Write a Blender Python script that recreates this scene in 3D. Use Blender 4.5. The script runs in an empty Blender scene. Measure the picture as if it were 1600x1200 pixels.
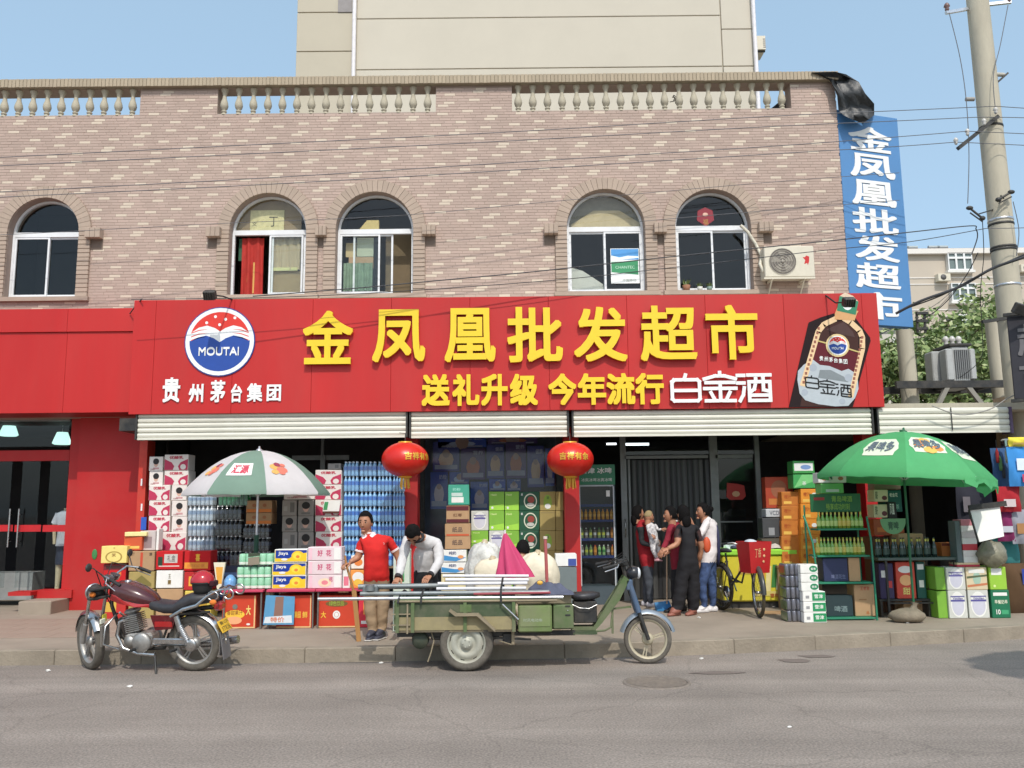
import bpy,math,random
import numpy as np
from mathutils import Vector,Matrix,noise
random.seed(7)
scene = bpy.context.scene
COL = scene.collection
R_ = math.radians
# ------------------------------------------------------------------ camera
FPX,CAMZ = 1350.0,1.70
PITCH,ROLL = R_(8.3),0.010
f_ = Vector((0,math.cos(PITCH),math.sin(PITCH)))
r0,u0 = Vector((1,0,0)),Vector((0,-math.sin(PITCH),math.cos(PITCH)))
RT = r0 * math.cos(ROLL) - u0 * math.sin(ROLL)
UP = u0 * math.cos(ROLL) + r0 * math.sin(ROLL)
CAM = Vector((0,0,CAMZ))
cd = bpy.data.cameras.new('camera')
cd.sensor_width = 36.0
cd.lens = 36.0 * FPX / 1600.0
cd.clip_start,cd.clip_end = 0.1,2000
co = bpy.data.objects.new('camera',cd)
COL.objects.link(co)
m4 = Matrix((RT,UP,-f_)).transposed().to_4x4()
m4.translation = CAM
co.matrix_world = m4
scene.camera = co
# ------------------------------------------------------------------ light
SUN_EL,SUN_AZ = R_(50),R_(10)          # azimuth measured from straight behind the camera towards the right
world = bpy.data.worlds.new('World')
scene.world = world
world.use_nodes = True
wn = world.node_tree
bg = wn.nodes['Background']
sk = wn.nodes.new('ShaderNodeTexSky')
sk.sky_type = 'NISHITA'
sk.sun_disc = False
sk.sun_elevation = SUN_EL
sk.sun_rotation = math.pi - SUN_AZ
sk.altitude = 50
sk.air_density,sk.dust_density,sk.ozone_density = 1.0,3.2,2.0
hz_ = wn.nodes.new('ShaderNodeVectorMath'); hz_.operation = 'ADD'      # even bright haze of the whole sky
hz_.inputs[1].default_value = (2.75,3.95,4.75)
wn.links.new(sk.outputs[0],hz_.inputs[0])
wn.links.new(hz_.outputs[0],bg.inputs[0])
bg.inputs[1].default_value = 0.12
sd = bpy.data.lights.new('sun','SUN')
sd.energy = 3.1
sd.angle = R_(0.6)
sd.color = (1.0,0.955,0.88)
so = bpy.data.objects.new('sun',sd)
COL.objects.link(so)
to_sun = Vector((math.sin(SUN_AZ) * math.cos(SUN_EL),-math.cos(SUN_AZ) * math.cos(SUN_EL),math.sin(SUN_EL)))
so.rotation_euler = to_sun.to_track_quat('Z','Y').to_euler()
so.location = (4,-10,20)
vs = scene.view_settings
vs.view_transform = 'Standard'
vs.look = 'None'
vs.exposure = -0.2
vs.gamma = 1.0
vs.use_curve_mapping = False
scene.cycles.max_bounces = 8
scene.cycles.transparent_max_bounces = 16
scene.cycles.use_denoising = True
# ------------------------------------------------------------------ helpers
def at(px,py,Y):
 """world point seen at photo pixel (px, py) of the 1600x1200 photograph, at distance Y"""
 d = f_ * FPX + RT * (px - 800) + UP * (600 - py)
 return CAM + d * (Y / d.y)
def ground(px,py,z=0.0):
 d = f_ * FPX + RT * (px - 800) + UP * (600 - py)
 return CAM + d * ((z - CAMZ) / d.z)
def hit(px,py,P0,n):
 d = f_ * FPX + RT * (px - 800) + UP * (600 - py)
 return CAM + d * ((P0 - CAM).dot(n) / d.dot(n))
def S(r,g,b):
 f = lambda c: (c / 255 / 12.92) if c <= 10.3 else ((c / 255 + 0.055) / 1.055) ** 2.4
 return (f(r),f(g),f(b))
_m = {}
def mat(name,col=(.5,.5,.5),rough=.6,metal=0,var=.12,scale=6,bump=0,bscale=None,spec=.5,emit=0,trans=0,
  dirt=0,streak=1.0,rnd=.0,coat=0):
 """Principled material: colour with noise grain, optional dirt, bump and per-object variation"""
 if name in _m:
  return _m[name]
 lu = .2126 * col[0] + .7152 * col[1] + .0722 * col[2]
 col = tuple(c * .965 + lu * .035 for c in col)           # slight greying puts the soft haze into every colour
 m = bpy.data.materials.new(name)
 m.use_nodes = True
 t = m.node_tree
 N,L = t.nodes,t.links
 b = N['Principled BSDF']
 b.inputs['Base Color'].default_value = (*col,1)
 b.inputs['Roughness'].default_value = rough
 b.inputs['Metallic'].default_value = metal
 b.inputs['Specular IOR Level'].default_value = spec
 b.inputs['Coat Weight'].default_value = coat
 if emit:
  b.inputs['Emission Color'].default_value = (*col,1)
  b.inputs['Emission Strength'].default_value = emit
 if trans:
  b.inputs['Transmission Weight'].default_value = trans
 tc = N.new('ShaderNodeTexCoord')
 mp = N.new('ShaderNodeMapping')
 mp.inputs['Scale'].default_value = (1,1,1 / streak)
 L.new(tc.outputs['Object'],mp.inputs[0])
 src = None
 if var or rnd:
  n = N.new('ShaderNodeTexNoise')
  n.inputs['Scale'].default_value = scale
  n.inputs['Detail'].default_value = 6
  n.inputs['Roughness'].default_value = .65
  L.new(mp.outputs[0],n.inputs[0])
  mr = N.new('ShaderNodeMapRange')
  mr.inputs[1].default_value,mr.inputs[2].default_value = .3,.7
  mr.inputs[3].default_value,mr.inputs[4].default_value = 1 - var,1 + var
  L.new(n.outputs[0],mr.inputs[0])
  val = mr.outputs[0]
  if rnd:
   oi = N.new('ShaderNodeObjectInfo')
   m2 = N.new('ShaderNodeMapRange')
   m2.inputs[3].default_value,m2.inputs[4].default_value = 1 - rnd,1 + rnd
   L.new(oi.outputs['Random'],m2.inputs[0])
   mu = N.new('ShaderNodeMath'); mu.operation = 'MULTIPLY'
   L.new(val,mu.inputs[0]); L.new(m2.outputs[0],mu.inputs[1])
   val = mu.outputs[0]
  sc = N.new('ShaderNodeVectorMath'); sc.operation = 'SCALE'
  sc.inputs[0].default_value = col
  L.new(val,sc.inputs['Scale'])
  src = sc.outputs[0]
 if dirt:
  n3 = N.new('ShaderNodeTexNoise')
  n3.inputs['Scale'].default_value = scale * .45
  n3.inputs['Detail'].default_value = 9
  n3.inputs['Roughness'].default_value = .7
  L.new(mp.outputs[0],n3.inputs[0])
  m3 = N.new('ShaderNodeMapRange')
  m3.inputs[1].default_value,m3.inputs[2].default_value = .42,.68
  m3.inputs[4].default_value = dirt
  L.new(n3.outputs[0],m3.inputs[0])
  mx = N.new('ShaderNodeMix'); mx.data_type = 'RGBA'
  mx.inputs[6].default_value = (*col,1)
  mx.inputs[7].default_value = (.22,.185,.14,1)
  if src: L.new(src,mx.inputs[6])
  L.new(m3.outputs[0],mx.inputs[0])
  src = mx.outputs[2]
  r3 = N.new('ShaderNodeMapRange')
  r3.inputs[3].default_value,r3.inputs[4].default_value = rough,min(1,rough + .4)
  L.new(m3.outputs[0],r3.inputs[0]); L.new(r3.outputs[0],b.inputs['Roughness'])
 if src:
  L.new(src,b.inputs['Base Color'])
 if bump:
  n2 = N.new('ShaderNodeTexNoise')
  n2.inputs['Scale'].default_value = bscale or scale * 4
  n2.inputs['Detail'].default_value = 5
  L.new(mp.outputs[0],n2.inputs[0])
  bp = N.new('ShaderNodeBump')
  bp.inputs['Strength'].default_value = bump
  bp.inputs['Distance'].default_value = .02
  L.new(n2.outputs[0],bp.inputs['Height'])
  L.new(bp.outputs[0],b.inputs['Normal'])
 _m[name] = m
 return m
def glass(name,tint=(.8,.85,.85),amt=.16,rough=.03):
 """thin pane: mostly see-through with a fresnel-like sheen"""
 if name in _m: return _m[name]
 m = bpy.data.materials.new(name); m.use_nodes = True
 t = m.node_tree; N,L = t.nodes,t.links
 for n in list(N): N.remove(n)
 o = N.new('ShaderNodeOutputMaterial')
 mx = N.new('ShaderNodeMixShader')
 tr = N.new('ShaderNodeBsdfTransparent'); tr.inputs[0].default_value = (*tint,1)
 gl = N.new('ShaderNodeBsdfGlossy'); gl.inputs[1].default_value = rough
 gl.inputs[0].default_value = (.9,.93,.95,1)
 fr = N.new('ShaderNodeFresnel'); fr.inputs[0].default_value = 1.5
 ad = N.new('ShaderNodeMath'); ad.operation = 'ADD'; ad.inputs[1].default_value = amt; ad.use_clamp = True
 geo = N.new('ShaderNodeNewGeometry'); iv = N.new('ShaderNodeMath'); iv.operation = 'SUBTRACT'; iv.inputs[0].default_value = 1
 L.new(geo.outputs['Backfacing'],iv.inputs[1])          # the sheen belongs to the outer face only
 mu = N.new('ShaderNodeMath'); mu.operation = 'MULTIPLY'
 L.new(fr.outputs[0],ad.inputs[0]); L.new(ad.outputs[0],mu.inputs[0]); L.new(iv.outputs[0],mu.inputs[1]); L.new(mu.outputs[0],mx.inputs[0])
 L.new(tr.outputs[0],mx.inputs[1]); L.new(gl.outputs[0],mx.inputs[2]); L.new(mx.outputs[0],o.inputs[0])
 _m[name] = m
 return m
def C(r,g,b,rough=.55,**k):
 """plain printed / painted colour from an sRGB triple"""
 return mat('paint_%d_%d_%d_%d' % (r,g,b,int(rough * 100)),S(r,g,b),rough,var=k.pop('var',.06),scale=9,**k)
def canopy_cloth(name,col,tr=.35):
 """thin parasol cloth that lets some light through"""
 m = mat(name,col,.8,var=.07,scale=3,streak=2,bump=.25,bscale=7,dirt=.07)
 N,L = m.node_tree.nodes,m.node_tree.links
 b = N['Principled BSDF']; o = [n for n in N if n.type == 'OUTPUT_MATERIAL'][0]
 tl = N.new('ShaderNodeBsdfTranslucent'); mx = N.new('ShaderNodeMixShader'); mx.inputs[0].default_value = tr
 L.new(b.inputs['Base Color'].links[0].from_socket,tl.inputs[0])
 L.new(b.outputs[0],mx.inputs[1]); L.new(tl.outputs[0],mx.inputs[2]); L.new(mx.outputs[0],o.inputs[0])
 return m
class MB:
 def __init__(s,m=None):
  s.v,s.f,s.mi,s.sm,s.mats = [],[],[],[],[]
  s.M = Matrix.Identity(4)
  s.smooth = False
  s.cur = 0
  if m: s.m(m)
 def m(s,m):
  if m not in s.mats: s.mats.append(m)
  s.cur = s.mats.index(m)
  return s
 def add(s,vs,fs,smooth=None):
  o = len(s.v); M = s.M
  for p in vs: s.v.append(tuple(M @ Vector(p)))
  sm = s.smooth if smooth is None else smooth
  for f in fs:
   s.f.append(tuple(i + o for i in f)); s.mi.append(s.cur); s.sm.append(sm)
  return s
 def box(s,x0,x1,y0,y1,z0,z1):
  return s.add([(x0,y0,z0),(x1,y0,z0),(x1,y1,z0),(x0,y1,z0),(x0,y0,z1),(x1,y0,z1),(x1,y1,z1),(x0,y1,z1)],
                     [(0,3,2,1),(4,5,6,7),(0,1,5,4),(1,2,6,5),(2,3,7,6),(3,0,4,7)],False)
 def cbox(s,c,sz,rot=None):
  k = s.M
  s.M = k @ Matrix.Translation(Vector(c)) @ (rot.to_4x4() if rot is not None else Matrix.Identity(4))
  x,y,z = sz[0] / 2,sz[1] / 2,sz[2] / 2
  s.box(-x,x,-y,y,-z,z)
  s.M = k
  return s
 def bev(s,x0,x1,y0,y1,z0,z1,b=.01):
  """box with chamfered vertical and horizontal edges"""
  vs = []; fs = []
  zs = [(z0,b),(z0 + b,0),(z1 - b,0),(z1,b)]
  for z,i in zs:
   a,c,d,e = x0 + i,x1 - i,y0 + i,y1 - i
   q = b if i == 0 else b * .6
   vs += [(a + q,d,z),(c - q,d,z),(c,d + q,z),(c,e - q,z),(c - q,e,z),(a + q,e,z),(a,e - q,z),(a,d + q,z)]
  for k in range(3):
   for j in range(8):
    fs.append((k * 8 + j,k * 8 + (j + 1) % 8,k * 8 + 8 + (j + 1) % 8,k * 8 + 8 + j))
  fs.append(tuple(range(7,-1,-1))); fs.append(tuple(range(24,32)))
  return s.add(vs,fs,False)
 def bar(s,a,b,w,h=None):
  """square bar from a to b"""
  a,b = Vector(a),Vector(b); h = h or w
  d = b - a
  q = d.to_track_quat('X','Z').to_matrix()
  return s.cbox((a + b) / 2,(d.length,w,h),q)
 def tube(s,pts,r,n=8,caps=True,closed=False,smooth=True):
  pts = [Vector(p) for p in pts]
  N = len(pts)
  rs = r if isinstance(r,(list,tuple)) else [r] * N
  vs,fs = [],[]
  prev = None
  for i,p in enumerate(pts):
   if closed: d = pts[(i + 1) % N] - pts[i - 1]
   else: d = pts[min(i + 1,N - 1)] - pts[max(i - 1,0)]
   if d.length < 1e-9: d = Vector((0,0,1))
   d.normalize()
   if prev is None:
    up = Vector((0,0,1)) if abs(d.z) < .9 else Vector((1,0,0))
    a = d.cross(up).normalized()
   else:
    a = (prev - d * prev.dot(d)).normalized()
   prev = a
   c = d.cross(a)
   for k in range(n):
    t = 2 * math.pi * k / n
    vs.append(p + (a * math.cos(t) + c * math.sin(t)) * rs[i])
  M_ = N if closed else N - 1
  for i in range(M_):
   j = (i + 1) % N
   for k in range(n):
    fs.append((i * n + k,i * n + (k + 1) % n,j * n + (k + 1) % n,j * n + k))
  s.add(vs,fs,smooth)
  if caps and not closed:
   s.add(vs[:n],[tuple(range(n - 1,-1,-1))],False)
   s.add(vs[-n:],[tuple(range(n))],False)
  return s
 def lathe(s,prof,n=16,M=None,smooth=True,a0=0,a1=2 * math.pi):
  """profile [(r, z)] turned about z"""
  k = s.M
  if M is not None: s.M = k @ M
  full = abs(a1 - a0 - 2 * math.pi) < 1e-6
  nn = n if full else n + 1
  vs,fs = [],[]
  for r,z in prof:
   for i in range(nn):
    t = a0 + (a1 - a0) * i / n
    vs.append((r * math.cos(t),r * math.sin(t),z))
  for j in range(len(prof) - 1):
   for i in range(n):
    i2 = (i + 1) % nn
    fs.append((j * nn + i,j * nn + i2,(j + 1) * nn + i2,(j + 1) * nn + i))
  s.add(vs,fs,smooth)
  s.M = k
  return s
 def ell(s,c,r,nu=14,nv=9,rot=None,fn=None):
  vs,fs = [],[]
  for j in range(nv + 1):
   ph = math.pi * j / nv
   for i in range(nu):
    t = 2 * math.pi * i / nu
    p = Vector((math.sin(ph) * math.cos(t),math.sin(ph) * math.sin(t),-math.cos(ph)))
    if fn: p = Vector(fn(p))
    p = Vector((p.x * r[0],p.y * r[1],p.z * r[2]))
    if rot is not None: p = rot @ p
    vs.append(p + Vector(c))
  for j in range(nv):
   for i in range(nu):
    fs.append((j * nu + i,j * nu + (i + 1) % nu,(j + 1) * nu + (i + 1) % nu,(j + 1) * nu + i))
  return s.add(vs,fs,True)
 def prism(s,poly,y0,y1):
  """polygon [(x, z)] (counter-clockwise seen from -y) pushed from y0 to y1"""
  n = len(poly)
  vs = [(x,y0,z) for x,z in poly] + [(x,y1,z) for x,z in poly]
  fs = [tuple(range(n)),tuple(range(2 * n - 1,n - 1,-1))]
  for i in range(n):
   j = (i + 1) % n
   fs.append((j,i,n + i,n + j))
  return s.add(vs,fs,False)
 def flat(s,poly,y):
  return s.add([(x,y,z) for x,z in poly],[tuple(range(len(poly)))],False)
 def text(s,ch,x0,x1,z0,z1,y,depth=0.0,bold=0.0,shear=0):
  """one line of lettering filling the box; the front face is at y, it is depth thick (0 = flat print)"""
  V,F,w,h = glyph(ch,depth > 0)
  sh = [(0,0)]
  if bold:
   sh = [(a * bold,b * bold) for a in (-1,0,1) for b in (-1,0,1)]
  sx,sz = (x1 - x0) / (w + 2 * bold),(z1 - z0) / (h + 2 * bold)
  for k,(a,b) in enumerate(sh):
   e = k * 0.0004
   vs = [((x0 + (p[0] + bold + a + shear * p[1]) * sx),y + e + (0.5 - p[2]) * depth,z0 + (p[1] + bold + b) * sz) for p in V]
   s.add(vs,F,False)
  return s
 def mesh(s,name):
  me = bpy.data.meshes.new(name)
  me.from_pydata(s.v,[],s.f)
  for m in s.mats: me.materials.append(m)
  me.polygons.foreach_set('material_index',s.mi)
  me.polygons.foreach_set('use_smooth',s.sm)
  me.update()
  return me
_g = {}
def glyph(ch,solid):
 k = (ch,solid)
 if k not in _g:
  c = bpy.data.curves.new('lettering','FONT')
  c.body = ch; c.size = 1; c.extrude = .5 if solid else 0; c.resolution_u = 4
  o = bpy.data.objects.new('lettering',c); COL.objects.link(o)
  dg = bpy.context.evaluated_depsgraph_get()
  me = bpy.data.meshes.new_from_object(o.evaluated_get(dg))
  V = np.array([v.co[:] for v in me.vertices])
  if len(V) == 0: V = np.array([[0,0,0],[1,0,0],[0,1,0]])
  mn,mx = V.min(0),V.max(0)
  V[:,0] -= mn[0]; V[:,1] -= mn[1]
  _g[k] = ([tuple(v) for v in V],[tuple(p.vertices) for p in me.polygons],mx[0] - mn[0],mx[1] - mn[1])
  bpy.data.objects.remove(o); bpy.data.curves.remove(c); bpy.data.meshes.remove(me)
 return _g[k]
def plate(mb,outer,holes,y0,y1):
 """flat plate in xz with holes, from y0 (front) to y1, through a filled 2D curve"""
 c = bpy.data.curves.new('plate','CURVE'); c.dimensions = '2D'; c.fill_mode = 'BOTH'; c.extrude = (y1 - y0) / 2
 for pl in [outer] + holes:
  sp = c.splines.new('POLY'); sp.points.add(len(pl) - 1)
  for i,(x,z) in enumerate(pl): sp.points[i].co = (x,z,0,1)
  sp.use_cyclic_u = True
 o = bpy.data.objects.new('plate',c); COL.objects.link(o)
 me = bpy.data.meshes.new_from_object(o.evaluated_get(bpy.context.evaluated_depsgraph_get()))
 ym = (y0 + y1) / 2
 mb.add([(v.co.x,ym - v.co.z,v.co.y) for v in me.vertices],[tuple(p.vertices) for p in me.polygons],False)
 bpy.data.objects.remove(o); bpy.data.curves.remove(c); bpy.data.meshes.remove(me)
def thing(name,label,cat,loc=(0,0,0),rz=0,group=None,kind=None):
 o = bpy.data.objects.new(name,None); COL.objects.link(o)
 o.empty_display_size = .1
 o.location = loc; o.rotation_euler = (0,0,rz)
 o['label'] = label; o['category'] = cat
 if group: o['group'] = group
 if kind: o['kind'] = kind
 return o
def part(mb,name,parent,world=True,kind=None,label=None,me=None,loc=None):
 """one mesh object under parent; world=True: vertices were given in world coordinates"""
 if me is None: me = mb.mesh(name)
 o = bpy.data.objects.new(name,me); COL.objects.link(o)
 o.parent = parent
 if world:
  off = Vector((0,0,0)); p = parent
  while p: off += p.location; p = p.parent
  me.transform(Matrix.Translation(-off))
 if loc is not None: o.location = loc
 if kind: o['kind'] = kind
 if label: o['label'] = label
 return o
def solo(mb,name,label,cat,group=None,kind=None,loc=None,rz=0):
 """a thing that is one mesh; if loc is None its vertices are world coordinates and its origin is put at its base"""
 me = mb if isinstance(mb,bpy.types.Mesh) else mb.mesh(name)
 o = bpy.data.objects.new(name,me); COL.objects.link(o)
 if loc is None:
  V = np.array([v.co[:] for v in me.vertices])
  mn,mx = V.min(0),V.max(0)
  loc = Vector(((mn[0] + mx[0]) / 2,(mn[1] + mx[1]) / 2,mn[2]))
  me.transform(Matrix.Translation(-loc))
 o.location = loc; o.rotation_euler = (0,0,rz)
 if label: o['label'] = label
 if cat: o['category'] = cat
 if group: o['group'] = group
 if kind: o['kind'] = kind
 return o
def dup(root,loc,rz=None,label=None,group=None,scale=None):
 def cp(o,par):
  c = o.copy(); COL.objects.link(c)
  c.parent = par
  for ch in list(o.children): cp(ch,c)
  return c
 r = cp(root,None)
 r.location = loc
 if rz is not None: r.rotation_euler = (0,0,rz)
 if scale: r.scale = scale
 if label: r['label'] = label
 if group: r['group'] = group
 return r
ORD = ['first','second','third','fourth','fifth','sixth','seventh','eighth','ninth','tenth','eleventh','twelfth',
       'thirteenth','fourteenth','fifteenth','sixteenth','seventeenth','eighteenth','nineteenth','twentieth']
def nth(i,n,lo='lowest',hi='topmost'):
 return lo if i == 0 else hi if i == n - 1 else ORD[i] + ' from bottom'
def wire(pts,r,mb,n=5):
 mb.tube(pts,r,n)
def sag(a,b,s,n=14):
 a,b = Vector(a),Vector(b)
 return [a.lerp(b,t / n) - Vector((0,0,s * 4 * (t / n) * (1 - t / n))) for t in range(n + 1)]
def frame_m(P,x,y,z):
 M = Matrix((Vector(x),Vector(y),Vector(z))).transposed().to_4x4(); M.translation = Vector(P)
 return M
# ------------------------------------------------------------------ common materials
RED = mat('red_panel',S(190,17,14),.5,var=.09,scale=.8,dirt=.10,streak=5,rnd=.03)
REDW = mat('red_wall_paint',S(182,12,14),.55,var=.06,scale=1.5,dirt=.12)
YEL = mat('yellow_letter',S(242,202,0),.4,var=.03)
WHT = mat('white_letter',(.86,.86,.84),.45,var=.03)
WFR = mat('white_window_frame',(.78,.79,.8),.4,var=.05,dirt=.15)
BLK = mat('black_rubber',(.02,.02,.02),.7,var=.2)
TYRE = mat('dusty_tyre',(.12,.105,.085),.9,var=.3,scale=12,bump=.3)
CHR = mat('chrome',(.6,.6,.6),.22,1,var=.15,scale=20,dirt=.55)
STEEL = mat('galvanised_steel',(.62,.63,.65),.32,.85,var=.15,scale=14)
ALU = mat('cast_aluminium',(.42,.41,.39),.45,.7,var=.25,scale=10,dirt=.4)
DKM = mat('dark_metal',(.035,.035,.035),.5,.3,var=.3,scale=12,dirt=.25)
GRYM = mat('grey_aluminium_frame',(.24,.25,.25),.45,.3,var=.15,dirt=.2)
GLS = glass('window_glass',(.95,.97,.96),0.0)
GLD = glass('shop_glass',(.88,.91,.91),.0)
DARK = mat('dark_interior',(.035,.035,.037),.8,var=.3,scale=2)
CONC = mat('pole_concrete',S(186,178,158),.85,var=.12,scale=3,bump=.15,bscale=40,dirt=.25,streak=4)
# ================================================================== THE SETTING
PAVZ = 0.16
def road_mat():
 m = mat('worn_asphalt',S(146,135,125),.93,var=.12,scale=.9,bump=.6,bscale=120,dirt=.0)
 t = m.node_tree; N,L = t.nodes,t.links
 b = N['Principled BSDF']
 src = b.inputs['Base Color'].links[0].from_socket
 tc = N.new('ShaderNodeTexCoord')
 n = N.new('ShaderNodeTexNoise'); n.inputs['Scale'].default_value = 55; n.inputs['Detail'].default_value = 3
 L.new(tc.outputs['Object'],n.inputs[0])
 mr = N.new('ShaderNodeMapRange'); mr.inputs[1].default_value,mr.inputs[2].default_value = .35,.72
 mr.inputs[3].default_value,mr.inputs[4].default_value = .74,1.38
 L.new(n.outputs[0],mr.inputs[0])
 s1 = N.new('ShaderNodeVectorMath'); s1.operation = 'SCALE'
 L.new(src,s1.inputs[0]); L.new(mr.outputs[0],s1.inputs['Scale'])
 mp = N.new('ShaderNodeMapping'); mp.inputs['Scale'].default_value = (.06,1.1,1)
 L.new(tc.outputs['Object'],mp.inputs[0])
 n2 = N.new('ShaderNodeTexNoise'); n2.inputs['Scale'].default_value = 1.6; n2.inputs['Detail'].default_value = 5
 L.new(mp.outputs[0],n2.inputs[0])
 m2 = N.new('ShaderNodeMapRange'); m2.inputs[1].default_value,m2.inputs[2].default_value = .3,.7
 m2.inputs[3].default_value,m2.inputs[4].default_value = .8,1.14
 L.new(n2.outputs[0],m2.inputs[0])
 s2 = N.new('ShaderNodeVectorMath'); s2.operation = 'SCALE'
 L.new(s1.outputs[0],s2.inputs[0]); L.new(m2.outputs[0],s2.inputs['Scale'])
 vo = N.new('ShaderNodeTexVoronoi'); vo.feature = 'DISTANCE_TO_EDGE'; vo.inputs['Scale'].default_value = .55
 n4 = N.new('ShaderNodeTexNoise'); n4.inputs['Scale'].default_value = 3; n4.inputs['Detail'].default_value = 6
 L.new(tc.outputs['Object'],n4.inputs[0])
 ad = N.new('ShaderNodeMix'); ad.data_type = 'RGBA'; ad.inputs[0].default_value = .22
 L.new(tc.outputs['Object'],ad.inputs[6]); L.new(n4.outputs['Color'],ad.inputs[7])
 L.new(ad.outputs[2],vo.inputs[0])
 m5 = N.new('ShaderNodeMapRange'); m5.inputs[1].default_value,m5.inputs[2].default_value = .0,.008
 m5.inputs[3].default_value,m5.inputs[4].default_value = .84,1
 L.new(vo.outputs['Distance'],m5.inputs[0])
 s3 = N.new('ShaderNodeVectorMath'); s3.operation = 'SCALE'
 L.new(s2.outputs[0],s3.inputs[0]); L.new(m5.outputs[0],s3.inputs['Scale'])
 L.new(s3.outputs[0],b.inputs['Base Color'])
 return m
def grid_sheet(xs,ys,z,m,jitter=0):
 mb = MB(m)
 vs = [(x,y,z + (random.uniform(-jitter,jitter) if jitter else 0)) for y in ys for x in xs]
 n = len(xs)
 mb.add(vs,[(j * n + i,j * n + i + 1,(j + 1) * n + i + 1,(j + 1) * n + i) for j in range(len(ys) - 1) for i in range(n - 1)],False)
 return mb
EARTH = mat('far_ground',S(140,132,118),.95,var=.2,scale=.3)
solo(grid_sheet([-900,-60,60,900],[-600,-20,40,1400],-.03,EARTH),'ground',None,None,kind='structure')
solo(grid_sheet([-60,60],[-20,20],0,road_mat()),'road',None,None,kind='structure',loc=(0,0,0))
CURB = [(-60,ground(0,1040).y)] + [(ground(a,b).x,ground(a,b).y) for a,b in ((0,1040),(360,1037),(550,1035),(700,1032),(880,1029),(1055,1025),(1180,1020),(1300,1014),(1430,1008),(1560,1001),(1700,990))]
CURB += [(CURB[-1][0] + 6,CURB[-1][1] + 3),(CURB[-1][0] + 50,CURB[-1][1] + 26)]
def curb_y(x):
 for (a,b),(c,d) in zip(CURB,CURB[1:]):
  if a <= x <= c: return b + (d - b) * (x - a) / (c - a)
PAVE = mat('pavement_concrete',S(154,140,124),.9,var=.14,scale=1.1,bump=.25,bscale=60,dirt=.35)
PAVR = mat('pavement_reddish',S(156,134,118),.9,var=.12,scale=1.4,bump=.25,bscale=60,dirt=.3)
mb = MB(PAVE)
top = [(x,y + .13,PAVZ) for x,y in CURB] + [(x,32 if x < 40 else y + .14,PAVZ) for x,y in CURB]
n = len(CURB)
mb.add(top,[(i,i + 1,n + i + 1,n + i) for i in range(n - 1)],False)
solo(mb,'pavement',None,None,kind='structure',loc=(0,0,0))
t = thing('paved_band',None,None,(-7,12,PAVZ),kind='structure')
del t['label']; del t['category']
slab = MB(PAVR); slab.bev(-.245,.245,-.245,.245,0,.006,.003); slab_me = slab.mesh('paving_slab')
cnt = 0
for j in range(4):
 for i in range(15):
  x = -11.2 + i * .5 + (.25 if j % 2 else 0)
  part(None,'paving_slab',t,me=slab_me,world=False,loc=(x + 7,11.5 + j * .5 - 12,0.0))
KERB = mat('kerb_stone',S(150,138,121),.9,var=.2,scale=2.5,bump=.4,bscale=30,dirt=.5,rnd=.08)
t = thing('kerb',None,None,(0,9.8,0),kind='structure'); del t['label']; del t['category']
x = -11.0
while x < 9.5:
 ln = random.uniform(.92,1.06)
 a,b = Vector((x,curb_y(x),0)),Vector((x + ln,curb_y(x + ln),0))
 d = (b - a).normalized(); nrm = Vector((-d.y,d.x,0))
 mb = MB(KERB); mb.M = frame_m(a + Vector((0,0,random.uniform(-.004,.003))),d,nrm,(0,0,1))
 mb.bev(.002,(b - a).length - .002,random.uniform(-.004,.004),.15,-.1,PAVZ + .004,.008)
 part(mb,'kerb_stone',t)
 x += ln
c = ground(1026,1067,0)
mb = MB(mat('manhole_iron',S(130,119,109),.8,.1,var=.25,scale=20,dirt=.4))
mb.lathe([(0,.007),(.30,.007),(.30,.012),(.33,.012),(.335,0.0)],28)
for k in range(-5,6):
 w = math.sqrt(max(0,.29 ** 2 - (k * .052) ** 2))
 mb.box(-w,w,k * .052 - .012,k * .052 + .012,.006,.0125)
solo(mb,'manhole_cover','round ribbed iron manhole cover set in the road in front of the tricycle','manhole cover',loc=(c.x,c.y,.0))
TAR = mat('tar_patch',S(118,106,98),.9,var=.15,scale=8)
for px,py,w,h in ((1243,1033,.17,.05),(1275,1026,.2,.035),(1120,1052,.3,.03)):
 c = ground(px,py); mb = MB(TAR)
 pl = [(c.x + w * math.cos(a) * random.uniform(.7,1.2),c.y + h * 3 * math.sin(a) * random.uniform(.7,1.2)) for a in [k * .524 for k in range(12)]]
 mb.add([(p[0],p[1],.005) for p in pl],[tuple(range(12))],False)
 solo(mb,'road_stain',None,None,kind='structure')
LITT = C(225,222,215)
def scrap(c,s,label,m=LITT):
 mb = MB(m)
 mb.ell((c.x,c.y,c.z + s * .35),(s,s * .7,s * .4),7,5,fn=lambda p: p * random.uniform(.6,1.2))
 for i in range(len(mb.sm)): mb.sm[i] = False
 solo(mb,'litter',label,'litter')
for px,py,z,s,lb in ((571,1032,0,.035,'crumpled white scrap on the road left of the tricycle wheel, nearest the kerb'),
                         (596,1037,0,.028,'small white scrap on the road beside the other one, nearer the tricycle wheel'),
                         (75,1049,0,.03,'flat pale scrap on the road at the far left before the motorcycle'),
                         (203,1074,0,.03,'pale scrap on the road in front of the motorcycle'),
                         (1092,966,PAVZ,.03,'white scrap on the pavement by the white shoes'),
                         (1418,974,PAVZ,.025,'tiny white scrap on the pavement near the sandbag'),
                         (1552,960,PAVZ,.035,'white scrap at the foot of the milk boxes far right'),
                         (1096,1030,0,.025,'grey scrap on the road beside the tricycle front wheel'),
                         (1234,1137,0,.02,'tiny white speck of litter lying in the middle of the road')):
 scrap(ground(px,py,z),s,lb)
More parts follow.
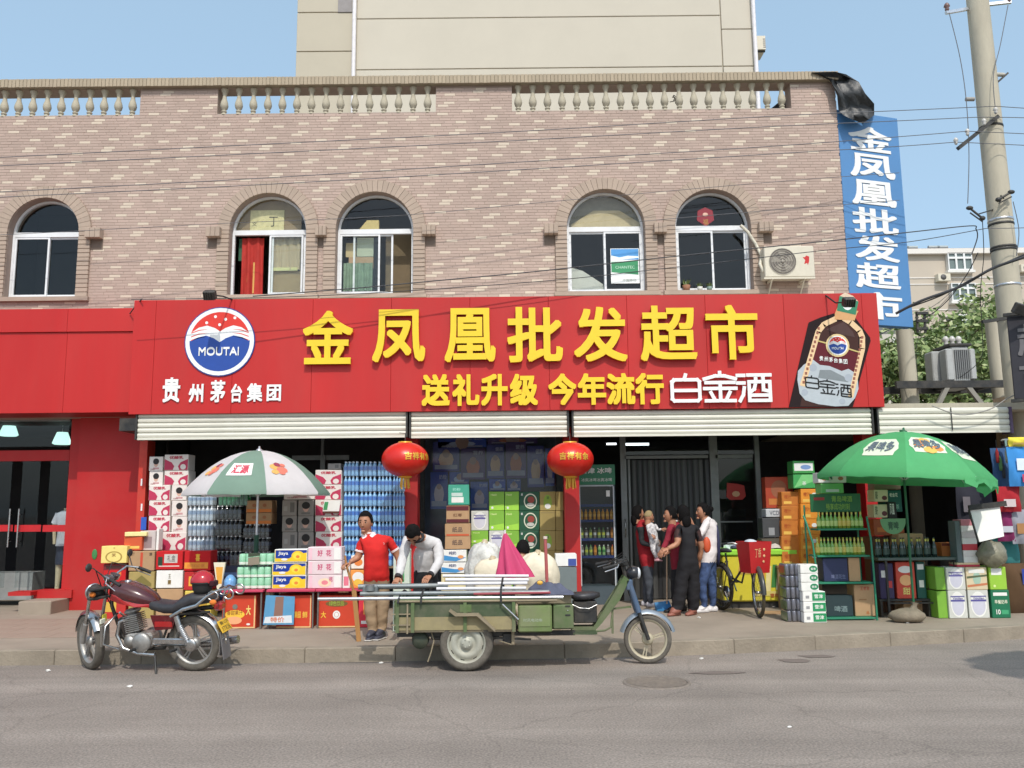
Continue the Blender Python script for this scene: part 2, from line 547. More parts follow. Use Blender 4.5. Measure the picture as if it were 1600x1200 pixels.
# ================================================================== THE SHOP BUILDING
WY = 14.30                                   # plane of the upper wall
bld = thing('shop_building','two storey building clad in purple brown brick tiles with arched windows and roof balustrade','building',(0,WY,0))
XR = (at(1305,120,WY).x + at(1326,460,WY).x) / 2
XL = -14.0
zs = lambda px,py,Y=WY: at(px,py,Y).z
PAR_B = (zs(560,176) + zs(1000,173)) / 2       # bottom of balustrade openings
COP_B = zs(700,130,WY - .10); PAR_T = COP_B - .004; COP_T = zs(700,117,WY - .10)
SILLZ,SPRZ = zs(600,460),zs(600,361)
wins = []
for a,b,ty,by in ((20,127,371,463),(364,479,368,460),(529,645,362,458),(887,1004,360,456),(1055,1168,358,455)):
 p,q = at(a,ty,WY + .1).x,at(b,ty,WY + .1).x
 wins.append(((p + q) / 2,(q - p) / 2 + .02))
SPRZ = zs(590,361,WY + .1)
SILLZ = zs(590,459,WY + .1) - .03
def arch(cx,r,z0,z1,k=18):
 return [(cx - r,z0),(cx + r,z0)] + [(cx + r * math.cos(a),z1 + r * math.sin(a)) for a in [math.pi * i / k for i in range(k + 1)]]
bal = []
for a,b in ((-160,219),(340,681),(800,1236)):
 bal.append((at(a,160,WY).x,at(b,160,WY).x))
GROUT = mat('tile_grout',S(158,139,127),.9,var=.12,scale=3)
mb = MB(GROUT)
holes = [arch(c,r,SILLZ,SPRZ) for c,r in wins] + [[(a,PAR_B),(b,PAR_B),(b,PAR_T),(a,PAR_T)] for a,b in bal]
plate(mb,[(XL,3.3),(XR - .01,3.3),(XR - .01,COP_B + .03),(XL,COP_B + .03)],holes,WY + .0025,WY + .30)
part(mb,'front_wall',bld)
PLAST = mat('plaster_wall',S(170,158,140),.9,var=.12,scale=1.5,dirt=.25)
mb = MB(PLAST)
mb.box(XR - .3,XR,WY + .302,WY + 9,3.2,COP_B)
mb.box(XL,XR - .305,WY + 8.7,WY + 9,3.2,PAR_B)
mb.box(XL,XR - .305,WY + .303,WY + 8.69,PAR_B - .5,PAR_B - .3)      # roof slab
mb.box(XL,XR - .305,WY + .303,WY + 8.69,3.35,3.55)                  # floor slab above the shop
part(mb,'side_and_rear_walls',bld)
# ---- facing tiles
TM = [mat('tile_brown_%d' % i,S(*c),.7,var=.11,scale=.55,rnd=.05,dirt=.10,streak=3) for i,c in enumerate(((178,155,142),(175,152,139),(182,158,145)))]
TP = mat('tile_pale',S(208,191,171),.65,var=.05,scale=4)
TL,TH,JT = .190,.0447,.0065
pale,dull = [],[]
SUR = .205
row = 0
z = PAR_T + .0
zrow = []
zz = 3.9
while zz + TH < COP_B: zrow.append(zz); zz += TH + JT
for j,z in enumerate(zrow):
 ex = []
 zc = z + TH / 2
 for c,r in wins:
  R = r + SUR + .008
  if zc < SILLZ - .05: continue
  if zc <= SPRZ: h = R
  elif zc < SPRZ + R: h = math.sqrt(R * R - (zc - SPRZ) ** 2)
  else: continue
  ex.append((c - h,c + h))
 if z + TH > PAR_B - .001:
  for a,b in bal: ex.append((a - .002,b + .002))
 ex.sort()
 free,x = [],XL
 for a,b in ex:
  if a > x: free.append((x,a))
  x = max(x,b)
 if x < XR: free.append((x,XR))
 off = (j % 5) * (TL + JT) * .4 + (.03 if j % 2 else 0)
 k0 = int(math.floor((XL - off) / (TL + JT)))
 k = k0
 while True:
  x0 = off + k * (TL + JT)
  if x0 > XR: break
  for a,b in free:
   p,q = max(x0,a),min(x0 + TL,b)
   if q - p > .012:
    h = (k * 2 + j * 3) % 7
    rr = random.random()
    isp = h == 0 and rr < .93
    (pale if isp and q - p > .14 else dull).append((p,q,z))
  k += 1
def tile_box(mb,p,q,z,y0,th=TH):
 b = .003
 mb.add([(p,y0 + b,z),(q,y0 + b,z),(q,y0 + b,z + th),(p,y0 + b,z + th),
   (p + b,y0,z + b),(q - b,y0,z + b),(q - b,y0,z + th - b),(p + b,y0,z + th - b),
   (p,WY + .008,z),(q,WY + .008,z),(q,WY + .008,z + th),(p,WY + .008,z + th)],
           [(4,5,6,7),(0,1,5,4),(1,2,6,5),(2,3,7,6),(3,0,4,7),(8,9,1,0),(9,10,2,1),(10,11,3,2),(11,8,0,3)],False)
vis = [t_ for t_ in pale if t_[2] > 5.0 and t_[0] > -9.3]
random.shuffle(vis)
singles = set(vis[:300])
full = MB(TP); tile_box(full,0,TL,0,WY - .001); full_me = full.mesh('brick')
full_me.transform(Matrix.Translation((0,-WY,0)))
rest = MB()
for i,tb in enumerate(pale):
 p,q,z = tb
 if tb in singles:
  if abs(q - p - TL) < .002:
   part(None,'brick',bld,me=full_me,world=False,loc=(p,random.uniform(-.0012,.001),z))
  else:
   m_ = MB(TP); tile_box(m_,p,q,z,WY - .001); part(m_,'brick',bld)
 else:
  rest.m(TP); tile_box(rest,p,q,z,WY - .001)
for p,q,z in dull:
 rest.m(TM[random.randrange(3)])
 tile_box(rest,p,q,z,WY - .001 + random.uniform(-.001,.0012))
part(rest,'brick_cladding',bld,kind='stuff')
# ---- arch surrounds: jamb bricks and voussoirs
TS = mat('surround_brick',S(173,153,136),.75,var=.09,scale=5,rnd=.07)
v_me = None
for c,r in wins:
 nv = 27; r1 = r + SUR
 if v_me is None or True:
  mb = MB(TS)
  a = math.pi / nv * .5 * .94
  pts = [(r + .001,-a),(r1,-a),(r1,a),(r + .001,a)]
  vs = []
  for y in (-.045,.02):
   for rad,an in pts: vs.append((rad * math.sin(an),y,rad * math.cos(an)))
  mb.add(vs,[(0,1,2,3),(7,6,5,4),(1,0,4,5),(2,1,5,6),(3,2,6,7),(0,3,7,4)],False)
  v_me = mb.mesh('arch_brick')
 for i in range(nv):
  an = -math.pi / 2 + math.pi * (i + .5) / nv
  o = part(None,'arch_brick',bld,me=v_me,world=False,loc=(c,random.uniform(-.003,.003),SPRZ))
  o.rotation_euler = (0,an,0)
 nj = 15; hj = (SPRZ - SILLZ) / nj
 mb = MB(TS); mb.bev(0,SUR - .004,-.045,.02,.004,hj - .004,.004); j_me = mb.mesh('jamb_brick')
 for s_ in (-1,1):
  for i in range(nj):
   part(None,'jamb_brick',bld,me=j_me,world=False,loc=(c + (r + .003 if s_ > 0 else -r - SUR + .001),random.uniform(-.003,.003),SILLZ + i * hj))
 mb = MB(TS)
 mb.box(c - r - SUR - .03,c + r + SUR + .03,WY - .07,WY + .10,SILLZ - .075,SILLZ - .002)
 part(mb,'window_sill',bld)
for a,b in ((324,346),(136,160),(494,511),(660,681),(850,872),(1021,1041),(1184,1207)):
 ya = 366 - (a - 324) * .009
 p,q = at(a,ya,WY - .05).x,at(b,ya,WY - .05).x
 z0,z1 = zs(a,ya + 7),zs(a,ya - 8)
 k = 3; w = (q - p) / k
 for i in range(k):
  mb = MB(TS); mb.bev(p + i * w + .002,p + (i + 1) * w - .002,WY - .15,WY + .004,z0,z1,.004)
  part(mb,'ledge_brick',bld)
 mb = MB(mat('ledge_shadow_patch',S(120,104,92),.9)); mb.box(p + .004,q - .004,WY - .012,WY,z0 - .17,z0 - .003); part(mb,'ledge_shadow_patch',bld)  # dark slab stands in for the shadow cast below the ledge
# ---- balusters
BALM = mat('cast_stone',S(180,171,150),.8,var=.12,scale=9,dirt=.3)
H = PAR_T - PAR_B
prof = [(.052,0),(.052,.05),(.035,.06),(.035,.10),(.05,.12),(.05,.16),(.033,.18),(.033,.2),(.06,.25),(.075,.36),(.066,.48),(.042,.62),
  (.034,.74),(.045,.86),(.066,.93),(.066,1.0)]
mb = MB(BALM); mb.lathe([(r * .95,z * H) for r,z in prof],12); bal_me = mb.mesh('baluster')
mb = MB(BALM); nb = 0
for (a,b),n_ in zip(bal,(17,15,19)):
 st = (b - a) / n_
 for i in range(n_):
  part(None,'baluster',bld,me=bal_me,world=False,loc=(a + (i + .42) * st,.04,PAR_B))
  nb += 1
 part(MB(mat('sill_slab',S(178,160,148),.8)).box(a,b,WY + .002,WY + .27,PAR_B,PAR_B + .012),'balustrade_sill',bld)
# ---- coping: a moulded slab faced with upright bricks
mb = MB(mat('coping_mortar',S(140,130,110),.85,var=.12,scale=6))
mb.box(XL,XR + .03,WY - .09,WY + .11,COP_B + .002,COP_T - .012)
for a,b in ((XL,bal[0][0]),(bal[0][1],bal[1][0]),(bal[1][1],bal[2][0]),(bal[2][1],XR + .03)):
 if b > a: mb.box(a,b,WY + .112,WY + .34,COP_B + .002,COP_T - .012)
part(mb,'coping',bld)
CPB = mat('coping_brick',S(174,158,134),.8,var=.08,scale=7,rnd=.08,dirt=.2)
cw = .0655
mb = MB(CPB); mb.bev(.003,cw - .003,-.104,-.088,COP_B,COP_T,.004); cb_me = mb.mesh('coping_brick')
x = XR + .03 - cw; k = 0
far = MB(CPB)
while x > XL:
 if k < 232: part(None,'coping_brick',bld,me=cb_me,world=False,loc=(x,random.uniform(-.002,.002),random.uniform(-.003,.003)))
 else: far.bev(x + .003,x + cw - .003,WY - .104,WY - .088,COP_B,COP_T,.004)
 x -= cw; k += 1
if far.v: part(far,'coping_brick',bld,kind='stuff')
# ---- windows
def arched_window(i,body,left_open=None,right_open=None,divs=(.5,),extra=None):
 c,r = wins[i]
 Y0 = WY + .13; g = .005
 fr = MB(WFR)
 outer = arch(c,r - g,SILLZ + g,SPRZ); inner = arch(c,r - .035,SPRZ + .055,SPRZ + .0,18)
 fan = [(c + (r - .04) * math.cos(a),max(SPRZ + .045,SPRZ + (r - .04) * math.sin(a))) for a in [math.pi * k / 20 for k in range(21)]]
 low = [(c - r + .045,SILLZ + .05),(c + r - .045,SILLZ + .05),(c + r - .045,SPRZ - .04),(c - r + .045,SPRZ - .04)]
 plate(fr,outer,[fan,low],Y0,Y0 + .06)
 fo = part(fr,'window_frame',bld)
 pane = MB(GLS); pane.prism(arch(c,r - .042,SPRZ + .03,SPRZ + .0)[0:2] + arch(c,r - .042,SPRZ,SPRZ + .0)[2:],Y0 + .028,Y0 + .032)
 part(pane,'fan_pane',fo)
 x0,x1 = c - r + .046,c + r - .046
 zb,zt = SILLZ + .051,SPRZ - .041
 def sash(a,b,y):
  s_ = MB(WFR); w = .032
  plate(s_,[(a,zb),(b,zb),(b,zt),(a,zt)],[[(a + w,zb + w),(b - w,zb + w),(b - w,zt - w),(a + w,zt - w)]],y,y + .022)
  so_ = part(s_,'sash',bld)
  part(MB(GLS).box(a + w,b - w,y + .009,y + .013,zb + w,zt - w),'pane',so_)
 for a,b,y in body: sash(x0 + (x1 - x0) * a,x0 + (x1 - x0) * b,Y0 + y)
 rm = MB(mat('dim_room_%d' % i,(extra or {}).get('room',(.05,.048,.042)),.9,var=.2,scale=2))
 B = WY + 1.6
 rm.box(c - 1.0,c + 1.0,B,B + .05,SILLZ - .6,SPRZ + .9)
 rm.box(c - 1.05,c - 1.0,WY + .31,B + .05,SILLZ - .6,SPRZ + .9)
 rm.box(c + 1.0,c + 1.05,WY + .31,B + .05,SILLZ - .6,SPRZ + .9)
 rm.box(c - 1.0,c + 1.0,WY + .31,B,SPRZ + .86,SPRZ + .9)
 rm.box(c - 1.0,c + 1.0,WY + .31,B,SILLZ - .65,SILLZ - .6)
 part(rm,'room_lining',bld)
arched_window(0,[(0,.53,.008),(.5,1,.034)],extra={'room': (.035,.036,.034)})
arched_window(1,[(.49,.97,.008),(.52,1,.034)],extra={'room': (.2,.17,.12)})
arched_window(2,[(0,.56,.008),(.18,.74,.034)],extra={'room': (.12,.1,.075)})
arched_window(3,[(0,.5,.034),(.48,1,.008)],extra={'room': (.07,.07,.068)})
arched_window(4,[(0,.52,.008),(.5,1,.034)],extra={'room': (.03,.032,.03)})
def cloth(mb,x0,x1,z0,z1,y,folds=6,amp=.02,nx=36,nz=8,sagz=.0):
 vs = []
 for j in range(nz + 1):
  for i in range(nx + 1):
   u,v = i / nx,j / nz
   w = amp * (math.sin(u * folds * 6.283) + .4 * math.sin(u * folds * 11 + v * 3)) * (.5 + .5 * (1 - v))
   vs.append((x0 + (x1 - x0) * u,y + w,z0 + (z1 - z0) * v + sagz * math.sin(u * math.pi)))
 mb.add(vs,[(j * (nx + 1) + i,j * (nx + 1) + i + 1,(j + 1) * (nx + 1) + i + 1,(j + 1) * (nx + 1) + i) for j in range(nz) for i in range(nx)],True)
 return mb
def wbox(px0,py0,px1,py1,Y):
 a,b = at(px0,py1,Y),at(px1,py0,Y)
 return a.x,b.x,a.z,b.z
Yc = WY + .235
x0,x1,z0,z1 = wbox(371,372,413,459,Yc)
mb = MB(mat('red_banner_cloth',S(176,42,32),.8,var=.15)); cloth(mb,x0 + .05,x1,z0 - .03,z1,Yc,2.5,.03)
mb.m(C(205,150,70)); mb.box(x0 + .26,x0 + .29,Yc - .02,Yc - .015,z0,z0 + .55); mb.box(x0 + .16,x0 + .175,Yc - .02,Yc - .015,z0 + .2,z0 + .85)
mb.m(C(40,90,62)); mb.box(x0 - .02,x0 + .07,Yc + .05,Yc + .06,z0 + .6,z1)
solo(mb,'banner','red cloth banner with gold streaks hanging inside the second arched window from left','banner')
x0,x1,z0,z1 = wbox(422,372,470,459,Yc)
mb = MB(mat('beige_curtain',S(196,172,140),.85,var=.1)); cloth(mb,x0,x1,z0 + .42,z1,Yc,4,.018)
mb.m(C(224,214,150)); mb.box(x0,x1 - .04,Yc - .02,Yc - .01,z0 + .40,z0 + .46)
mb.m(C(168,138,96)); mb.box(x0 - .03,x1 + .03,Yc + .02,Yc + .04,z0 - .05,z0 + .41)
solo(mb,'curtain','beige curtain above a brown board in the right sash of the second arched window','curtain')
x0,x1,z0,z1 = wbox(390,326,444,360,Yc - .04)
mb = MB(mat('newsprint',S(214,200,150),.9,var=.18,scale=14)); mb.box(x0,x1,Yc - .02,Yc - .015,z0,z1 - .02)
mb.m(C(60,55,45)); mb.text('丁',x0 + .33,x0 + .48,z0 + .07,z0 + .25,Yc - .022); mb.text('文',x0 + .03,x0 + .12,z0 + .08,z0 + .16,Yc - .022)
mb.m(mat('brown_board',S(150,128,98),.9,var=.1)); mb.box(x0 - .28,x1 + .3,Yc + .0,Yc + .02,z0 - .02,z1 + .2)
solo(mb,'newspaper','yellowed newspaper taped inside the fan light of the second arched window','newspaper')
x0,x1,z0,z1 = wbox(536,372,583,455,Yc)
mb = MB(mat('crumpled_green_film',S(128,148,122),.6,var=.3,scale=8)); cloth(mb,x0,x1,z0,z0 + .5,Yc,5,.03)
mb.m(C(190,150,112)); mb.box(x0 + .08,x1,Yc + .05,Yc + .07,z0 + .42,z0 + .62)
mb.m(C(196,196,170)); mb.box(x0 + .22,x1 + .0,Yc + .05,Yc + .07,z0 + .63,z1 + .02)
mb.m(C(205,180,130)); mb.box(x0 + .02,x0 + .2,Yc + .08,Yc + .09,z0 + .63,z1 - .06)
solo(mb,'stored_packaging','green plastic film and cardboard stacked inside the third arched window','packaging')
x0,x1,z0,z1 = wbox(558,344,592,360,Yc)
mb = MB(C(205,178,110)); mb.prism([(x0,z0 - .03),(x1,z0 - .03),(x1,z1),(x0 + .17,z1)],Yc,Yc + .1)
solo(mb,'cardboard_piece','tan cardboard lying behind the fan light of the third arched window','cardboard')
x0,x1,z0,z1 = wbox(602,366,644,457,WY + .5)
solo(MB(mat('brown_wardrobe',S(112,94,66),.7,var=.1)).box(x0,x1 + .2,WY + .5,WY + .9,z0 - .2,z1 + .05),'wardrobe','brown wardrobe inside the open side of the third arched window','wardrobe')
x0,x1,z0,z1 = wbox(892,300,998,358,Yc)
mb = MB(mat('beige_board',S(196,176,140),.9,var=.12))
mb.prism([(x0,z0 - .03),(x1,z0 - .03),(x1,z0 + .1),(x1 - .35,z0 + .33),(x0 + .4,z0 + .33),(x0,z0 + .08)],Yc,Yc + .03)
mb.m(mat('grey_beige_cloth',S(150,142,128),.9)); mb.box(x0 - .1,x1 + .1,Yc + .05,Yc + .06,z0 - .03,z1 + .15)
solo(mb,'board','beige board leaning inside the fan light of the fourth arched window','board')
x0,x1,z0,z1 = wbox(893,372,942,455,Yc)
mb = MB(mat('pale_sheet',S(196,194,184),.9,var=.06)); mb.prism([(x0,z0),(x1 + .02,z0),(x1 - .02,z0 + .12),(x0 + .2,z0 + .36),(x0,z0 + .42)],Yc,Yc + .02)
solo(mb,'dust_sheet','pale dust sheet over furniture behind the left sash of the fourth arched window','sheet')
Yp = WY + .12
x0,x1,z0,z1 = wbox(955,388,998,443,Yp)
mb = MB(C(236,238,236)); mb.box(x0,x1,Yp,Yp + .004,z0,z1)
mb.m(C(72,150,214)); mb.box(x0 + .01,x1 - .01,Yp - .002,Yp - .0015,z1 - .2,z1 - .01)
mb.m(C(230,240,246)); mb.flat([(x0 + .01,z1 - .22),(x0 + .2,z1 - .2),(x1 - .01,z1 - .17),(x1 - .01,z1 - .14),(x0 + .3,z1 - .13),(x0 + .15,z1 - .16),(x0 + .01,z1 - .12)][:7],Yp - .003)
mb.m(C(48,142,92)); mb.flat([(x0 + .01,z0 + .2),(x1 - .02,z0 + .15),(x1 - .02,z1 - .22),(x0 + .01,z1 - .24)],Yp - .002)
mb.m(C(190,225,200)); mb.text('CHANTEC',x0 + .08,x1 - .08,z0 + .26,z0 + .31,Yp - .004)
mb.m(C(150,160,150)); mb.text('中国移动',x0 + .2,x1 - .06,z0 + .03,z0 + .08,Yp - .004)
solo(mb,'poster','blue and green landscape poster on the right sash of the fourth arched window','poster')
x0,x1,z0,z1 = wbox(1091,324,1113,354,WY + .155)
mb = MB(C(140,30,48)); cx,cz = (x0 + x1) / 2,(z0 + z1) / 2
mb.prism([(cx,z0 - .0),(x1 + .02,cz - .06),(x1,z1 - .06),(cx,z1),(x0,z1 - .06),(x0 - .02,cz - .06)],WY + .15,WY + .153)
mb.m(C(214,170,150)); mb.ell((cx,WY + .148,cz + .04),(.05,.004,.035),10,6)
mb.m(C(190,140,70)); mb.text('福',cx - .045,cx + .045,z0 + .03,z0 + .13,WY + .147)
solo(mb,'paper_charm','dark red paper charm stuck in the fan light of the fifth arched window','ornament')
POT = mat('clay_pot',S(150,104,78),.8,var=.15)
LEAF = mat('potted_leaf',S(88,104,52),.6,var=.3)
for px,r,lb in ((1073,.07,'clay pot with a browning plant at the left end of the fifth window sill'),(1094,.05,'white mug shaped pot with sprigs, second on the fifth window sill'),
                  (1109,.05,'small glass jar with a green sprig, right of the pots on the fifth window sill')):
 p = at(px,455,WY + .02)
 mb = MB(POT if px == 1073 else C(205,205,196) if px == 1094 else C(120,140,130))
 mb.M = Matrix.Translation((p.x,WY + .03,SILLZ - .001))
 mb.lathe([(0,0),(r * .7,0),(r,r * 1.5),(r * .85,r * 1.5),(r * .8,r * 1.3),(0,r * 1.3)],12)
 mb.m(LEAF)
 for k in range(14):
  a = random.random() * 6.28; l = r * random.uniform(.8,1.8)
  c_ = Vector((math.cos(a) * r * .5,math.sin(a) * r * .5,r * 1.5))
  e = c_ + Vector((math.cos(a) * l * .6,math.sin(a) * l * .5,l))
  w = Vector((-math.sin(a),math.cos(a),0)) * r * .25
  mb.add([c_,(c_ + e) / 2 + w,e,(c_ + e) / 2 - w],[(0,1,2,3)])
 solo(mb,'potted_plant',lb,'potted plant')
# ================================================================== GROUND FLOOR
GY = 14.35
gf = thing('ground_storey','open ground floor shop front with white roller shutters and red columns under the red sign','shop front',(0,GY,PAVZ))
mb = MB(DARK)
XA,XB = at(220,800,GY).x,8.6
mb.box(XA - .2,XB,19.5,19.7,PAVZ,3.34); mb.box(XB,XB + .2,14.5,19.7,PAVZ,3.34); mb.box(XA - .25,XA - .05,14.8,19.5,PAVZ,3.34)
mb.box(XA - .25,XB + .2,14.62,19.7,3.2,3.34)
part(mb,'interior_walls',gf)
def px_rect(px0,py0,px1,py1,Y,th,m,name,parent,**k):
 x0,x1,z0,z1 = wbox(px0,py0,px1,py1,Y)
 return part(MB(m).box(x0,x1,Y,Y + th,z0,z1),name,parent,**k)
def to_floor(px0,py0,px1,Y,th,m,name,parent):
 a,b = at(px0,py0,Y),at(px1,py0,Y)
 return part(MB(m).box(a.x,b.x,Y,Y + th,PAVZ,a.z),name,parent)
for a,b,y0 in ((632,653,660),(880,903,660),(1345,1368,660)):
 to_floor(a,y0,b,13.80,.35,REDW,'red_column',gf)
to_floor(219,688,231,13.85,.3,mat('orange_red_paint',S(200,48,30),.55,var=.1,dirt=.15),'pilaster',gf)
mb = MB(C(225,225,225)); 
for px,py in ((219.5,754),(219.5,793)):
 x0,x1,z0,z1 = wbox(px,py - 6,px + 3,py + 5,13.84); mb.box(x0,x1,13.843,13.847,z0,z1)
part(mb,'sticker',gf)
px_rect(219.5,808,229,828,13.84,.006,C(40,90,190),'blue_sticker',gf)
z_l = at(800,645,14.2).z
part(MB(DKM).box(XA - .1,XR,13.62,14.6,3.0,3.2),'lintel',gf)
SLAT = mat('shutter_slat',S(222,219,204),.5,var=.05,scale=3,dirt=.14,streak=.3,rnd=.03)
RB = S(60,28,24)
def shutter(px0,px1,py0,py1,label=None):
 a,b = at(px0,py0,13.28),at(px1,py1,13.28)
 x0,x1,zt,zb = a.x,b.x,a.z,at((px0 + px1) / 2,py1,13.28).z
 n_ = 5; h = (zt - zb) / n_
 prof = [(.0,0),(-.012,.008),(-.02,h * .45),(-.012,h - .016),(.004,h - .010),(.01,h)]
 mb = MB(SLAT)
 vs = [(x,y,z) for x in (0,x1 - x0) for y,z in prof]
 k = len(prof)
 mb.add(vs,[(i,k + i,k + i + 1,i + 1) for i in range(k - 1)],False)
 me = mb.mesh('shutter_slat')
 for i in range(n_):
  part(None,'shutter_slat',gf,me=me,world=False,loc=(x0,13.28 - GY,zb + i * h + .0 - PAVZ))
 part(MB(SLAT).box(x0,x1,13.265,13.305,zb - .035,zb),'bottom_rail',gf)
 part(MB(DKM).box(x0 - .03,x0 - .004,13.24,13.5,zb - .03,zt),'guide_rail',gf)
 part(MB(DKM).box(x1 + .004,x1 + .03,13.24,13.5,zb - .03,zt),'guide_rail',gf)
 part(MB(DKM).box(x0,x1,13.31,13.6,zb + .02,zt),'shutter_housing',gf)
for a in ((217,634,645,682),(643,886,643,680),(896,1362,642,677)): shutter(*a)
lt = thing('lean_to_shed','low flat roofed shed with white roller shutter at the right end of the shop','shed',(6.9,14.35,PAVZ))
a,b = at(1371,637,13.28),at(1578,675,13.28)
zt,zb = at(1470,637,13.28).z,at(1470,673,13.28).z
n_ = 4; h = (zt - zb) / n_
for i in range(n_):
 mb = MB(SLAT); prof = [(.0,0),(-.012,.008),(-.02,h * .45),(-.012,h - .016),(.004,h - .010),(.01,h)]
 k = 6
 mb.add([(x,13.28 + y,zb + i * h + z) for x in (a.x,b.x) for y,z in prof],[(i_,k + i_,k + i_ + 1,i_ + 1) for i_ in range(k - 1)],False)
 part(mb,'shutter_slat',lt)
part(MB(SLAT).box(a.x,b.x,13.265,13.305,zb - .035,zb),'bottom_rail',lt)
part(MB(DKM).box(a.x - .03,a.x - .004,13.24,13.5,zb - .03,zt),'guide_rail',lt)
part(MB(mat('purple_rail',S(90,70,100),.5)).box(b.x,b.x + .04,13.24,13.5,zb - .05,zt),'guide_rail',lt)
part(MB(CONC).box(a.x - .03,XB + .2,13.35,19.6,zt - .03,zt + .08),'roof_slab',lt)
xm = at(1486,650,13.25).x
part(MB(DKM).box(xm,xm + .012,13.245,13.255,zb,zt),'shutter_rod',lt)
x0,x1,z0,z1 = wbox(1580,628,1604,700,14.0)
mb = MB(mat('old_brick_pier',S(172,146,118),.9,var=.2,scale=9,bump=.4,dirt=.3))
mb.box(x0,x0 + .5,14.0,14.4,PAVZ,z1 + .1)
solo(mb,'brick_pier','rough tan masonry pier at the far right end of the shed','pier')
# ---- bay C frame: aluminium door and windows at depth
YD = 15.0
dr = thing('door_frame','grey aluminium door and window frame with dark plastic strip curtain behind the customers','door',(at(1040,800,YD).x,YD,PAVZ))
for a,b in ((967,976),(1106,1118),(1176,1183)): to_floor(a,640,b,YD,.07,GRYM,'post',dr)
px_rect(976,711,1106,717,YD,.06,GRYM,'rail',dr)
px_rect(1118,710,1176,716,YD,.06,GRYM,'rail',dr)
px_rect(1118,814,1176,816.5,YD + .01,.04,GRYM,'rail',dr)
to_floor(981,718,984,YD + .02,.04,GRYM,'door_stile',dr)
x0,x1,z0,z1 = wbox(984,718,1106,940,YD + .12)
nst = 15
STR = [mat('plastic_strip_%d' % i,c,.35,var=.2,scale=3,streak=8) for i,c in enumerate(((.045,.045,.045),(.07,.07,.068),(.03,.03,.032)))]
for i in range(nst):
 w = (x1 - x0) / nst
 mb = MB(STR[i % 3])
 a = x0 + i * w
 vs = []
 for j in range(5):
  for k in range(5):
   u = k / 4
   vs.append((a + w * 1.12 * u,YD + .12 + (i % 2) * .02 + .02 * math.sin(u * 3.14) + .012 * math.sin(j + i),PAVZ + .02 + (z1 - PAVZ - .02) * j / 4))
 mb.add(vs,[(j * 5 + k,j * 5 + k + 1,j * 5 + k + 6,j * 5 + k + 5) for j in range(4) for k in range(4)],True)
 part(mb,'plastic_strip',dr)
px_rect(976,645,1106,711,YD + .03,.006,GLD,'transom_pane',dr)
px_rect(1118,645,1176,710,YD + .03,.006,GLD,'transom_pane',dr)
px_rect(1118,716,1176,814,YD + .03,.006,GLD,'pane',dr)
px_rect(1118,816.5,1176,925,YD + .03,.006,GLD,'pane',dr)
mb = MB(CHR)
p = at(977,825,YD - .02); mb.tube([(p.x,YD,p.z + .15),(p.x,YD - .06,p.z + .13),(p.x,YD - .06,p.z - .13),(p.x,YD,p.z - .15)],.01,6)
part(mb,'door_handle',dr)
bw = thing('shop_window','large dark shop window behind the green cartons, covered inside with blue posters','window',(at(765,800,15.05).x,15.05,PAVZ))
to_floor(655,640,664,15.03,.06,DKM,'post',bw); to_floor(868,640,878,15.03,.06,DKM,'post',bw)
part(MB(glass('dusty_glass',(.9,.92,.95),.0,.1)).box(at(664,700,15.05).x,at(868,700,15.05).x,15.05,15.056,PAVZ + .3,3.19),'pane',bw)
part(MB(mat('blue_grey_partition',S(96,106,116),.8,var=.15)).box(at(655,700,15.05).x,at(878,700,15.05).x,15.5,15.55,PAVZ,3.19),'backing_wall',bw)
ba = thing('rear_frame','grey metal frame behind the water stacks in the left bay','frame',(at(430,800,15.3).x,15.3,PAVZ))
to_floor(503,640,507,15.3,.05,GRYM,'post',ba); to_floor(262,640,266,15.3,.05,DKM,'post',ba)
px_rect(456,711,545,719,15.3,.05,GRYM,'rail',ba)
px_rect(500,711,508,736,15.25,.05,GRYM,'bracket',ba)
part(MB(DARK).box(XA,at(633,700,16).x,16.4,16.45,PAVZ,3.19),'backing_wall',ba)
LT = mat('lit_tube',(.92,.97,1.0),.4,var=0,emit=3)
x0,x1,z0,z1 = wbox(948,692,963,695,17)
solo(MB(LT).box(x0,x1,17,17.04,z0,z1),'tube_light','short lit tube light inside the shop left of the door post','light')
x0,x1,z0,z1 = wbox(976,692,1014,696,17)
solo(MB(LT).box(x0,x1,17,17.04,z0,z1),'tube_light','long lit tube light inside the shop above the strip curtain','light')
# ================================================================== RED SIGN
SY = 13.20
sg = thing('shop_sign','long red shop sign with raised yellow characters, round blue emblem and liquor bottle picture','sign',(0,SY,3.25))
sx0,sx1 = at(205,560,SY).x,at(1377,560,SY).x
sz0 = (at(205,645,SY).z + at(1380,638,SY).z) / 2; sz1 = (at(205,467,SY).z + at(1378,460,SY).z) / 2
seams = [205] + [240 + k * 123.6 for k in range(10)] + [1377]
for a,b in zip(seams,seams[1:]):
 p,q = max(sx0,at(a,560,SY).x),min(sx1,at(b,560,SY).x)
 if a == 205: p = sx0
 if b == 1377: q = sx1
 if q - p < .03: continue
 mb = MB(RED); mb.bev(p + .0015,q - .0015,SY,SY + .02,sz0,sz1,.003)
 part(mb,'panel',sg)
mb = MB(mat('sign_body',S(150,24,22),.6,var=.1))
mb.box(sx0,sx1,SY + .021,SY + .06,sz0 + .002,sz1 - .002)
mb.box(sx0,sx0 + .02,SY + .06,WY - .05,sz0,sz1 - .002); mb.box(sx1 - .02,sx1,SY + .06,WY - .05,sz0,sz1 - .002)
mb.box(sx0 + .02,sx1 - .02,SY + .06,WY - .25,sz0,sz0 + .02)
part(mb,'sign_body',sg)
mb = MB(mat('sign_top_flashing',S(196,186,172),.6,var=.2,dirt=.3)); mb.box(sx0,sx1,SY + .06,WY - .08,sz1 - .022,sz1 - .004); part(mb,'top_flashing',sg)
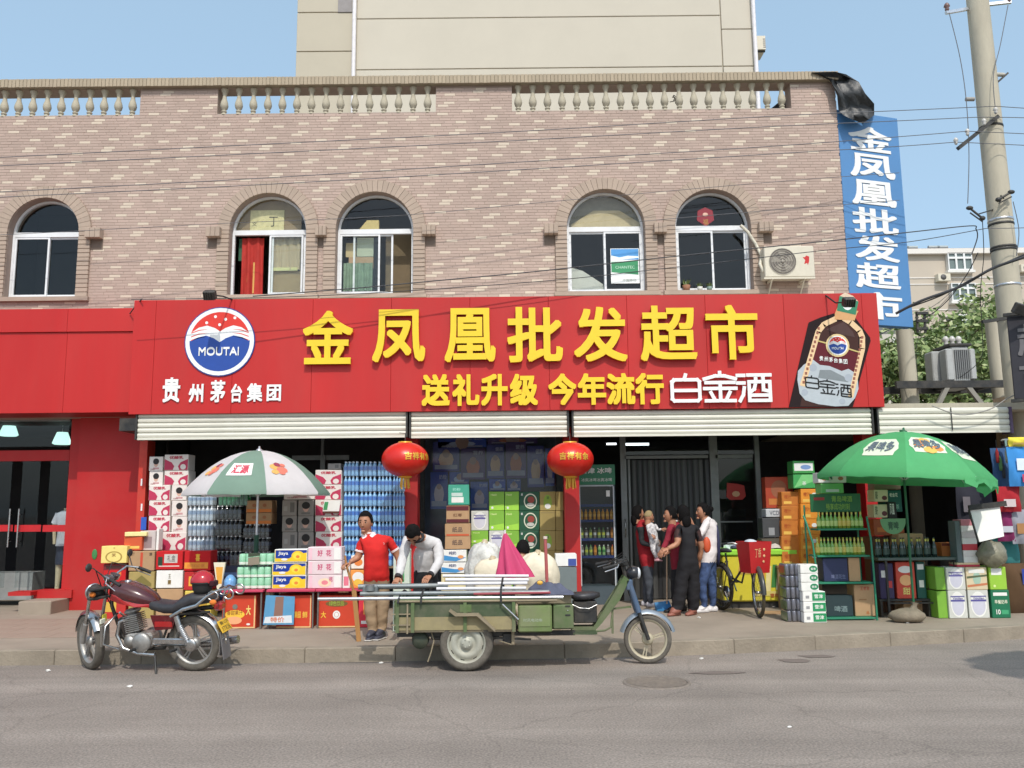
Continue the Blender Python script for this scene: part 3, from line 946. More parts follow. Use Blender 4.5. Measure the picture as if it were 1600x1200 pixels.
def sign_char(ch,px0,py0,px1,py1,m,depth,bold,name='character',so=.045):
 a,b = at(px0,py1,SY - so),at(px1,py0,SY - so)
 mb = MB(m); mb.text(ch,a.x,b.x,a.z,b.z,SY - so - depth,depth,bold)
 part(mb,name,sg)
for ch,a,b,c_,d in (('金',473,486,553,570),('凤',582,484,665,567),('凰',695,482,774,567),('批',793,480,878,567),
      ('发',897,480,978,566),('超',1001,478,1086,565),('市',1104,477,1181,563)):
 sign_char(ch,a,b,c_,d,YEL,.05,.021)
for ch,a,b in (('送',659,703),('礼',707,749),('升',752,793),('级',797,840),('今',857,900),('年',903,946),('流',948,991),('行',993,1036)):
 sign_char(ch,a,585 - (a - 659) * .006,b,635 - (a - 659) * .008,YEL,.035,.036,so=.03)
def stroke(mb,pts,w,y0,y1):
 for p,q in zip(pts,pts[1:]):
  p,q = Vector((p[0],p[1])),Vector((q[0],q[1]))
  d = (q - p); L = d.length
  if L < 1e-6: continue
  d /= L; n_ = Vector((-d.y,d.x)) * w / 2; e = d * w * .45
  pl = [p - e - n_,q + e - n_,q + e + n_,p - e + n_]
  mb.prism([(v.x,v.y) for v in pl],y0 + .0006 * (len(mb.v) // 8 % 5),y1 - .0006 * (len(mb.v) // 8 % 5))
def strokes(mb,segs,x0,x1,z0,z1,w,y0,y1):
 for k,s_ in enumerate(segs):
  stroke(mb,[(x0 + (x1 - x0) * u,z0 + (z1 - z0) * v) for u,v in s_],w,y0 + .003 * (k % 3),y1 - .003 * (k % 3))
BAI = [[(.5,1),(.45,.82)],[(.08,.75),(.12,.82),(.88,.82),(.95,.75),(.95,.12),(.88,.05),(.12,.05),(.05,.12),(.05,.75),(.08,.78)],[(.05,.43),(.95,.43)]]
JIN = [[(.5,1),(.5,.9)],[(.0,.78),(.35,.88),(.65,.88),(1,.78)],[(.05,.66),(.95,.66)],[(.5,.66),(.5,.05)],[(.0,.46),(1,.46)],[(.2,.33),(.3,.12)],[(.8,.33),(.7,.12)],[(.04,.05),(.96,.05)]]
JIU = [[(.0,.92),(.2,.92)],[(.0,.66),(.2,.66)],[(.2,.5),(.16,.25),(.06,.05)],[(.32,.93),(1,.93)],[(.35,.70),(.98,.70),(.98,.06),(.35,.06),(.35,.70)],[(.56,.93),(.56,.70),(.5,.45),(.42,.38)],
       [(.78,.93),(.78,.42),(.92,.38)],[(.35,.24),(.98,.24)]]
for segs,a,b,y0,y1 in ((BAI,1048,1094,586,629),(JIN,1101,1148,582,629),(JIU,1153,1202,583,629)):
 p,q = at(a,y1,SY - .03),at(b,y0,SY - .03)
 mb = MB(WHT); strokes(mb,segs,p.x,q.x,p.z,q.z,.052,SY - .07,SY - .03); part(mb,'character',sg)
for ch,a,b,y0,y1 in (('贵',254,283,590,629),('州',295,319,600,629),('茅',329,353,594,629),('台',361,379,600,629),('集',386,411,599,628),('团',417,440,601,627)):
 p,q = at(a,y1,SY),at(b,y0,SY)
 mb = MB(WHT); mb.text(ch,p.x,q.x,p.z,q.z,SY - .022,.014,.028,0); part(mb,'character',sg)
E0 = at(344,534,SY); ER = (at(397.5,534,SY).x - E0.x)
def emblem(mb,cx,cz,R,y,th=0,words=True):
 circ = lambda r,n_=40: [(cx + r * math.cos(6.2832 * k / n_),cz + r * math.sin(6.2832 * k / n_)) for k in range(n_)]
 mb.m(WHT); (mb.prism(circ(R),y,y + th) if th else mb.flat(circ(R),y))
 st = .0012
 i = .88 * R
 mb.m(C(222,48,34)); pl = [(cx + i * math.cos(a),cz + i * math.sin(a)) for a in [R_(18 + k * 144 / 20) for k in range(21)]]
 low = [(cx - R * .8,cz + R * .27),(cx - R * .62,cz + R * .42),(cx - R * .38,cz + R * .48),(cx - R * .15,cz + R * .40),(cx,cz + R * .30),(cx + R * .15,cz + R * .40),(cx + R * .38,cz + R * .48),(cx + R * .62,cz + R * .42),(cx + R * .8,cz + R * .27)]
 mb.flat(pl + low[1:-1],y - st)
 mb.m(C(28,72,158)); pl = [(cx + i * math.cos(a),cz + i * math.sin(a)) for a in [R_(180 - 2 + k * 184 / 24) for k in range(25)]]
 hi = [(cx + R * .84,cz + R * .02),(cx + R * .66,cz + R * .12),(cx + R * .40,cz + R * .18),(cx + R * .18,cz + R * .10),(cx,cz - R * .02),(cx - R * .18,cz + R * .10),(cx - R * .40,cz + R * .18),(cx - R * .66,cz + R * .12),(cx - R * .84,cz + R * .02)]
 mb.flat(pl + hi,y - st)
 mb.m(C(226,90,80))
 for s_ in (-1,1):
  for k in range(3):
   z_ = cz + R * (.30 - k * .11)
   a = [(cx + s_ * R * .84,z_ - R * .06),(cx + s_ * R * .62,z_ + R * .02),(cx + s_ * R * .34,z_ + R * .07),(cx + s_ * R * .62,z_ + R * .05),(cx + s_ * R * .84,z_ - R * .03)]
   if s_ < 0: a.reverse()
   mb.flat(a,y - st)
 mb.m(WHT)
 for u,v in ((-.4,.56),(-.15,.74),(.15,.66),(.42,.7),(-.02,.5)):
  mb.flat([(cx + R * u + R * .045 * math.cos(k * .785),cz + R * v + R * .045 * math.sin(k * .785)) for k in range(8)],y - 2 * st)
 if words: mb.text('MOUTAI',cx - R * .6,cx + R * .6,cz - R * .42,cz - R * .16,y - 2 * st,0,.05)
mb = MB(C(40,60,140)); mb.prism([(E0.x + ER * 1.03 * math.cos(6.2832 * k / 40),E0.z + ER * 1.03 * math.sin(6.2832 * k / 40)) for k in range(40)],SY - .018,SY - .001)
emblem(mb,E0.x,E0.z,ER,SY - .022,.003)
part(mb,'emblem',sg)
def P(pts,Y=SY): return [(at(a,b,Y).x,at(a,b,Y).z) for a,b in pts]
def cc(px,py): return (1220 + px / 5.717,440 + py / 5.714)       # from the close-up's pixels
def Q(pts): return P([cc(*p) for p in pts])
mb = MB(C(38,24,26,35)); Y = SY - .012
mb.prism(Q([(640,1122),(70,1122),(245,375),(250,365),(350,322),(470,285),(660,320),(795,500),(800,530),(700,890),(690,960)])[::1][::-1],Y,Y + .012)
st = .0015; y = Y - st
mb.m(C(70,44,40,35)); mb.flat(Q([(170,1115),(560,1115),(690,640),(690,480),(620,390),(560,350),(470,370),(370,430),(310,560),(240,760)])[::-1],y)
mb.m(C(98,34,44,35)); mb.flat(Q([(230,900),(640,900),(690,640),(330,530),(290,620)])[::-1],y - st)
mb.m(C(84,62,60,35)); mb.flat(Q([(400,430),(560,360),(640,450),(660,500),(520,470)])[::-1],y - 2 * st)
mb.m(C(232,196,150)); 
def band(pts,w,y):
 for (a,b),(c_,d) in zip(pts,pts[1:]):
  dx,dy = c_ - a,d - b; L = math.hypot(dx,dy); nx,ny = -dy / L * w / 2,dx / L * w / 2; ex,ey = dx / L * 4,dy / L * 4
  mb.flat(Q([(a - nx - ex,b - ny - ey),(a + nx - ex,b + ny - ey),(c_ + nx + ex,d + ny + ey),(c_ - nx + ex,d - ny + ey)])[::-1][::-1],y)
band([(485,335),(380,385),(330,450),(190,930)],48,y - 3 * st); band([(560,330),(620,365),(700,440),(725,500),(725,600),(620,1030)],48,y - 3 * st)
mb.m(C(150,90,70))
for k in range(13):
 u = k / 12; a = (335 - 135 * u,420 + 480 * u); b = (722 - 85 * u,500 + 440 * u)
 for c_ in (a,b): mb.flat(Q([(c_[0] - 10,c_[1] + 12),(c_[0] + 10,c_[1] + 12),(c_[0] + 10,c_[1] - 12),(c_[0] - 10,c_[1] - 12)]),y - 4.2 * st)
mb.m(C(214,160,104)); mb.flat(Q([(478,340),(655,350),(675,290),(690,265),(500,235),(478,290)]),y - 4 * st)
mb.m(C(42,128,92)); mb.flat(Q([(496,262),(664,300),(690,180),(520,130)]),y - 5 * st)
mb.m(C(222,196,168)); mb.flat(Q([(520,132),(690,182),(640,130),(570,100)]),y - 5 * st)
mb.m(C(205,180,110)); band([(330,532),(405,552)],12,y - 4 * st); band([(595,600),(690,630)],12,y - 4 * st)
c_ = at(*cc(503,572),SY); mb.m(C(224,196,140)); rr = (at(*cc(608,572),SY).x - c_.x)
mb.flat([(c_.x + rr * math.cos(k * .2618),c_.z + rr * math.sin(k * .2618)) for k in range(24)],y - 5 * st)
emblem(mb,c_.x,c_.z,rr * .84,y - 6 * st)
c2 = at(*cc(590,215),SY); mb.m(WHT); mb.flat([(c2.x + rr * .4 * math.cos(k * .5236),c2.z + rr * .42 * math.sin(k * .5236)) for k in range(12)],y - 6 * st)
mb.m(C(28,72,158)); mb.flat([(c2.x + rr * .26 * math.cos(k * .5236),c2.z + rr * .1 * math.sin(k * .5236)) for k in range(12)],y - 7 * st)
mb.m(C(182,188,194,35)); mb.flat(Q([(215,1060),(330,1095),(480,1115),(600,1110),(660,1040),(690,960),(680,830),(600,780),(540,800),(430,755),(345,745),(280,695),(200,745),(150,800),(145,880),(165,1000)]),y - 2.6 * st)
mb.m(C(132,138,142,35)); mb.flat(Q([(330,860),(600,900),(560,850),(440,790),(345,790)]),y - 3.4 * st)
mb.m(C(168,174,184,35))
for u,v,r_ in ((285,770,34),(600,860,34),(210,990,30),(545,1070,28)):
 mb.flat(Q([(u + r_ * math.cos(k * .5236),v + r_ * math.sin(k * .5236)) for k in range(12)])[::-1],y - 3.6 * st)
p,q = at(*cc(215,945),SY),at(*cc(335,830),SY)
mb.m(C(24,24,26))
for segs,(a,b,c3,d) in ((BAI,(215,830,335,950)),(JIN,(345,865,480,1000)),(JIU,(490,905,620,1025))):
 p,q = at(*cc(a,d),SY),at(*cc(c3,b),SY)
 for s_ in segs:
  pts = [(p.x + (q.x - p.x) * u,p.z + (q.z - p.z) * v - (u) * .03) for u,v in s_]
  for e,g in zip(pts,pts[1:]):
   dx,dz = g[0] - e[0],g[1] - e[1]; L = math.hypot(dx,dz) or 1; nx,nz = -dz / L * .011,dx / L * .011
   mb.flat([(e[0] - nx,e[1] - nz),(g[0] - nx,g[1] - nz),(g[0] + nx,g[1] + nz),(e[0] + nx,e[1] + nz)],y - 5 * st)
mb.m(WHT); p,q = at(*cc(345,745),SY),at(*cc(595,655),SY)
ux = (q.x - p.x) / 6
for k,ch in enumerate('贵州茅台集团'): mb.text(ch,p.x + k * ux,p.x + k * ux + ux * .8,p.z + .065 - k * .011,p.z + .065 - k * .011 + ux,y - 5 * st,0,.02)
part(mb,'bottle_print',sg)
LY = 13.65
ls = thing('neighbour_sign','plain red fascia sign of the clothes shop at the left edge','sign',(-8.2,LY,3.3))
lx1 = sx0 - .03; lz0 = (at(100,645,LY).z); lz1 = at(100,483,LY).z; lzm = at(100,519,LY).z
for k in range(7):
 p = lx1 - 1.22 * (k + 1); mb = MB(RED)
 mb.bev(p + .0015,p + 1.2185,LY,LY + .02,lz0,lzm - .003,.003); mb.bev(p + .0015,p + 1.2185,LY - .03,LY + .02,lzm,lz1,.003)
 part(mb,'panel',ls)
mb = MB(mat('sign_body',S(150,24,22),.6)); mb.box(lx1 - 8.54,lx1,LY + .021,WY - .02,lz1 - .03,lz1 - .004); mb.box(lx1 - 8.54,lx1,LY + .021,14.5,lz0,lz0 + .03)
part(mb,'sign_body',ls)
ne = thing('neighbour_entrance','dark glass entrance between red painted walls at the left edge','shop entrance',(-8.5,14.4,PAVZ))
p115,p218 = at(117,800,14.4).x,at(217,800,14.4).x
part(MB(REDW).box(p115,p218,14.4,14.75,PAVZ,3.4),'red_pillar',ne)
xg = at(109,800,14.62).x
part(MB(REDW).box(xg,p115 - .003,14.5,14.74,PAVZ,3.4),'door_jamb',ne)
part(MB(REDW).box(-14,at(-62,800,14.6).x,14.5,14.78,PAVZ,3.4),'red_wall',ne)
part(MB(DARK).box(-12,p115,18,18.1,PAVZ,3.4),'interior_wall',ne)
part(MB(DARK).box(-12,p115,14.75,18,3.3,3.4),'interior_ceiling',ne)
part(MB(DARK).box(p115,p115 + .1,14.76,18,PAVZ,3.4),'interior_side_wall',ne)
def rr_(a,b,c_,d,Y,th,m,nm): 
 x0,x1,z0,z1 = wbox(a,b,c_,d,Y); return part(MB(m).box(x0,x1,Y,Y + th,z0,z1),nm,ne)
rr_(-140,703,109,722,14.60,.12,REDW,'transom_bar'); rr_(-140,655,109,660,14.60,.08,GRYM,'head_rail')
x0,x1,z0,z1 = wbox(-140,660,109,700,14.64); part(MB(GLD).box(x0,x1,14.64,14.648,z0,z1),'transom_pane',ne)
zb = at(50,921,14.62).z
for a,b in ((-60,20),(22,64),(66,108)):
 x0,x1,z0,z1 = wbox(a,719,b,921,14.64)
 g_ = part(MB(GLD).box(x0,x1,14.64,14.65,zb + .03,z1),'glass_door',ne)
 x0,x1,z0,z1 = wbox(a,820,b,831,14.63)
 part(MB(mat('red_film',S(190,22,30),.5)).box(x0,x1,14.634,14.637,z0,z1),'red_stripe',g_)
for px in (16,30):
 p = at(px,795,14.56); q = at(px,855,14.56); mb = MB(CHR)
 mb.tube([(p.x,14.56,p.z),(p.x,14.56,q.z)],.014,8)
 for f in (.15,.85): mb.tube([(p.x,14.56,p.z + (q.z - p.z) * f),(p.x,14.64,p.z + (q.z - p.z) * f)],.01,6)
 part(mb,'door_handle',ne)
rr_(52,922,112,935,14.35,.3,REDW,'red_threshold')
part(MB(REDW).box(at(15,930,14.2).x,at(50,930,14.2).x,14.15,14.45,zb - .06,zb - .0),'step_plate',ne)
part(MB(mat('white_display',S(150,150,148),.6)).box(-10.5,at(56,900,15.3).x,15.2,15.6,PAVZ + .1,at(30,894,15.3).z),'display_base',ne)
mb = MB(PAVE); mb.bev(at(37,940,14.0).x,p115 - .01,13.85,14.5,PAVZ - .02,zb - .12,.01); part(mb,'concrete_step',ne)
mb = MB(C(60,130,70)); mb.M = Matrix.Translation((at(148,866,14.4).x,14.394,at(148,866,14.4).z)); mb.ell((0,0,0),(.045,.006,.085),12,8); part(mb,'green_sticker',ne)
LM = mat('lit_glass_lamp',S(200,245,235),.3,var=.2,scale=20,emit=1.6)
for px,py,lb in ((14,672,'left lit glass ceiling lamp behind the entrance transom'),(97,685,'right lit glass ceiling lamp behind the entrance transom')):
 p = at(px,py,15.6); mb = MB(LM); mb.M = Matrix.Translation(p)
 mb.lathe([(.0,.11),(.09,.11),(.13,.0),(.16,-.09),(.13,-.11),(0,-.11)],14); mb.m(CHR).tube([(0,0,.11),(0,0,.5)],.008,5)
 solo(mb,'ceiling_lamp',lb,'lamp')
# ================================================================== GOODS IN FRONT OF THE SHOP
def design_box(w,d,h,base,prints,edge=None,flaps=True,name='carton'):
 mb = MB(base); g = .004
 mb.bev(-w / 2 + g / 2,w / 2 - g / 2,-d / 2,d / 2,.001,h - .002,.006)
 rj = random.Random(int(w * 1e3) + int(h * 7e3)); mb.v = [(x + rj.uniform(-.003,.003),y,z + (rj.uniform(-.003,.002) if z > .01 else 0)) for x,y,z in mb.v]
 if flaps:
  mb.m(edge or base); mb.box(-w / 2 + .01,w / 2 - .01,-.002,.002,h - .0035,h - .0012)
 layer = 0
 W = w - .012 - g; H = h - .014
 X = lambda u: -w / 2 + .006 + g / 2 + u * W
 Z = lambda v: .007 + v * H
 for p in prints:
  layer += 1
  y = -d / 2 - .0009 - .0006 * layer
  k,m = p[0],p[1]
  mb.m(m)
  if k == 'r': mb.flat([(X(p[2]),Z(p[3])),(X(p[4]),Z(p[3])),(X(p[4]),Z(p[5])),(X(p[2]),Z(p[5]))],y)
  elif k == 'p': mb.flat([(X(u),Z(v)) for u,v in p[2]],y)
  elif k == 'e': mb.flat([(X(p[2] + p[4] * math.cos(a)),Z(p[3] + p[5] * math.sin(a))) for a in [k_ * 6.2832 / 20 for k_ in range(20)]],y)
  elif k == 'o':
   n = 24
   vs = [(X(p[2] + p[4] * f * math.cos(a)),y,Z(p[3] + p[5] * f * math.sin(a))) for f in (p[6],1) for a in [k_ * 6.2832 / n for k_ in range(n)]]
   mb.add(vs,[(i,(i + 1) % n,n + (i + 1) % n,n + i) for i in range(n)],False)
   mb.add(vs,[(n + i,n + (i + 1) % n,(i + 1) % n,i) for i in range(0)],False)
  elif k == 't': mb.text(p[2],X(p[3]),X(p[5]),Z(p[4]),Z(p[6]),y,0,p[7] if len(p) > 7 else .02)
 return mb.mesh(name)
K = {}
CARD = mat('brown_cardboard',S(178,142,104),.85,var=.08,scale=6,rnd=.07,dirt=.08)
TAPE = C(196,168,128,40)
PNKW = mat('carton_white_gloss',S(226,216,208),.5,var=.04,rnd=.04)
MAG = C(186,44,82); GREYC = mat('shade_grey_carton',S(152,146,140),.7,var=.06,rnd=.05)
HAIR = C(30,26,26); SKINP = C(214,170,150)
W_ = C(232,230,224); LIME = mat('lime_carton',S(126,180,52),.55,var=.06,rnd=.06); DGRN = mat('dark_green_carton',S(20,78,52),.55,var=.06)
ORG = mat('orange_carton',S(226,142,28),.6,var=.08,rnd=.05); TEAL = C(62,164,138)
def D(key,*a,**k):
 if key not in K: K[key] = design_box(*a,**k)
 return K[key]
swoosh = [('p',MAG,[(0,.0),(.36,0),(.42,.25),(.3,.5),(.0,.72)]),('p',MAG,[(.64,0),(1,0),(1,.72),(.68,.5),(.58,.25)]),
          ('e',PNKW,.8,.2,.12,.18),('t',C(196,60,80),'优酸乳',.2,.72,.8,.92,.03)]
portrait = [('e',SKINP,.5,.52,.17,.26),('e',HAIR,.5,.66,.23,.22),('r',C(200,150,150),.3,.1,.75,.22),('t',C(150,60,70),'优酸乳',.1,.05,.45,.15,.0)]
def stack(cols,px0,px1,ys,Y,depth,maker,name,cat,group,lab,jit=.008,base_z=None,tilt=.012):
 """column of boxes seen between photo columns px0..px1 with row edges ys (top first), front face at Y"""
 out = []
 n = len(ys) - 1
 for i in range(n):
  pt,pb = ys[i],ys[i + 1]
  xm = (px0 + px1) / 2
  a,b = at(px0,pb,Y),at(px1,pt,Y)
  z0,z1 = at(xm,pb,Y).z,at(xm,pt,Y).z
  w,h = b.x - a.x,z1 - z0
  me = maker(round(w,2),round(h,2),i)
  hh = me.vertices and max(v.co.z for v in me.vertices)
  k = n - 1 - i
  o = solo(me,name,lab % nth(k,n),cat,group,loc=((a.x + b.x) / 2 + random.uniform(-jit,jit) * .5,Y + depth / 2 + random.uniform(0,jit),z0),rz=random.uniform(-tilt,tilt))
  o.scale = (w / round(w,2),1,h / max(hh,.01))
  out.append(o)
 return out
def plinth(px0,px1,ytop,Y,depth,label):
 a,b = at(px0,ytop,Y),at(px1,ytop,Y)
 z = at((px0 + px1) / 2,ytop,Y).z
 mb = MB(mat('pallet_wood',S(140,112,80),.85,var=.2,dirt=.3))
 t = thing('platform',label,'platform',((a.x + b.x) / 2,Y + depth / 2,PAVZ))
 part(MB(_m['pallet_wood']).box(a.x,b.x,Y + .01,Y + depth,z - .03,z - .001),'deck',t)
 for s in (0,.5,1):
  x = a.x + .03 + (b.x - a.x - .06) * s
  for y in (Y + .05,Y + depth - .05): part(MB(_m['pallet_wood']).box(x - .025,x + .025,y - .025,y + .025,PAVZ,z - .03),'leg',t)
 return z
# ---- milk drink cartons at the left
YM = 13.62
def mk_swoosh(w,h,i): return D(('sw',w,h),w,.3,h,PNKW,swoosh,name='drink_carton')
def mk_port(w,h,i): return D(('po',w,h),w,.3,h,PNKW,portrait,name='drink_carton')
plinth(232,296,860,YM,.34,'low wooden platform under the pink and white drink cartons')
stack(0,256,295,[710,735,758],YM + .02,.3,mk_swoosh,'drink_carton','carton','pink and white drink cartons','pink swoosh drink carton, %s of the upper pair at the left pillar')
stack(0,232,255,[713,736,759],YM + .04,.3,mk_port,'drink_carton','carton','pink and white drink cartons','narrow portrait drink carton, %s of the shaded upper pair beside the pilaster')
stack(0,231,266,[758,782,806,831],YM,.3,mk_swoosh,'drink_carton','carton','pink and white drink cartons','pink swoosh drink carton, %s of three directly beside the pilaster')
stack(0,267,292,[758,782,807,831],YM,.3,mk_port,'drink_carton','carton','pink and white drink cartons','white portrait drink carton, %s of three next to the clear water packs')
stack(0,250,291,[831,860],YM - .01,.3,mk_swoosh,'drink_carton','carton','pink and white drink cartons','wide pink drink carton at the very bottom of the left stack (%s)')
stack(0,233,249,[831,860],YM,.3,lambda w,h,i: D(('wh',w,h),w,.3,h,PNKW,[('r',C(120,120,125),.3,.2,.5,.8)],name='drink_carton'),'drink_carton','carton','pink and white drink cartons','plain white end of a drink carton at the stack foot beside the pilaster (%s)')
# ---- packs of bottles
FILM = glass('shrink_film',(.93,.95,.96),.05,.12)
def bottle_prof(r,h): return [(0,0),(r * .9,0),(r,h * .05),(r,h * .32),(r * .94,h * .36),(r,h * .40),(r,h * .68),(r * .75,h * .78),(r * .38,h * .87),(r * .38,h * .92)]
def water_pack(key,w,d,h,nx,ny,liquid,label_m,cap_m):
 t = thing('bottle_pack','','bottle pack')
 mb = MB(liquid)
 r = w / nx / 2 * .97
 for iy in range(ny):
  for ix in range(nx):
   c = Matrix.Translation((-w / 2 + (ix + .5) * w / nx,-d / 2 + r + iy * 2 * r,0))
   mb.m(liquid).lathe(bottle_prof(r,h),8,c)
   mb.m(label_m).lathe([(r * 1.015,h * .42),(r * 1.015,h * .66)],8,c)
   mb.m(cap_m).lathe([(r * .42,h * .91),(r * .42,h * .995),(0,h * .995)],7,c)
 part(mb,'bottle_cluster',t,world=False,kind='stuff')
 f = MB(FILM); f.box(-w / 2,w / 2,-d / 2 - .003,-d / 2,.0,h * .70); f.add([(-w / 2,-d / 2,h * .7),(w / 2,-d / 2,h * .7),(w / 2,-d / 2 + .05,h * .93),(-w / 2,-d / 2 + .05,h * .93)],[(0,1,2,3)])
 part(f,'shrink_wrap',t,world=False)
 return t
CLEARW = mat('clear_water',(.56,.61,.66),.12,var=.15,scale=14,spec=.8)
BLUEW = mat('blue_tint_water',(.27,.52,.80),.12,var=.25,scale=12,spec=.8)
DKB = mat('dark_cola',(.03,.028,.035),.1,var=.2,spec=.8); GRNB = mat('green_soda',(.05,.22,.1),.1,var=.2,spec=.8)
packs = {}
def bottle_stack(px0,px1,ys,Y,key,args,lab,group):
 n = len(ys) - 1
 for i in range(n):
  xm = (px0 + px1) / 2
  a,b = at(px0,ys[i + 1],Y),at(px1,ys[i + 1],Y)
  z0,z1 = a.z + (b.z - a.z) * .5,at(xm,ys[i],Y).z
  w,h = b.x - a.x - .006,z1 - z0
  loc = ((a.x + b.x) / 2,Y + .13,z0 + .001)
  if key not in packs:
   t = water_pack(key,w,.26,h,*args); packs[key] = (t,w,h); t.location = loc; t['label'] = lab % nth(n - 1 - i,n); t['group'] = group
  else:
   t0,w0,h0 = packs[key]
   t = dup(t0,loc,random.uniform(-.02,.02),lab % nth(n - 1 - i,n),group,(w / w0,1,h / h0))
LAB_B = C(60,110,190); CAPB = C(30,80,190); CAPW = C(230,230,228)
plinth(292,421,884,YM,.34,'low wooden platform under the dark and clear bottle packs')
bottle_stack(292,333,[771,790,814,838,861,884],YM,'clear',(6,3,CLEARW,C(150,170,195,30),CAPW),'clear water bottle pack, %s, next to the portrait cartons','clear water packs')
bottle_stack(335,377,[790,812,837,861,884],YM,'cola',(6,3,DKB,C(70,80,100,30),CAPW),'dark soft drink bottle pack, %s of the stack left of the umbrella pole','dark drink packs')
bottle_stack(340,387,[768,790],YM,'sprite',(7,3,GRNB,C(30,120,70,30),C(40,150,80)),'green soda bottle pack, %s, on top of the dark drink packs','green soda pack')
bottle_stack(379,420,[819,840,862,884],YM,'cola',(6,3,DKB,C(70,80,100,30),CAPW),'dark bottle pack, %s of the stack right behind the umbrella pole','dark drink packs')
def mk_plain(base,prints,nm='carton'): return lambda w,h,i: D((base.name,nm,w,h,len(prints)),w,.3,h,base,prints,name=nm)
stack(0,384,425,[782,801,819],YM + .01,.3,mk_plain(CARD,[('r',C(214,120,40),.0,.0,1,.28),('e',C(160,100,60),.72,.6,.08,.16),('e',C(160,100,60),.3,.6,.08,.16)]),'carton','carton',None,'brown carton with orange base band behind umbrella pole, %s')
stack(0,334,378,[884,905,940],YM - .05,.3,mk_plain(C(52,60,86),[('r',C(90,120,170),.1,.2,.9,.5)]),'drink_case','case',None,'dark blue drink case below the dark bottle packs, %s')
# ---- portrait cartons right of the umbrella pole, parasol shade put into their grey
greyp = [('e',SKINP,.5,.5,.2,.28),('e',HAIR,.5,.66,.28,.24),('r',C(120,116,112),.2,.08,.8,.2)]
greyb = [('r',C(112,108,104),.55,.2,.85,.85),('r',C(170,165,160),.1,.3,.35,.6)]
plinth(437,535,858,YM,.34,'low wooden platform under the shade-greyed portrait cartons')
stack(0,440,464,[781,806,831,858],YM,.3,lambda w,h,i: D(('g1',w,h,i % 2),w,.3,h,GREYC,greyb if i != 1 else greyp,name='drink_carton'),'drink_carton','carton','shade-greyed drink cartons','shade-greyed drink carton, %s of the column right of the umbrella pole')
stack(0,465,490,[781,806,831,858],YM,.3,lambda w,h,i: D(('g2',w,h),w,.3,h,GREYC,greyp,name='drink_carton'),'drink_carton','carton','shade-greyed drink cartons','shade-greyed portrait drink carton, %s of the second column from the umbrella pole')
stack(0,443,492,[757,780.5],YM + .01,.3,mk_port,'drink_carton','carton',None,'white portrait carton on top of the grey ones (%s) under the canopy edge')
stack(0,492,534,[734,757,781,806,831,858],YM + .01,.3,mk_swoosh,'drink_carton','carton','pink cartons left of the blue water','pink swoosh carton, %s of the column left of the blue water')
stack(0,512,533,[724,733.5],YM + .1,.3,mk_plain(GREYC,greyb[:1],'grey_box'),'drink_carton','carton',None,'small grey box on top of the pink column (%s)')
x0,x1,z0,z1 = wbox(504,782,532,799,YM - .03)
mb = MB(W_).prism([(x0,z0),(x1 - .02,z0),(x1,z1),(x0 + .02,z1)],YM - .03,YM - .005); mb.m(C(60,150,90)).flat([(x0 + .01,z0 + .02),(x0 + .07,z0 + .02),(x0 + .09,z1 - .02),(x0 + .03,z1 - .02)],YM - .031)
mb.m(C(90,40,30)).box(x0,x1 - .02,YM - .03,YM - .004,z0 - .03,z0 - .001)
solo(mb,'notepad','white and green printed packet fixed to the pink carton column','packet')
# ---- blue bottled water wall
plinth(535,634,885,YM + .05,.3,'low wooden platform under the wall of blue water packs')
for c,(a,b) in enumerate(((536,560),(561,588),(589,612),(613,632))):
 bottle_stack(a,b,[721,744,768,791,815,838,861,885],YM + .05,'bluew',(4,3,BLUEW,C(70,130,216,30),C(226,236,246)),'blue tinted water pack, %%s of the %s column from the left' % ORD[c],'blue water packs')
# ---- corner pile on the ground at the left, behind the motorcycle
YG = 13.15
RC = C(196,24,30,35); MAR = C(120,28,34); OLV = mat('olive_carton',S(164,144,84),.8,var=.08,rnd=.05)
zb = PAVZ
def gbox(px0,py0,px1,py1,Y,d,base,prints,name,label,cat='carton',tofloor=False,rz=0,group=None):
 a,b = at(px0,py1,Y),at(px1,py0,Y)
 xm = (px0 + px1) / 2
 z0,z1 = at(xm,py1,Y).z,at(xm,py0,Y).z
 if tofloor: z0 = PAVZ + .001
 me = design_box(b.x - a.x,d,z1 - z0,base,prints,name=name)
 return solo(me,name,label,cat,group,loc=((a.x + b.x) / 2,Y + d / 2,z0),rz=rz)
gl = at(220,955,YG)
gbox(157,853,199,880,YG - .05,.26,C(232,210,120),[('o',C(170,140,60),.5,.35,.34,.35,.82),('t',C(150,110,50),'米',.42,.35,.58,.6),('r',C(200,168,90),.47,.86,.53,.95)],'gift_box','pale yellow gift box on the maroon box at the left end of the pile','box')
gbox(160,881,198,913,YG,.26,MAR,[('r',RC,.0,.0,1,.7),('r',C(230,110,40),.55,.4,.8,.6),('r',C(60,30,24),.1,.78,.8,.92)],'gift_box','maroon and red gift box under the pale yellow one','box')
gbox(160,914,198,950,YG,.26,C(190,40,34),[('r',C(210,170,60),.1,.2,.6,.5)],'gift_box','red box on the pavement below the maroon gift box','box',True)
gbox(200,861,242,892,YG,.3,CARD,[('r',C(196,70,40),.45,.05,.55,.95),('t',C(90,70,50),'ZY',.08,.8,.22,.95),('t',C(90,70,50),'酒',.8,.78,.92,.94)],'carton','brown liquor carton with a red vertical mark, top of the second column')
gbox(200,893,242,920,YG,.3,OLV,[('p',C(120,108,50),[(.1,.3),(.9,.1),(.9,.3),(.5,.8)])],'carton','olive carton, upper of two below the brown liquor carton')
gbox(200,921,242,955,YG,.3,OLV,[('r',C(190,170,90),.1,.5,.6,.8)],'carton','olive carton, lower of two below the brown liquor carton',tofloor=True)
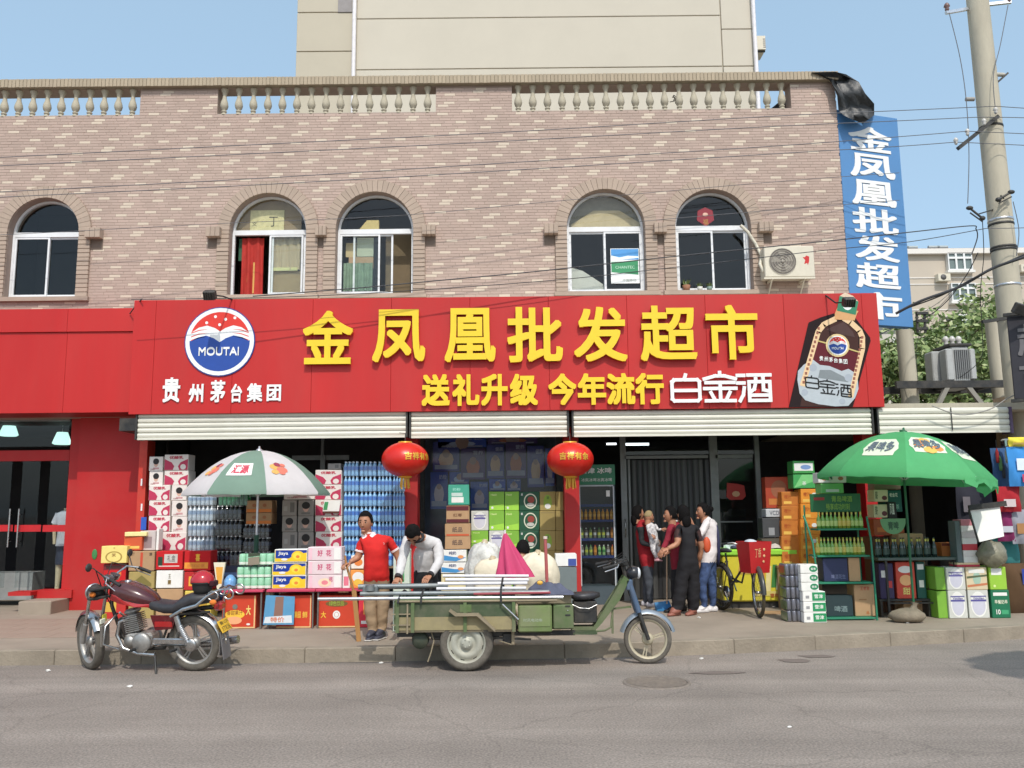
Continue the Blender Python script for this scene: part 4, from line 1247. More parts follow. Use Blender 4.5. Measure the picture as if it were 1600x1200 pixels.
gbox(243,861,286,890,YG,.3,RC,[('r',C(196,190,182),.3,.35,.82,.85),('t',C(90,80,80),'礼盒',.42,.42,.74,.8),('r',C(230,200,190),.1,.14,.9,.2),('r',C(30,60,40),.06,.2,.24,.7)],'carton','red carton with a silver label left of the orange banded one')
gbox(243,891,286,919,YG,.3,W_,[('t',C(90,80,40),'王',.46,.55,.56,.8),('r',C(120,96,40),.45,.22,.57,.45),('r',C(180,160,120),.44,.18,.58,.2)],'carton','cream carton with a small gold emblem under the red carton')
gbox(243,920,286,957,YG,.3,CARD,[('t',C(140,100,60),'小心',.2,.4,.45,.6)],'carton','plain brown carton at the bottom under the cream one',tofloor=True)
gbox(287,861,330,892,YG,.3,RC,[('r',C(232,150,40),.0,.1,.92,.42),('t',C(240,190,40),'喜',.42,.48,.6,.88),('t',C(220,120,40),'吉祥如意',.1,.16,.8,.34)],'carton','red gift carton with an orange band and yellow lettering')
gbox(287,893,330,922,YG,.3,C(190,30,30),[('r',C(238,170,40),.16,.2,.62,.75),('t',C(160,30,20),'喜糖',.22,.3,.55,.65)],'carton','red carton with yellow square label beneath the orange banded one')
gbox(287,923,331,957,YG,.3,C(222,196,80),[('p',C(190,150,40),[(.2,.2),(.8,.2),(.9,.8),(.5,.9)])],'carton','yellow carton at the bottom beside the table leg',tofloor=True)
gbox(193,838,222,860,YG + .05,.2,C(206,84,40),[('r',C(230,190,90),.1,.1,.9,.3)],'snack_box','small orange box standing on the brown liquor carton','box')
gbox(194,831,228,838,YG + .03,.2,C(236,220,150),[],'packet','pale yellow flat packet lying on the small orange box','packet',rz=.1)
gbox(218,829,245,860,YG + .12,.2,C(200,188,184),[('r',C(150,130,130),.2,.1,.8,.7)],'snack_box','pale grey wrapped box on the pile near the pilaster','box',rz=-.1)
gbox(243,826,249,860,YG + .1,.16,W_,[],'snack_box','narrow white box upright on the corner pile','box')
# ---- display tables with pink cloth and boxes underneath
YT = 11.85
TBL = mat('rose_table_cloth',S(196,60,92),.6,var=.08); TLEG = mat('table_leg',S(120,116,112),.5,.4)
tz = at(450,921,YT).z
for px0,px1,lb in ((346,411,'folding table with a rose cloth edge nearest the motorcycle'),(416,492,'middle folding table with rose cloth under the tissue packs'),(493,596,'folding table with rose cloth behind the man in red')):
 a,b = at(px0,921,YT).x,at(px1,921,YT).x
 t = thing('display_table',lb,'table',((a + b) / 2,YT + .35,PAVZ),group='display tables')
 part(MB(TBL).bev(a,b,YT,YT + .7,tz - .035,tz,.006),'table_top',t)
 for x in (a + .03,b - .03):
  for y in (YT + .04,YT + .66): part(MB(TLEG).tube([(x,y,PAVZ),(x,y,tz - .035)],.013,6),'leg',t)
FR = mat('red_orange_box',S(206,62,30),.5,var=.06,rnd=.04); OY = C(240,190,50); CRM = C(226,190,130)
def under(px0,px1,py0,label,prints,base=FR,Y=YT + .08):
 a,b = at(px0,950,Y),at(px1,950,Y); z1 = at((px0 + px1) / 2,py0,Y).z
 me = design_box(b.x - a.x,.4,min(z1,tz - .05) - PAVZ,base,prints,name='fruit_drink_box')
 return solo(me,'fruit_drink_box',label,'carton','red cartons under the tables',loc=((a.x + b.x) / 2,Y + .2,PAVZ + .001))
frut = [('r',CRM,0,0,1,.04),('r',CRM,.96,0,1,1),('e',OY,.38,.42,.3,.14),('t',C(120,50,20),'香甜果汁',.14,.4,.62,.55),('e',C(240,170,120),.36,.24,.24,.12),('t',C(240,220,120),'大',.72,.4,.86,.7),('e',W_,.8,.12,.06,.03),('e',C(120,120,110),.38,.66,.08,.08)]
under(347,400,930,'red orange fruit drink carton under the first table',frut)
under(432,487,930,'red orange fruit drink carton behind the blue sheet under the middle table',[('r',CRM,0,0,1,.04),('r',CRM,.97,0,1,1),('t',C(240,190,60),'果园',.5,.3,.7,.5),('t',C(240,190,60),'鲜',.75,.3,.9,.5)])
under(496,556,930,'red carton with a round white badge under the third table',[('r',CRM,0,0,1,.04),('e',C(120,90,40),.5,.75,.3,.1),('t',C(150,180,60),'绿色饮品',.3,.68,.7,.84),('o',W_,.5,.4,.1,.13,.6),('e',C(236,236,230),.5,.4,.05,.07),('t',OY,'大',.08,.3,.22,.5)])
under(560,596,930,'bright pink red carton behind the man in the red polo',[('r',W_,.1,.1,.9,.2),('r',C(240,150,60),.2,.4,.8,.8)],C(214,40,60))
p = [at(411,976,YT - .02),at(459,976,YT - .02),at(461,932,YT - .02),at(416,930,YT - .02)]
mb = MB(C(86,150,190)); mb.prism([(v.x,v.z) for v in p],YT - .03,YT - .015)
mb.m(C(140,104,90)).flat([(p[0].x + .14,p[0].z + .1),(p[0].x + .26,p[0].z + .1),(p[0].x + .27,p[3].z - .02),(p[0].x + .16,p[3].z - .02)],YT - .0315)
mb.m(C(214,220,224)).flat([(p[0].x + .01,p[0].z + .02),(p[1].x - .02,p[0].z + .02),(p[1].x - .03,p[0].z + .12),(p[0].x + .03,p[0].z + .10)],YT - .033)
mb.m(C(216,120,80)).text('特价',p[0].x + .1,p[1].x - .12,p[0].z + .03,p[0].z + .1,YT - .0345,0,.03)
solo(mb,'advert_sheet','blue printed advertising sheet leaning on the carton under the middle table','poster')
def on_table(px0,px1,py0,py1,Y=YT + .05): return wbox(px0,py0,px1,py1,Y)
GT = mat('mint_tissue',S(140,208,168),.55,var=.08,rnd=.05)
for i,(py0,py1,dx) in enumerate(((899,918,0),(881,899,0),(862,881,3))):
 x0,x1,z0,z1 = on_table(368 + dx,422 + dx,py0,py1)
 zt_ = tz + .001 + i * (z1 - z0 + .001) if i else tz + .001
 h = z1 - z0
 t = thing('tissue_pack','mint green paper roll pack on the first table, %s of three' % nth(i,3,'bottom','top'),'tissue pack',((x0 + x1) / 2,YT + .2,zt_),group='mint paper roll packs')
 n5 = 5
 for k in range(n5):
  mb = MB(GT); w = (x1 - x0) / n5
  cx = -(x1 - x0) / 2 + (k + .5) * w
  mb.lathe([(0,0.004),(w * .46,.004),(w * .5,h * .12),(w * .5,h * .45)],12,Matrix.Translation((cx,-.08,0)))
  mb.m(C(160,214,180)).lathe([(w * .5,h * .45),(w * .5,h * .8),(w * .44,h * .95),(0,h * .97)],12,Matrix.Translation((cx,-.08,0)))
  mb.m(C(232,236,226)).lathe([(w * .505,h * .08),(w * .505,h * .3)],12,Matrix.Translation((cx,-.08,0)))
  part(mb,'roll',t,world=False)
 part(MB(GT).box(-(x1 - x0) / 2,(x1 - x0) / 2,.0,.14,.004,h * .95),'rear_rolls',t,world=False)
 part(MB(glass('wrap_film',(.96,.98,.96),.04,.2)).bev(-(x1 - x0) / 2 - .006,(x1 - x0) / 2 + .006,-.145,.15,.001,h,.03),'wrapping',t,world=False)
x0,x1,z0,z1 = on_table(388,406,868,883); mb = MB(C(140,128,110)).prism([(x0,z0),(x1,z0 + .01),(x1,z1 - .01),(x0,z1 - .03)],YT + .03,YT + .04)
mb.m(C(60,70,50)).flat([(x0,z1 - .02),(x1 + .01,z1),(x1 + .01,z1 + .03),(x0,z1 + .03)],YT + .029); solo(mb,'price_card','grey price card tucked on the top mint pack','card')
BT = C(24,58,150,35); YT_ = C(238,196,24,35)
for i,(py0,py1,dx) in enumerate(((896,918,0),(875,896,0),(853,874,4))):
 x0,x1,z0,z1 = on_table(424 + dx,478 + dx * .5,py0,py1)
 me = design_box(x1 - x0,.22,z1 - z0,mat('tissue_film_white',S(226,228,226),.4,var=.05),[('r',YT_,.0,.02,1,.98),('p',BT,[(.02,.3),(.45,.28),(.62,.6),(1,.75),(1,.96),(.02,.96)]),('e',YT_,.72,.48,.2,.42),('e',C(250,214,60,35),.7,.5,.13,.3),('t',W_,'Jiaya',.1,.5,.42,.85,.03),('e',W_,.3,.2,.1,.1),('e',C(226,130,40),.72,.42,.06,.12)],name='tissue_pack')
 solo(me,'tissue_pack','blue and yellow tissue pack on the middle table, %s of three' % nth(i,3,'bottom','top'),'tissue pack','blue and yellow tissue packs',loc=((x0 + x1) / 2,YT + .18,tz + .002 + i * (z1 - z0 + .001)))
PT = mat('pink_white_tissue',S(226,204,206),.45,var=.06); PM = C(206,60,110)
for i,(py0,py1) in enumerate(((896,918),(874,896),(851,873))):
 x0,x1,z0,z1 = on_table(480,534,py0,py1,YT + .06)
 pr = [('r',W_,.78,.04,.98,.96),('r',C(236,190,200),.02,.04,.12,.96)]
 pr += [('t',PM,'好',.28,.3,.44,.8,.02),('t',PM,'花',.54,.3,.7,.8,.02)] if i else [('e',C(240,214,180),.5,.42,.2,.34),('e',C(226,130,140),.5,.42,.1,.18),('t',PM,'花',.62,.5,.74,.85,.02)]
 me = design_box(x1 - x0,.24,z1 - z0,PT,pr,name='tissue_pack')
 solo(me,'tissue_pack','pink and white tissue pack, %s of three on the third table' % nth(i,3,'bottom','top'),'tissue pack','pink and white tissue packs',loc=((x0 + x1) / 2,YT + .2,tz + .002 + i * (z1 - z0 + .001)))
for i,(a,b,c_,d,base,pr,lb) in enumerate((
 (535,547,882,918,W_,[('r',C(230,120,140),.1,.1,.9,.5)],'white and pink packet between the tissue packs and the red polo'),
 (547,572,890,918,C(236,150,60),[('e',W_,.5,.6,.4,.3),('e',C(236,190,60),.5,.3,.3,.2)],'orange and white packet, lower one beside the red polo'),
 (548,572,868,889,C(240,226,210),[('e',C(232,130,50),.5,.5,.3,.3)],'cream packet with an orange blot above the orange packet'),
 (614,640,858,918,C(214,226,210),[('r',C(90,170,110),.3,.6,.7,.9),('r',W_,.1,.1,.9,.4)],'pale green bag of goods between the two men'))):
 Y = YT + .06 if i < 3 else 11.5
 x0,x1,z0,z1 = wbox(a,c_,b,d,Y)
 h = z1 - z0
 zb_ = tz + .001 if d == 918 and i < 3 else (z0 if i < 3 else PAVZ)
 me = design_box(x1 - x0,.2,z1 - zb_,base if isinstance(base,bpy.types.Material) else base,pr,name='snack_packet')
 solo(me,'snack_packet',lb,'packet',loc=((x0 + x1) / 2,Y + .1,zb_))
x0,x1,z0,z1 = wbox(346,896,366,921,YT + .06)
mb = MB(mat('blue_clear_bag',S(110,160,210),.3,var=.4,scale=18)); mb.M = Matrix.Translation(((x0 + x1) / 2,YT + .16,tz))
mb.lathe([(0,.001),(.08,.001),(.09,.06),(.085,.12),(.05,.17),(.02,.19),(0,.19)],12); solo(mb,'detergent_bag','blue clear packet standing left of the mint paper packs','packet')
x0,x1,z0,z1 = wbox(331,879,351,921,YT + .02)
mb = MB(C(226,216,190)); mb.prism([((x0 + x1) / 2 - .02,z0),((x0 + x1) / 2 + .03,z0),(x1,z1),(x0,z1)],YT + .05,YT + .09)
mb.m(C(226,160,50)).flat([((x0 + x1) / 2 - .02,z0 + .07),((x0 + x1) / 2 + .04,z0 + .07),(x1 - .03,z1 - .06),(x0 + .03,z1 - .06)],YT + .049)
solo(mb,'ice_cream_packet','cream and orange cone shaped packet at the left end of the first table','packet')
# ---- middle bay stacks behind the tricycle
YB = 14.12; YC = 13.3
gbox(700,757,733,789,YB - .3,.28,TEAL,[('r',W_,.15,.1,.75,.38),('r',C(196,214,206),.15,.42,.7,.6),('t',C(150,220,200),'奶粉',.2,.7,.6,.85)],'carton','teal and white carton on top of the stack behind the bent man')
gbox(697,790,733,817,YB - .32,.28,CARD,[('r',C(92,26,34),0,.72,1,1),('r',C(92,26,34),0,0,1,.2),('t',C(120,80,50),'红枣',.3,.35,.7,.55)],'carton','brown carton with maroon bands under the teal one')
gbox(695,818,735,838,YB - .33,.28,CARD,[('t',C(80,62,60),'纸品',.28,.3,.7,.75),('r',C(200,90,50),.04,.0,.96,.16)],'carton','brown carton marked with dark characters, upper of two')
gbox(695,838,735,858,YB - .33,.28,CARD,[('t',C(80,62,60),'纸品',.28,.3,.7,.75)],'carton','brown carton marked with dark characters, lower of two')
BW = [('p',C(60,140,196),[(.0,.1),(.6,.02),(1,.35),(.5,.4),(0,.6)]),('e',C(226,150,90),.78,.4,.12,.16),('t',C(60,70,120),'纯奶',.3,.6,.6,.9)]
YW = YB - .36
gbox(689,859,729,878,YW,.3,W_,BW,'milk_carton','white milk carton with blue sweep, upper one behind the bent man')
gbox(689,879,729,896,YW,.3,W_,BW,'milk_carton','white milk carton with blue sweep, lower one behind the bent man')
gbox(689,897,729,950,YW,.3,C(222,208,160),[('t',C(190,160,90),'面条',.1,.8,.9,.95)],'milk_carton','cream carton at the foot of the milk carton stack',tofloor=True)
oval = [('e',W_,.5,.5,.4,.46),('e',C(206,204,214),.5,.46,.34,.36),('r',C(96,90,150),.14,.58,.86,.66),('r',C(96,90,150),.14,.76,.86,.8),('t',C(80,76,140),'Youlan',.22,.67,.78,.75,.02)]
PURP = mat('pale_oval_carton',S(204,204,196),.55,var=.05)
ringp = [('o',C(214,214,190),.55,.5,.34,.42,.84),('e',C(150,60,46),.58,.58,.18,.18),('e',C(190,190,180),.55,.3,.2,.1),('t',W_,'酒',.06,.8,.16,.92)]
limep = [('p',C(160,214,60),[(0,0),(1,0),(1,.35),(0,.22)]),('t',C(226,240,160),'Haoli',.1,.8,.5,.9),('e',W_,.2,.14,.08,.07)]
olp = [('e',C(140,170,50),.5,.45,.28,.4),('e',W_,.5,.22,.2,.14),('t',C(60,100,50),'油',.42,.6,.58,.78)]
plp = [('r',C(160,140,84),.06,.06,.94,.1),('r',C(150,130,80),.06,.9,.94,.94)]
def cell(a,b,c_,d,base,pr,lab,nm,fl=False): gbox(a,c_,b,d,YB,.28,base,pr,nm,lab,tofloor=fl)
rows = [768,798,829,860,896,950]
for (a,b,des,word) in ((764,788,'l','first lime column'),(788.5,811,'l','second lime column'),(811.5,843,'r','dark green ring column'),(843.5,868,'o','olive carton column'),(868.5,880,'q','narrow column by the red pillar')):
 for i in range(5):
  lb = '%s carton, %s of five in the %s' % ({'l': 'lime green','r': 'dark green ring','o': 'olive','q': 'narrow olive'}[des],nth(4 - i,5),word)
  base,pr,nm = {'l': (LIME,limep,'drink_carton'),'r': (DGRN,ringp,'beer_carton'),'o': (OLV,olp if i != 1 else plp,'carton'),'q': (OLV,plp[:1],'carton')}[des]
  if des == 'l' and a < 770 and i in (2,): base,pr = PURP,oval
  cell(a,b,rows[i],rows[i + 1],base,pr,lb,nm,i == 4)
for i,(c_,d,base,pr) in enumerate(((798,829,PURP,oval),(829,849,LIME,limep),(849,896,LIME,limep),(896,950,LIME,limep))):
 cell(736,763,c_,d,base,pr,'leftmost narrow carton, %s of four, %s, middle bay' % (nth(3 - i,4),'white oval label' if i == 0 else 'lime green'),'drink_carton',i == 3)
pc = [((74,104,176),(214,196,196)),((84,92,160),(226,190,150)),((60,96,190),(196,214,236)),((100,84,136),(206,130,96))]
pn = 0
for (a,b,c_,d) in ((672,700,737,796),(676,718,690,737),(702,733,737,757),(720,758,700,750),(735,763,752,797),(760,788,694,748),(764,790,748,767),(790,822,690,748),(792,814,748,767),(824,850,696,762),(684,760,684,700),(762,840,680,694),(852,866,700,760)):
 Y = 15.12 + (pn % 3) * .012
 x0,x1,z0,z1 = wbox(a,c_,b,d,Y)
 bg_,fg = pc[pn % 4]
 mb = MB(C(*bg_)); mb.box(x0 + .005,x1 - .005,Y,Y + .004,z0 + .005,z1 - .005)
 w,h = x1 - x0,z1 - z0
 mb.m(C(*fg)); cx,cz = x0 + w * .5,z0 + h * .4
 mb.flat([(cx + w * .28 * math.cos(k * .6283),cz + h * .28 * math.sin(k * .6283)) for k in range(10)],Y - .001)
 mb.m(C(190,160,140)); mb.flat([(cx + w * .14 * math.cos(k * .6283),cz + h * .2 + w * .16 * math.sin(k * .6283)) for k in range(10)],Y - .002)
 mb.m(C(170,176,190)); mb.flat([(x0 + w * .08,z0 + h * .08),(x1 - w * .08,z0 + h * .08),(x1 - w * .08,z0 + h * .22),(x0 + w * .08,z0 + h * .22)],Y - .0015)
 mb.m(C(190,196,214)); mb.text(['奶粉','健康','成长','营养'][pn % 4],x0 + w * .5,x1 - w * .08,z1 - h * .2,z1 - h * .08,Y - .0025,0,.02)
 tone = ['blue','violet','deep blue','plum'][pn % 4]
 solo(mb,'poster','%s baby food poster, %s of the row inside the dark middle window' % (tone,ORD[pn]),'poster','posters inside the middle window'); pn += 1
# ---- drinks fridge left of the door
YF = 14.42
x0,x1,z0,z1 = wbox(905,757,961,870,YF)
fz = at(932,726,YF).z
t = thing('drinks_fridge','tall glass door drinks fridge with green header beside the second red column','fridge',((x0 + x1) / 2,YF + .3,PAVZ))
FB = C(70,84,92); w = x1 - x0
part(MB(FB).box(x0,x0 + .03,YF + .03,YF + .55,PAVZ + .05,fz),'side_panel',t); part(MB(FB).box(x1 - .03,x1,YF + .03,YF + .55,PAVZ + .05,fz),'side_panel',t)
part(MB(DARK).box(x0 + .031,x1 - .031,YF + .5,YF + .55,PAVZ + .05,fz),'rear_panel',t)
part(MB(FB).box(x0 + .031,x1 - .031,YF + .03,YF + .5,PAVZ,PAVZ + .3),'base_unit',t)
hd = part(MB(mat('green_header',S(20,120,78),.4,var=.05)).box(x0 - .002,x1 + .002,YF - .01,YF + .5,z1,fz),'header',t)
mb = MB(W_); mb.text('雪津 冰啤',x0 + .05,x1 - .05,z1 + (fz - z1) * .55,fz - .05,YF - .0125,0,.02); mb.text('冰爽冰啤冰爽冰啤',x0 + .06,x1 - .05,z1 + .05,z1 + .11,YF - .0125); part(mb,'header_lettering',hd,kind='stuff')
SHL = C(40,56,110,35)
bm_ = {}
def bottle_me(key,r,h,m,lm,cap,n=8):
 if key not in bm_:
  mb = MB(m); mb.lathe(bottle_prof(r,h),n); mb.m(lm).lathe([(r * 1.02,h * .3),(r * 1.02,h * .55)],n); mb.m(cap).lathe([(r * .42,h * .9),(r * .42,h),(0,h)],n)
  bm_[key] = mb.mesh('bottle')
 return bm_[key]
for si,py in enumerate((788,812,841,868)):
 zs_ = at(932,py,YF + .05).z
 part(MB(SHL).box(x0 + .032,x1 - .032,YF + .03,YF + .45,zs_ - .04,zs_),'shelf',t)
 if si in (1,2,3):
  nbt = 8
  for k in range(nbt):
   if si == 1: m_,l_,c_ = (C(206,140,30,20),C(226,170,60),C(220,120,40))
   else: m_,l_,c_ = random.choice(((C(150,190,120,20),C(60,140,70),W_),(C(190,120,40,20),C(226,150,60),C(210,60,40)),(C(120,140,90,20),C(200,200,60),C(60,140,80)),(C(120,110,100,20),C(190,190,190),W_)))
   me = bottle_me(('f',m_.name,l_.name),.027,.17,m_,l_,c_)
   solo(me,'bottle','small drink bottle, %s from left on the %s fridge shelf' % (ORD[k],{1: 'upper',2: 'middle',3: 'lower'}[si]),'bottle','bottles in the fridge',loc=(x0 + .06 + k * (w - .12) / (nbt - 1),YF + .1,zs_ + .001))
part(MB(GLD).box(x0 + .045,x1 - .045,YF + .004,YF + .012,PAVZ + .31,z1 - .03),'glass_door',t)
mb = MB(C(190,196,200)); mb.box(x0 + .03,x1 - .03,YF,YF + .025,z1 - .028,z1 - .004); mb.box(x0 + .02,x0 + .04,YF,YF + .025,PAVZ + .3,z1 - .03); mb.box(x1 - .04,x1 - .02,YF,YF + .025,PAVZ + .3,z1 - .03); part(mb,'door_frame',t)
mb = MB(W_); p_ = at(950,771,YF); mb.box(p_.x - .03,p_.x + .03,YF + .001,YF + .003,p_.z - .05,p_.z + .05); part(mb,'white_sticker',t)
# ---- paper ornaments inside the door window
x0,x1,z0,z1 = wbox(1136,754,1165,781,YD - .01)
mb = MB(C(176,44,34)); mb.prism([(x0,z0 + .05),(x0 + .06,z0),(x1 - .06,z0),(x1,z0 + .06),(x1 - .02,z1 - .05),(x0 + .2,z1 - .02),(x0 + .02,z1)],YD + .018,YD + .022)
mb.m(C(206,160,120)).flat([((x0 + x1) / 2 + .07 * math.cos(k * .7854),z0 + .1 + .05 * math.sin(k * .7854)) for k in range(8)],YD + .017)
solo(mb,'paper_charm','red paper festival charm stuck on the pane right of the door','ornament')
# ---- yellow ice cream freezer
YZ = 13.75
a,b = at(1131,935,YZ).x,at(1248,935,YZ).x
zt,zl = at(1200,868,YZ).z,at(1200,858,YZ).z
t = thing('ice_cream_freezer','yellow ice cream chest freezer with lime lid behind the bicycle','freezer',((a + b) / 2,YZ + .3,PAVZ))
FY = mat('freezer_yellow',S(216,202,44),.35,var=.05,dirt=.08)
part(MB(FY).bev(a,b,YZ,YZ + .62,PAVZ + .10,zt,.02),'cabinet',t)
part(MB(C(150,214,60,35)).bev(a - .02,b + .02,YZ - .03,YZ + .65,zt + .001,zl,.02),'lid_rim',t)
part(MB(DKM).box(a + .05,b - .05,YZ + .05,YZ + .57,PAVZ,PAVZ + .10),'plinth',t)
mb = MB(C(200,180,110))
for k,(u,v,w_,h_,c_) in enumerate(((.56,.22,.07,.55,(230,214,150)),(.64,.3,.07,.5,(60,130,60)),(.70,.25,.06,.4,(240,236,200)),(.77,.3,.06,.5,(200,120,70)),(.5,.35,.05,.4,(220,150,60)),(.2,.6,.25,.25,(190,150,70)),(.84,.25,.06,.4,(150,90,60)),(.4,.12,.5,.1,(214,196,110)))):
 X0,X1 = a + (b - a) * u,a + (b - a) * (u + w_); Z0 = PAVZ + .1 + (zt - PAVZ - .1) * v; Z1 = Z0 + (zt - PAVZ - .1) * h_
 mb.m(C(*c_)).flat([(X0,Z0),(X1,Z0),(X1 + .03,Z1),(X0 + .04,Z1)],YZ - .002 - .0008 * k)
mb.m(C(180,100,40)).text('雪糕冰淇淋',a + (b - a) * .62,b - .08,PAVZ + .16,PAVZ + .22,YZ - .01,0,.02)
part(mb,'printed_pictures',t)
mb = MB(mat('grey_quilt',S(196,186,176),.9,var=.1,bump=.2)); nx,ny = 22,8; vs = []
xa,xb = at(1186,850,YZ).x,b - .03
for j in range(ny + 1):
 for i in range(nx + 1):
  u,v = i / nx,j / ny
  hgt = .05 + .06 * abs(math.sin(u * 9 + v * 3)) * (1 - abs(2 * u - 1)) + .10 * math.exp(-((u - .82) / .12) ** 2)
  vs.append((xa + (xb - xa) * u,YZ + .0 + .6 * v,zl + .002 + hgt * math.sin(min(1,v * 4 + .1) * 1.57)))
mb.add(vs,[(j * (nx + 1) + i,j * (nx + 1) + i + 1,(j + 1) * (nx + 1) + i + 1,(j + 1) * (nx + 1) + i) for j in range(ny) for i in range(nx)],True)
solo(mb,'quilt','grey quilted cover bunched on the yellow freezer lid','cover')
x0,x1,z0,z1 = wbox(1131,845,1180,858,YZ + .1); mb = MB(C(214,226,230)); cloth(mb,x0,x1,zl + .002,zl + .07,YZ + .1,3,.03); mb.m(C(60,66,90)).bev(x0 + .1,x0 + .3,YZ + .02,YZ + .2,zl + .002,zl + .06,.02)
solo(mb,'plastic_bag','crumpled pale plastic bag at the left end of the freezer lid','bag')
# ---- orange carton wall
YO = 13.62
orp = [('e',W_,.72,.62,.14,.14),('r',C(240,190,80),.08,.1,.5,.3),('t',C(180,80,20),'橙汁',.12,.5,.5,.8)]
zpl = plinth(1215,1284,884,YO,.3,'low platform under the orange juice cartons')
stack(0,1252,1281,[764,787,811,836,860,884],YO,.3,lambda w,h,i: D(('or',w,h),w,.3,h,ORG,orp,name='juice_carton'),'juice_carton','carton','orange juice cartons','bright orange juice carton, %s of the column beside the bottle rack')
stack(0,1222,1251,[768,790,813,838,861,884],YO + .1,.3,lambda w,h,i: D(('or2',w,h),w,.3,h,mat('shaded_orange_carton',S(196,116,34),.6,var=.1,rnd=.08),orp[1:],name='juice_carton'),'juice_carton','carton','orange juice cartons','shade-toned orange juice carton, %s of the column left of the bright ones')  # this column's shade is put into its darker orange
gbox(1240,741,1273,763,YO,.28,C(60,160,80),[('p',C(120,200,120),[(0,0),(1,.5),(1,1),(.4,1)]),('t',W_,'茶',.4,.2,.6,.5)],'carton','green carton on top of the orange juice column')
gbox(1239,720,1272,740,YO,.28,C(60,150,70),[('r',W_,.05,.2,.95,.85),('e',C(120,150,200),.6,.5,.25,.2)],'carton','white fronted green carton, topmost above the orange juice column')
gbox(1283,755,1318,771,YO - .9,.25,C(120,200,110),[('r',W_,.2,.1,.8,.4)],'carton','pale green carton standing on the rack header',tofloor=False)
gbox(1279,738,1322,754.5,YO - .9,.25,W_,[('e',C(190,120,90),.2,.4,.1,.2),('e',C(190,120,90),.8,.4,.1,.2),('p',C(60,110,90),[(.3,1),(.45,.3),(.5,.3),(.48,1)])],'carton','white carton box topmost on the rack header under the umbrella')
gbox(1197,795,1223,808,YO + .2,.25,C(190,190,192),[('t',C(90,90,100),'VCD',.2,.2,.8,.8)],'appliance_box','grey white box on the shelf left of the orange cartons','box')
gbox(1192,809,1222,840,YO + .2,.25,C(70,70,72),[('r',C(150,150,152),.3,.1,.6,.5)],'appliance_box','dark box with bright wires above the freezer quilt','box')
gbox(1192,841,1222,884,YO + .2,.25,C(90,82,70),[],'appliance_box','dull box behind the freezer quilt','box',tofloor=True)
gbox(1197,745,1238,794,YO + .3,.2,C(170,60,30),[('e',C(150,90,60),.5,.6,.3,.3),('r',C(196,120,50),.1,.1,.9,.3)],'gift_bag','dull red gift bag hanging left of the green cartons','bag')
# ---- green bottle rack
YR = 12.15
GRM = mat('rack_green',S(24,128,96),.45,var=.1,dirt=.12)
ra,rb = at(1273,900,YR).x,at(1366,900,YR).x
hz0,hz1 = at(1313,800,YR).z,at(1313,771,YR).z
t = thing('bottle_rack','green metal display rack with header board and four shelves of bottles','rack',((ra + rb) / 2,YR + .25,PAVZ))
hb = MB(mat('header_green',S(16,92,50),.45,var=.08)); hb.bev(at(1273,785,YR).x,at(1353,785,YR).x,YR + .18,YR + .2,hz0,hz1,.004)
ho = part(hb,'header_board',t)
mb = MB(C(120,160,60)); hx0,hx1 = at(1273,785,YR).x,at(1353,785,YR).x
mb.text('青岛啤酒',hx0 + .3,hx1 - .12,hz0 + .14,hz1 - .03,YR + .177,0,.02); mb.text('畅享成功时刻',hx0 + .22,hx1 - .16,hz0 + .03,hz0 + .12,YR + .177,0,.02); mb.m(C(150,40,40)).box(hx0 + .05,hx0 + .2,YR + .176,YR + .1785,hz1 - .09,hz1 - .05)
part(mb,'header_lettering',ho,kind='stuff')
shz = [at(1320,y,YR).z for y in (826,868,910)] + [PAVZ + .04]
for i,z_ in enumerate(shz):
 y0 = YR + .1 - i * .03
 x_a = at(1284,900,YR).x if i < 3 else ra
 part(MB(GRM).bev(ra + (.12 if i == 0 else .08 if i == 1 else 0.03),rb - .01,y0,YR + .42,z_ - .025,z_,.004),'shelf',t)
for x in (ra,rb):
 pts = [(x,YR,PAVZ),(x,YR + .01,PAVZ + .7),(x - (.0 if x == rb else 0),YR + .03,PAVZ + 1.1),(x + (.03 if x == ra else 0),YR + .12,PAVZ + 1.4)]
 if x == ra: pts = [(x + .04,YR,PAVZ),(x + .03,YR + .01,PAVZ + .7),(x + .01,YR + .03,PAVZ + 1.05),(x - .04,YR + .08,PAVZ + 1.3),(x - .06,YR + .14,PAVZ + 1.42)]
 part(MB(GRM).tube(pts,.014,6),'upright',t)
 part(MB(GRM).tube([(x + (.05 if x == ra else -.02),YR + .42,PAVZ),(x + (.05 if x == ra else -.02),YR + .42,hz0 + .1)],.012,6),'upright',t)
part(MB(GRM).bar((ra + .05,YR + .41,PAVZ + .5),(rb - .02,YR + .41,PAVZ + .5),.02),'cross_bar',t)
GL1 = mat('green_glass_bottle',S(120,168,70),.12,var=.2,spec=.8); GL2 = mat('yellow_green_bottle',S(176,178,60),.12,var=.2,spec=.8); GL3 = mat('dark_glass_bottle',S(46,62,58),.1,var=.2,spec=.9)
def glass_bottle(key,m,lm,r=.031,h=.24):
 if key not in bm_:
  mb = MB(m); mb.lathe([(0,0),(r,0),(r,h * .5),(r * .85,h * .6),(r * .42,h * .72),(r * .38,h * .96),(r * .45,h * .97),(r * .45,h),(0,h)],9)
  mb.m(lm).lathe([(r * 1.03,h * .14),(r * 1.03,h * .44)],9); mb.m(C(200,190,90)).lathe([(r * .44,h * .8),(r * .44,h * .93)],8); bm_[key] = mb.mesh('bottle')
 return bm_[key]
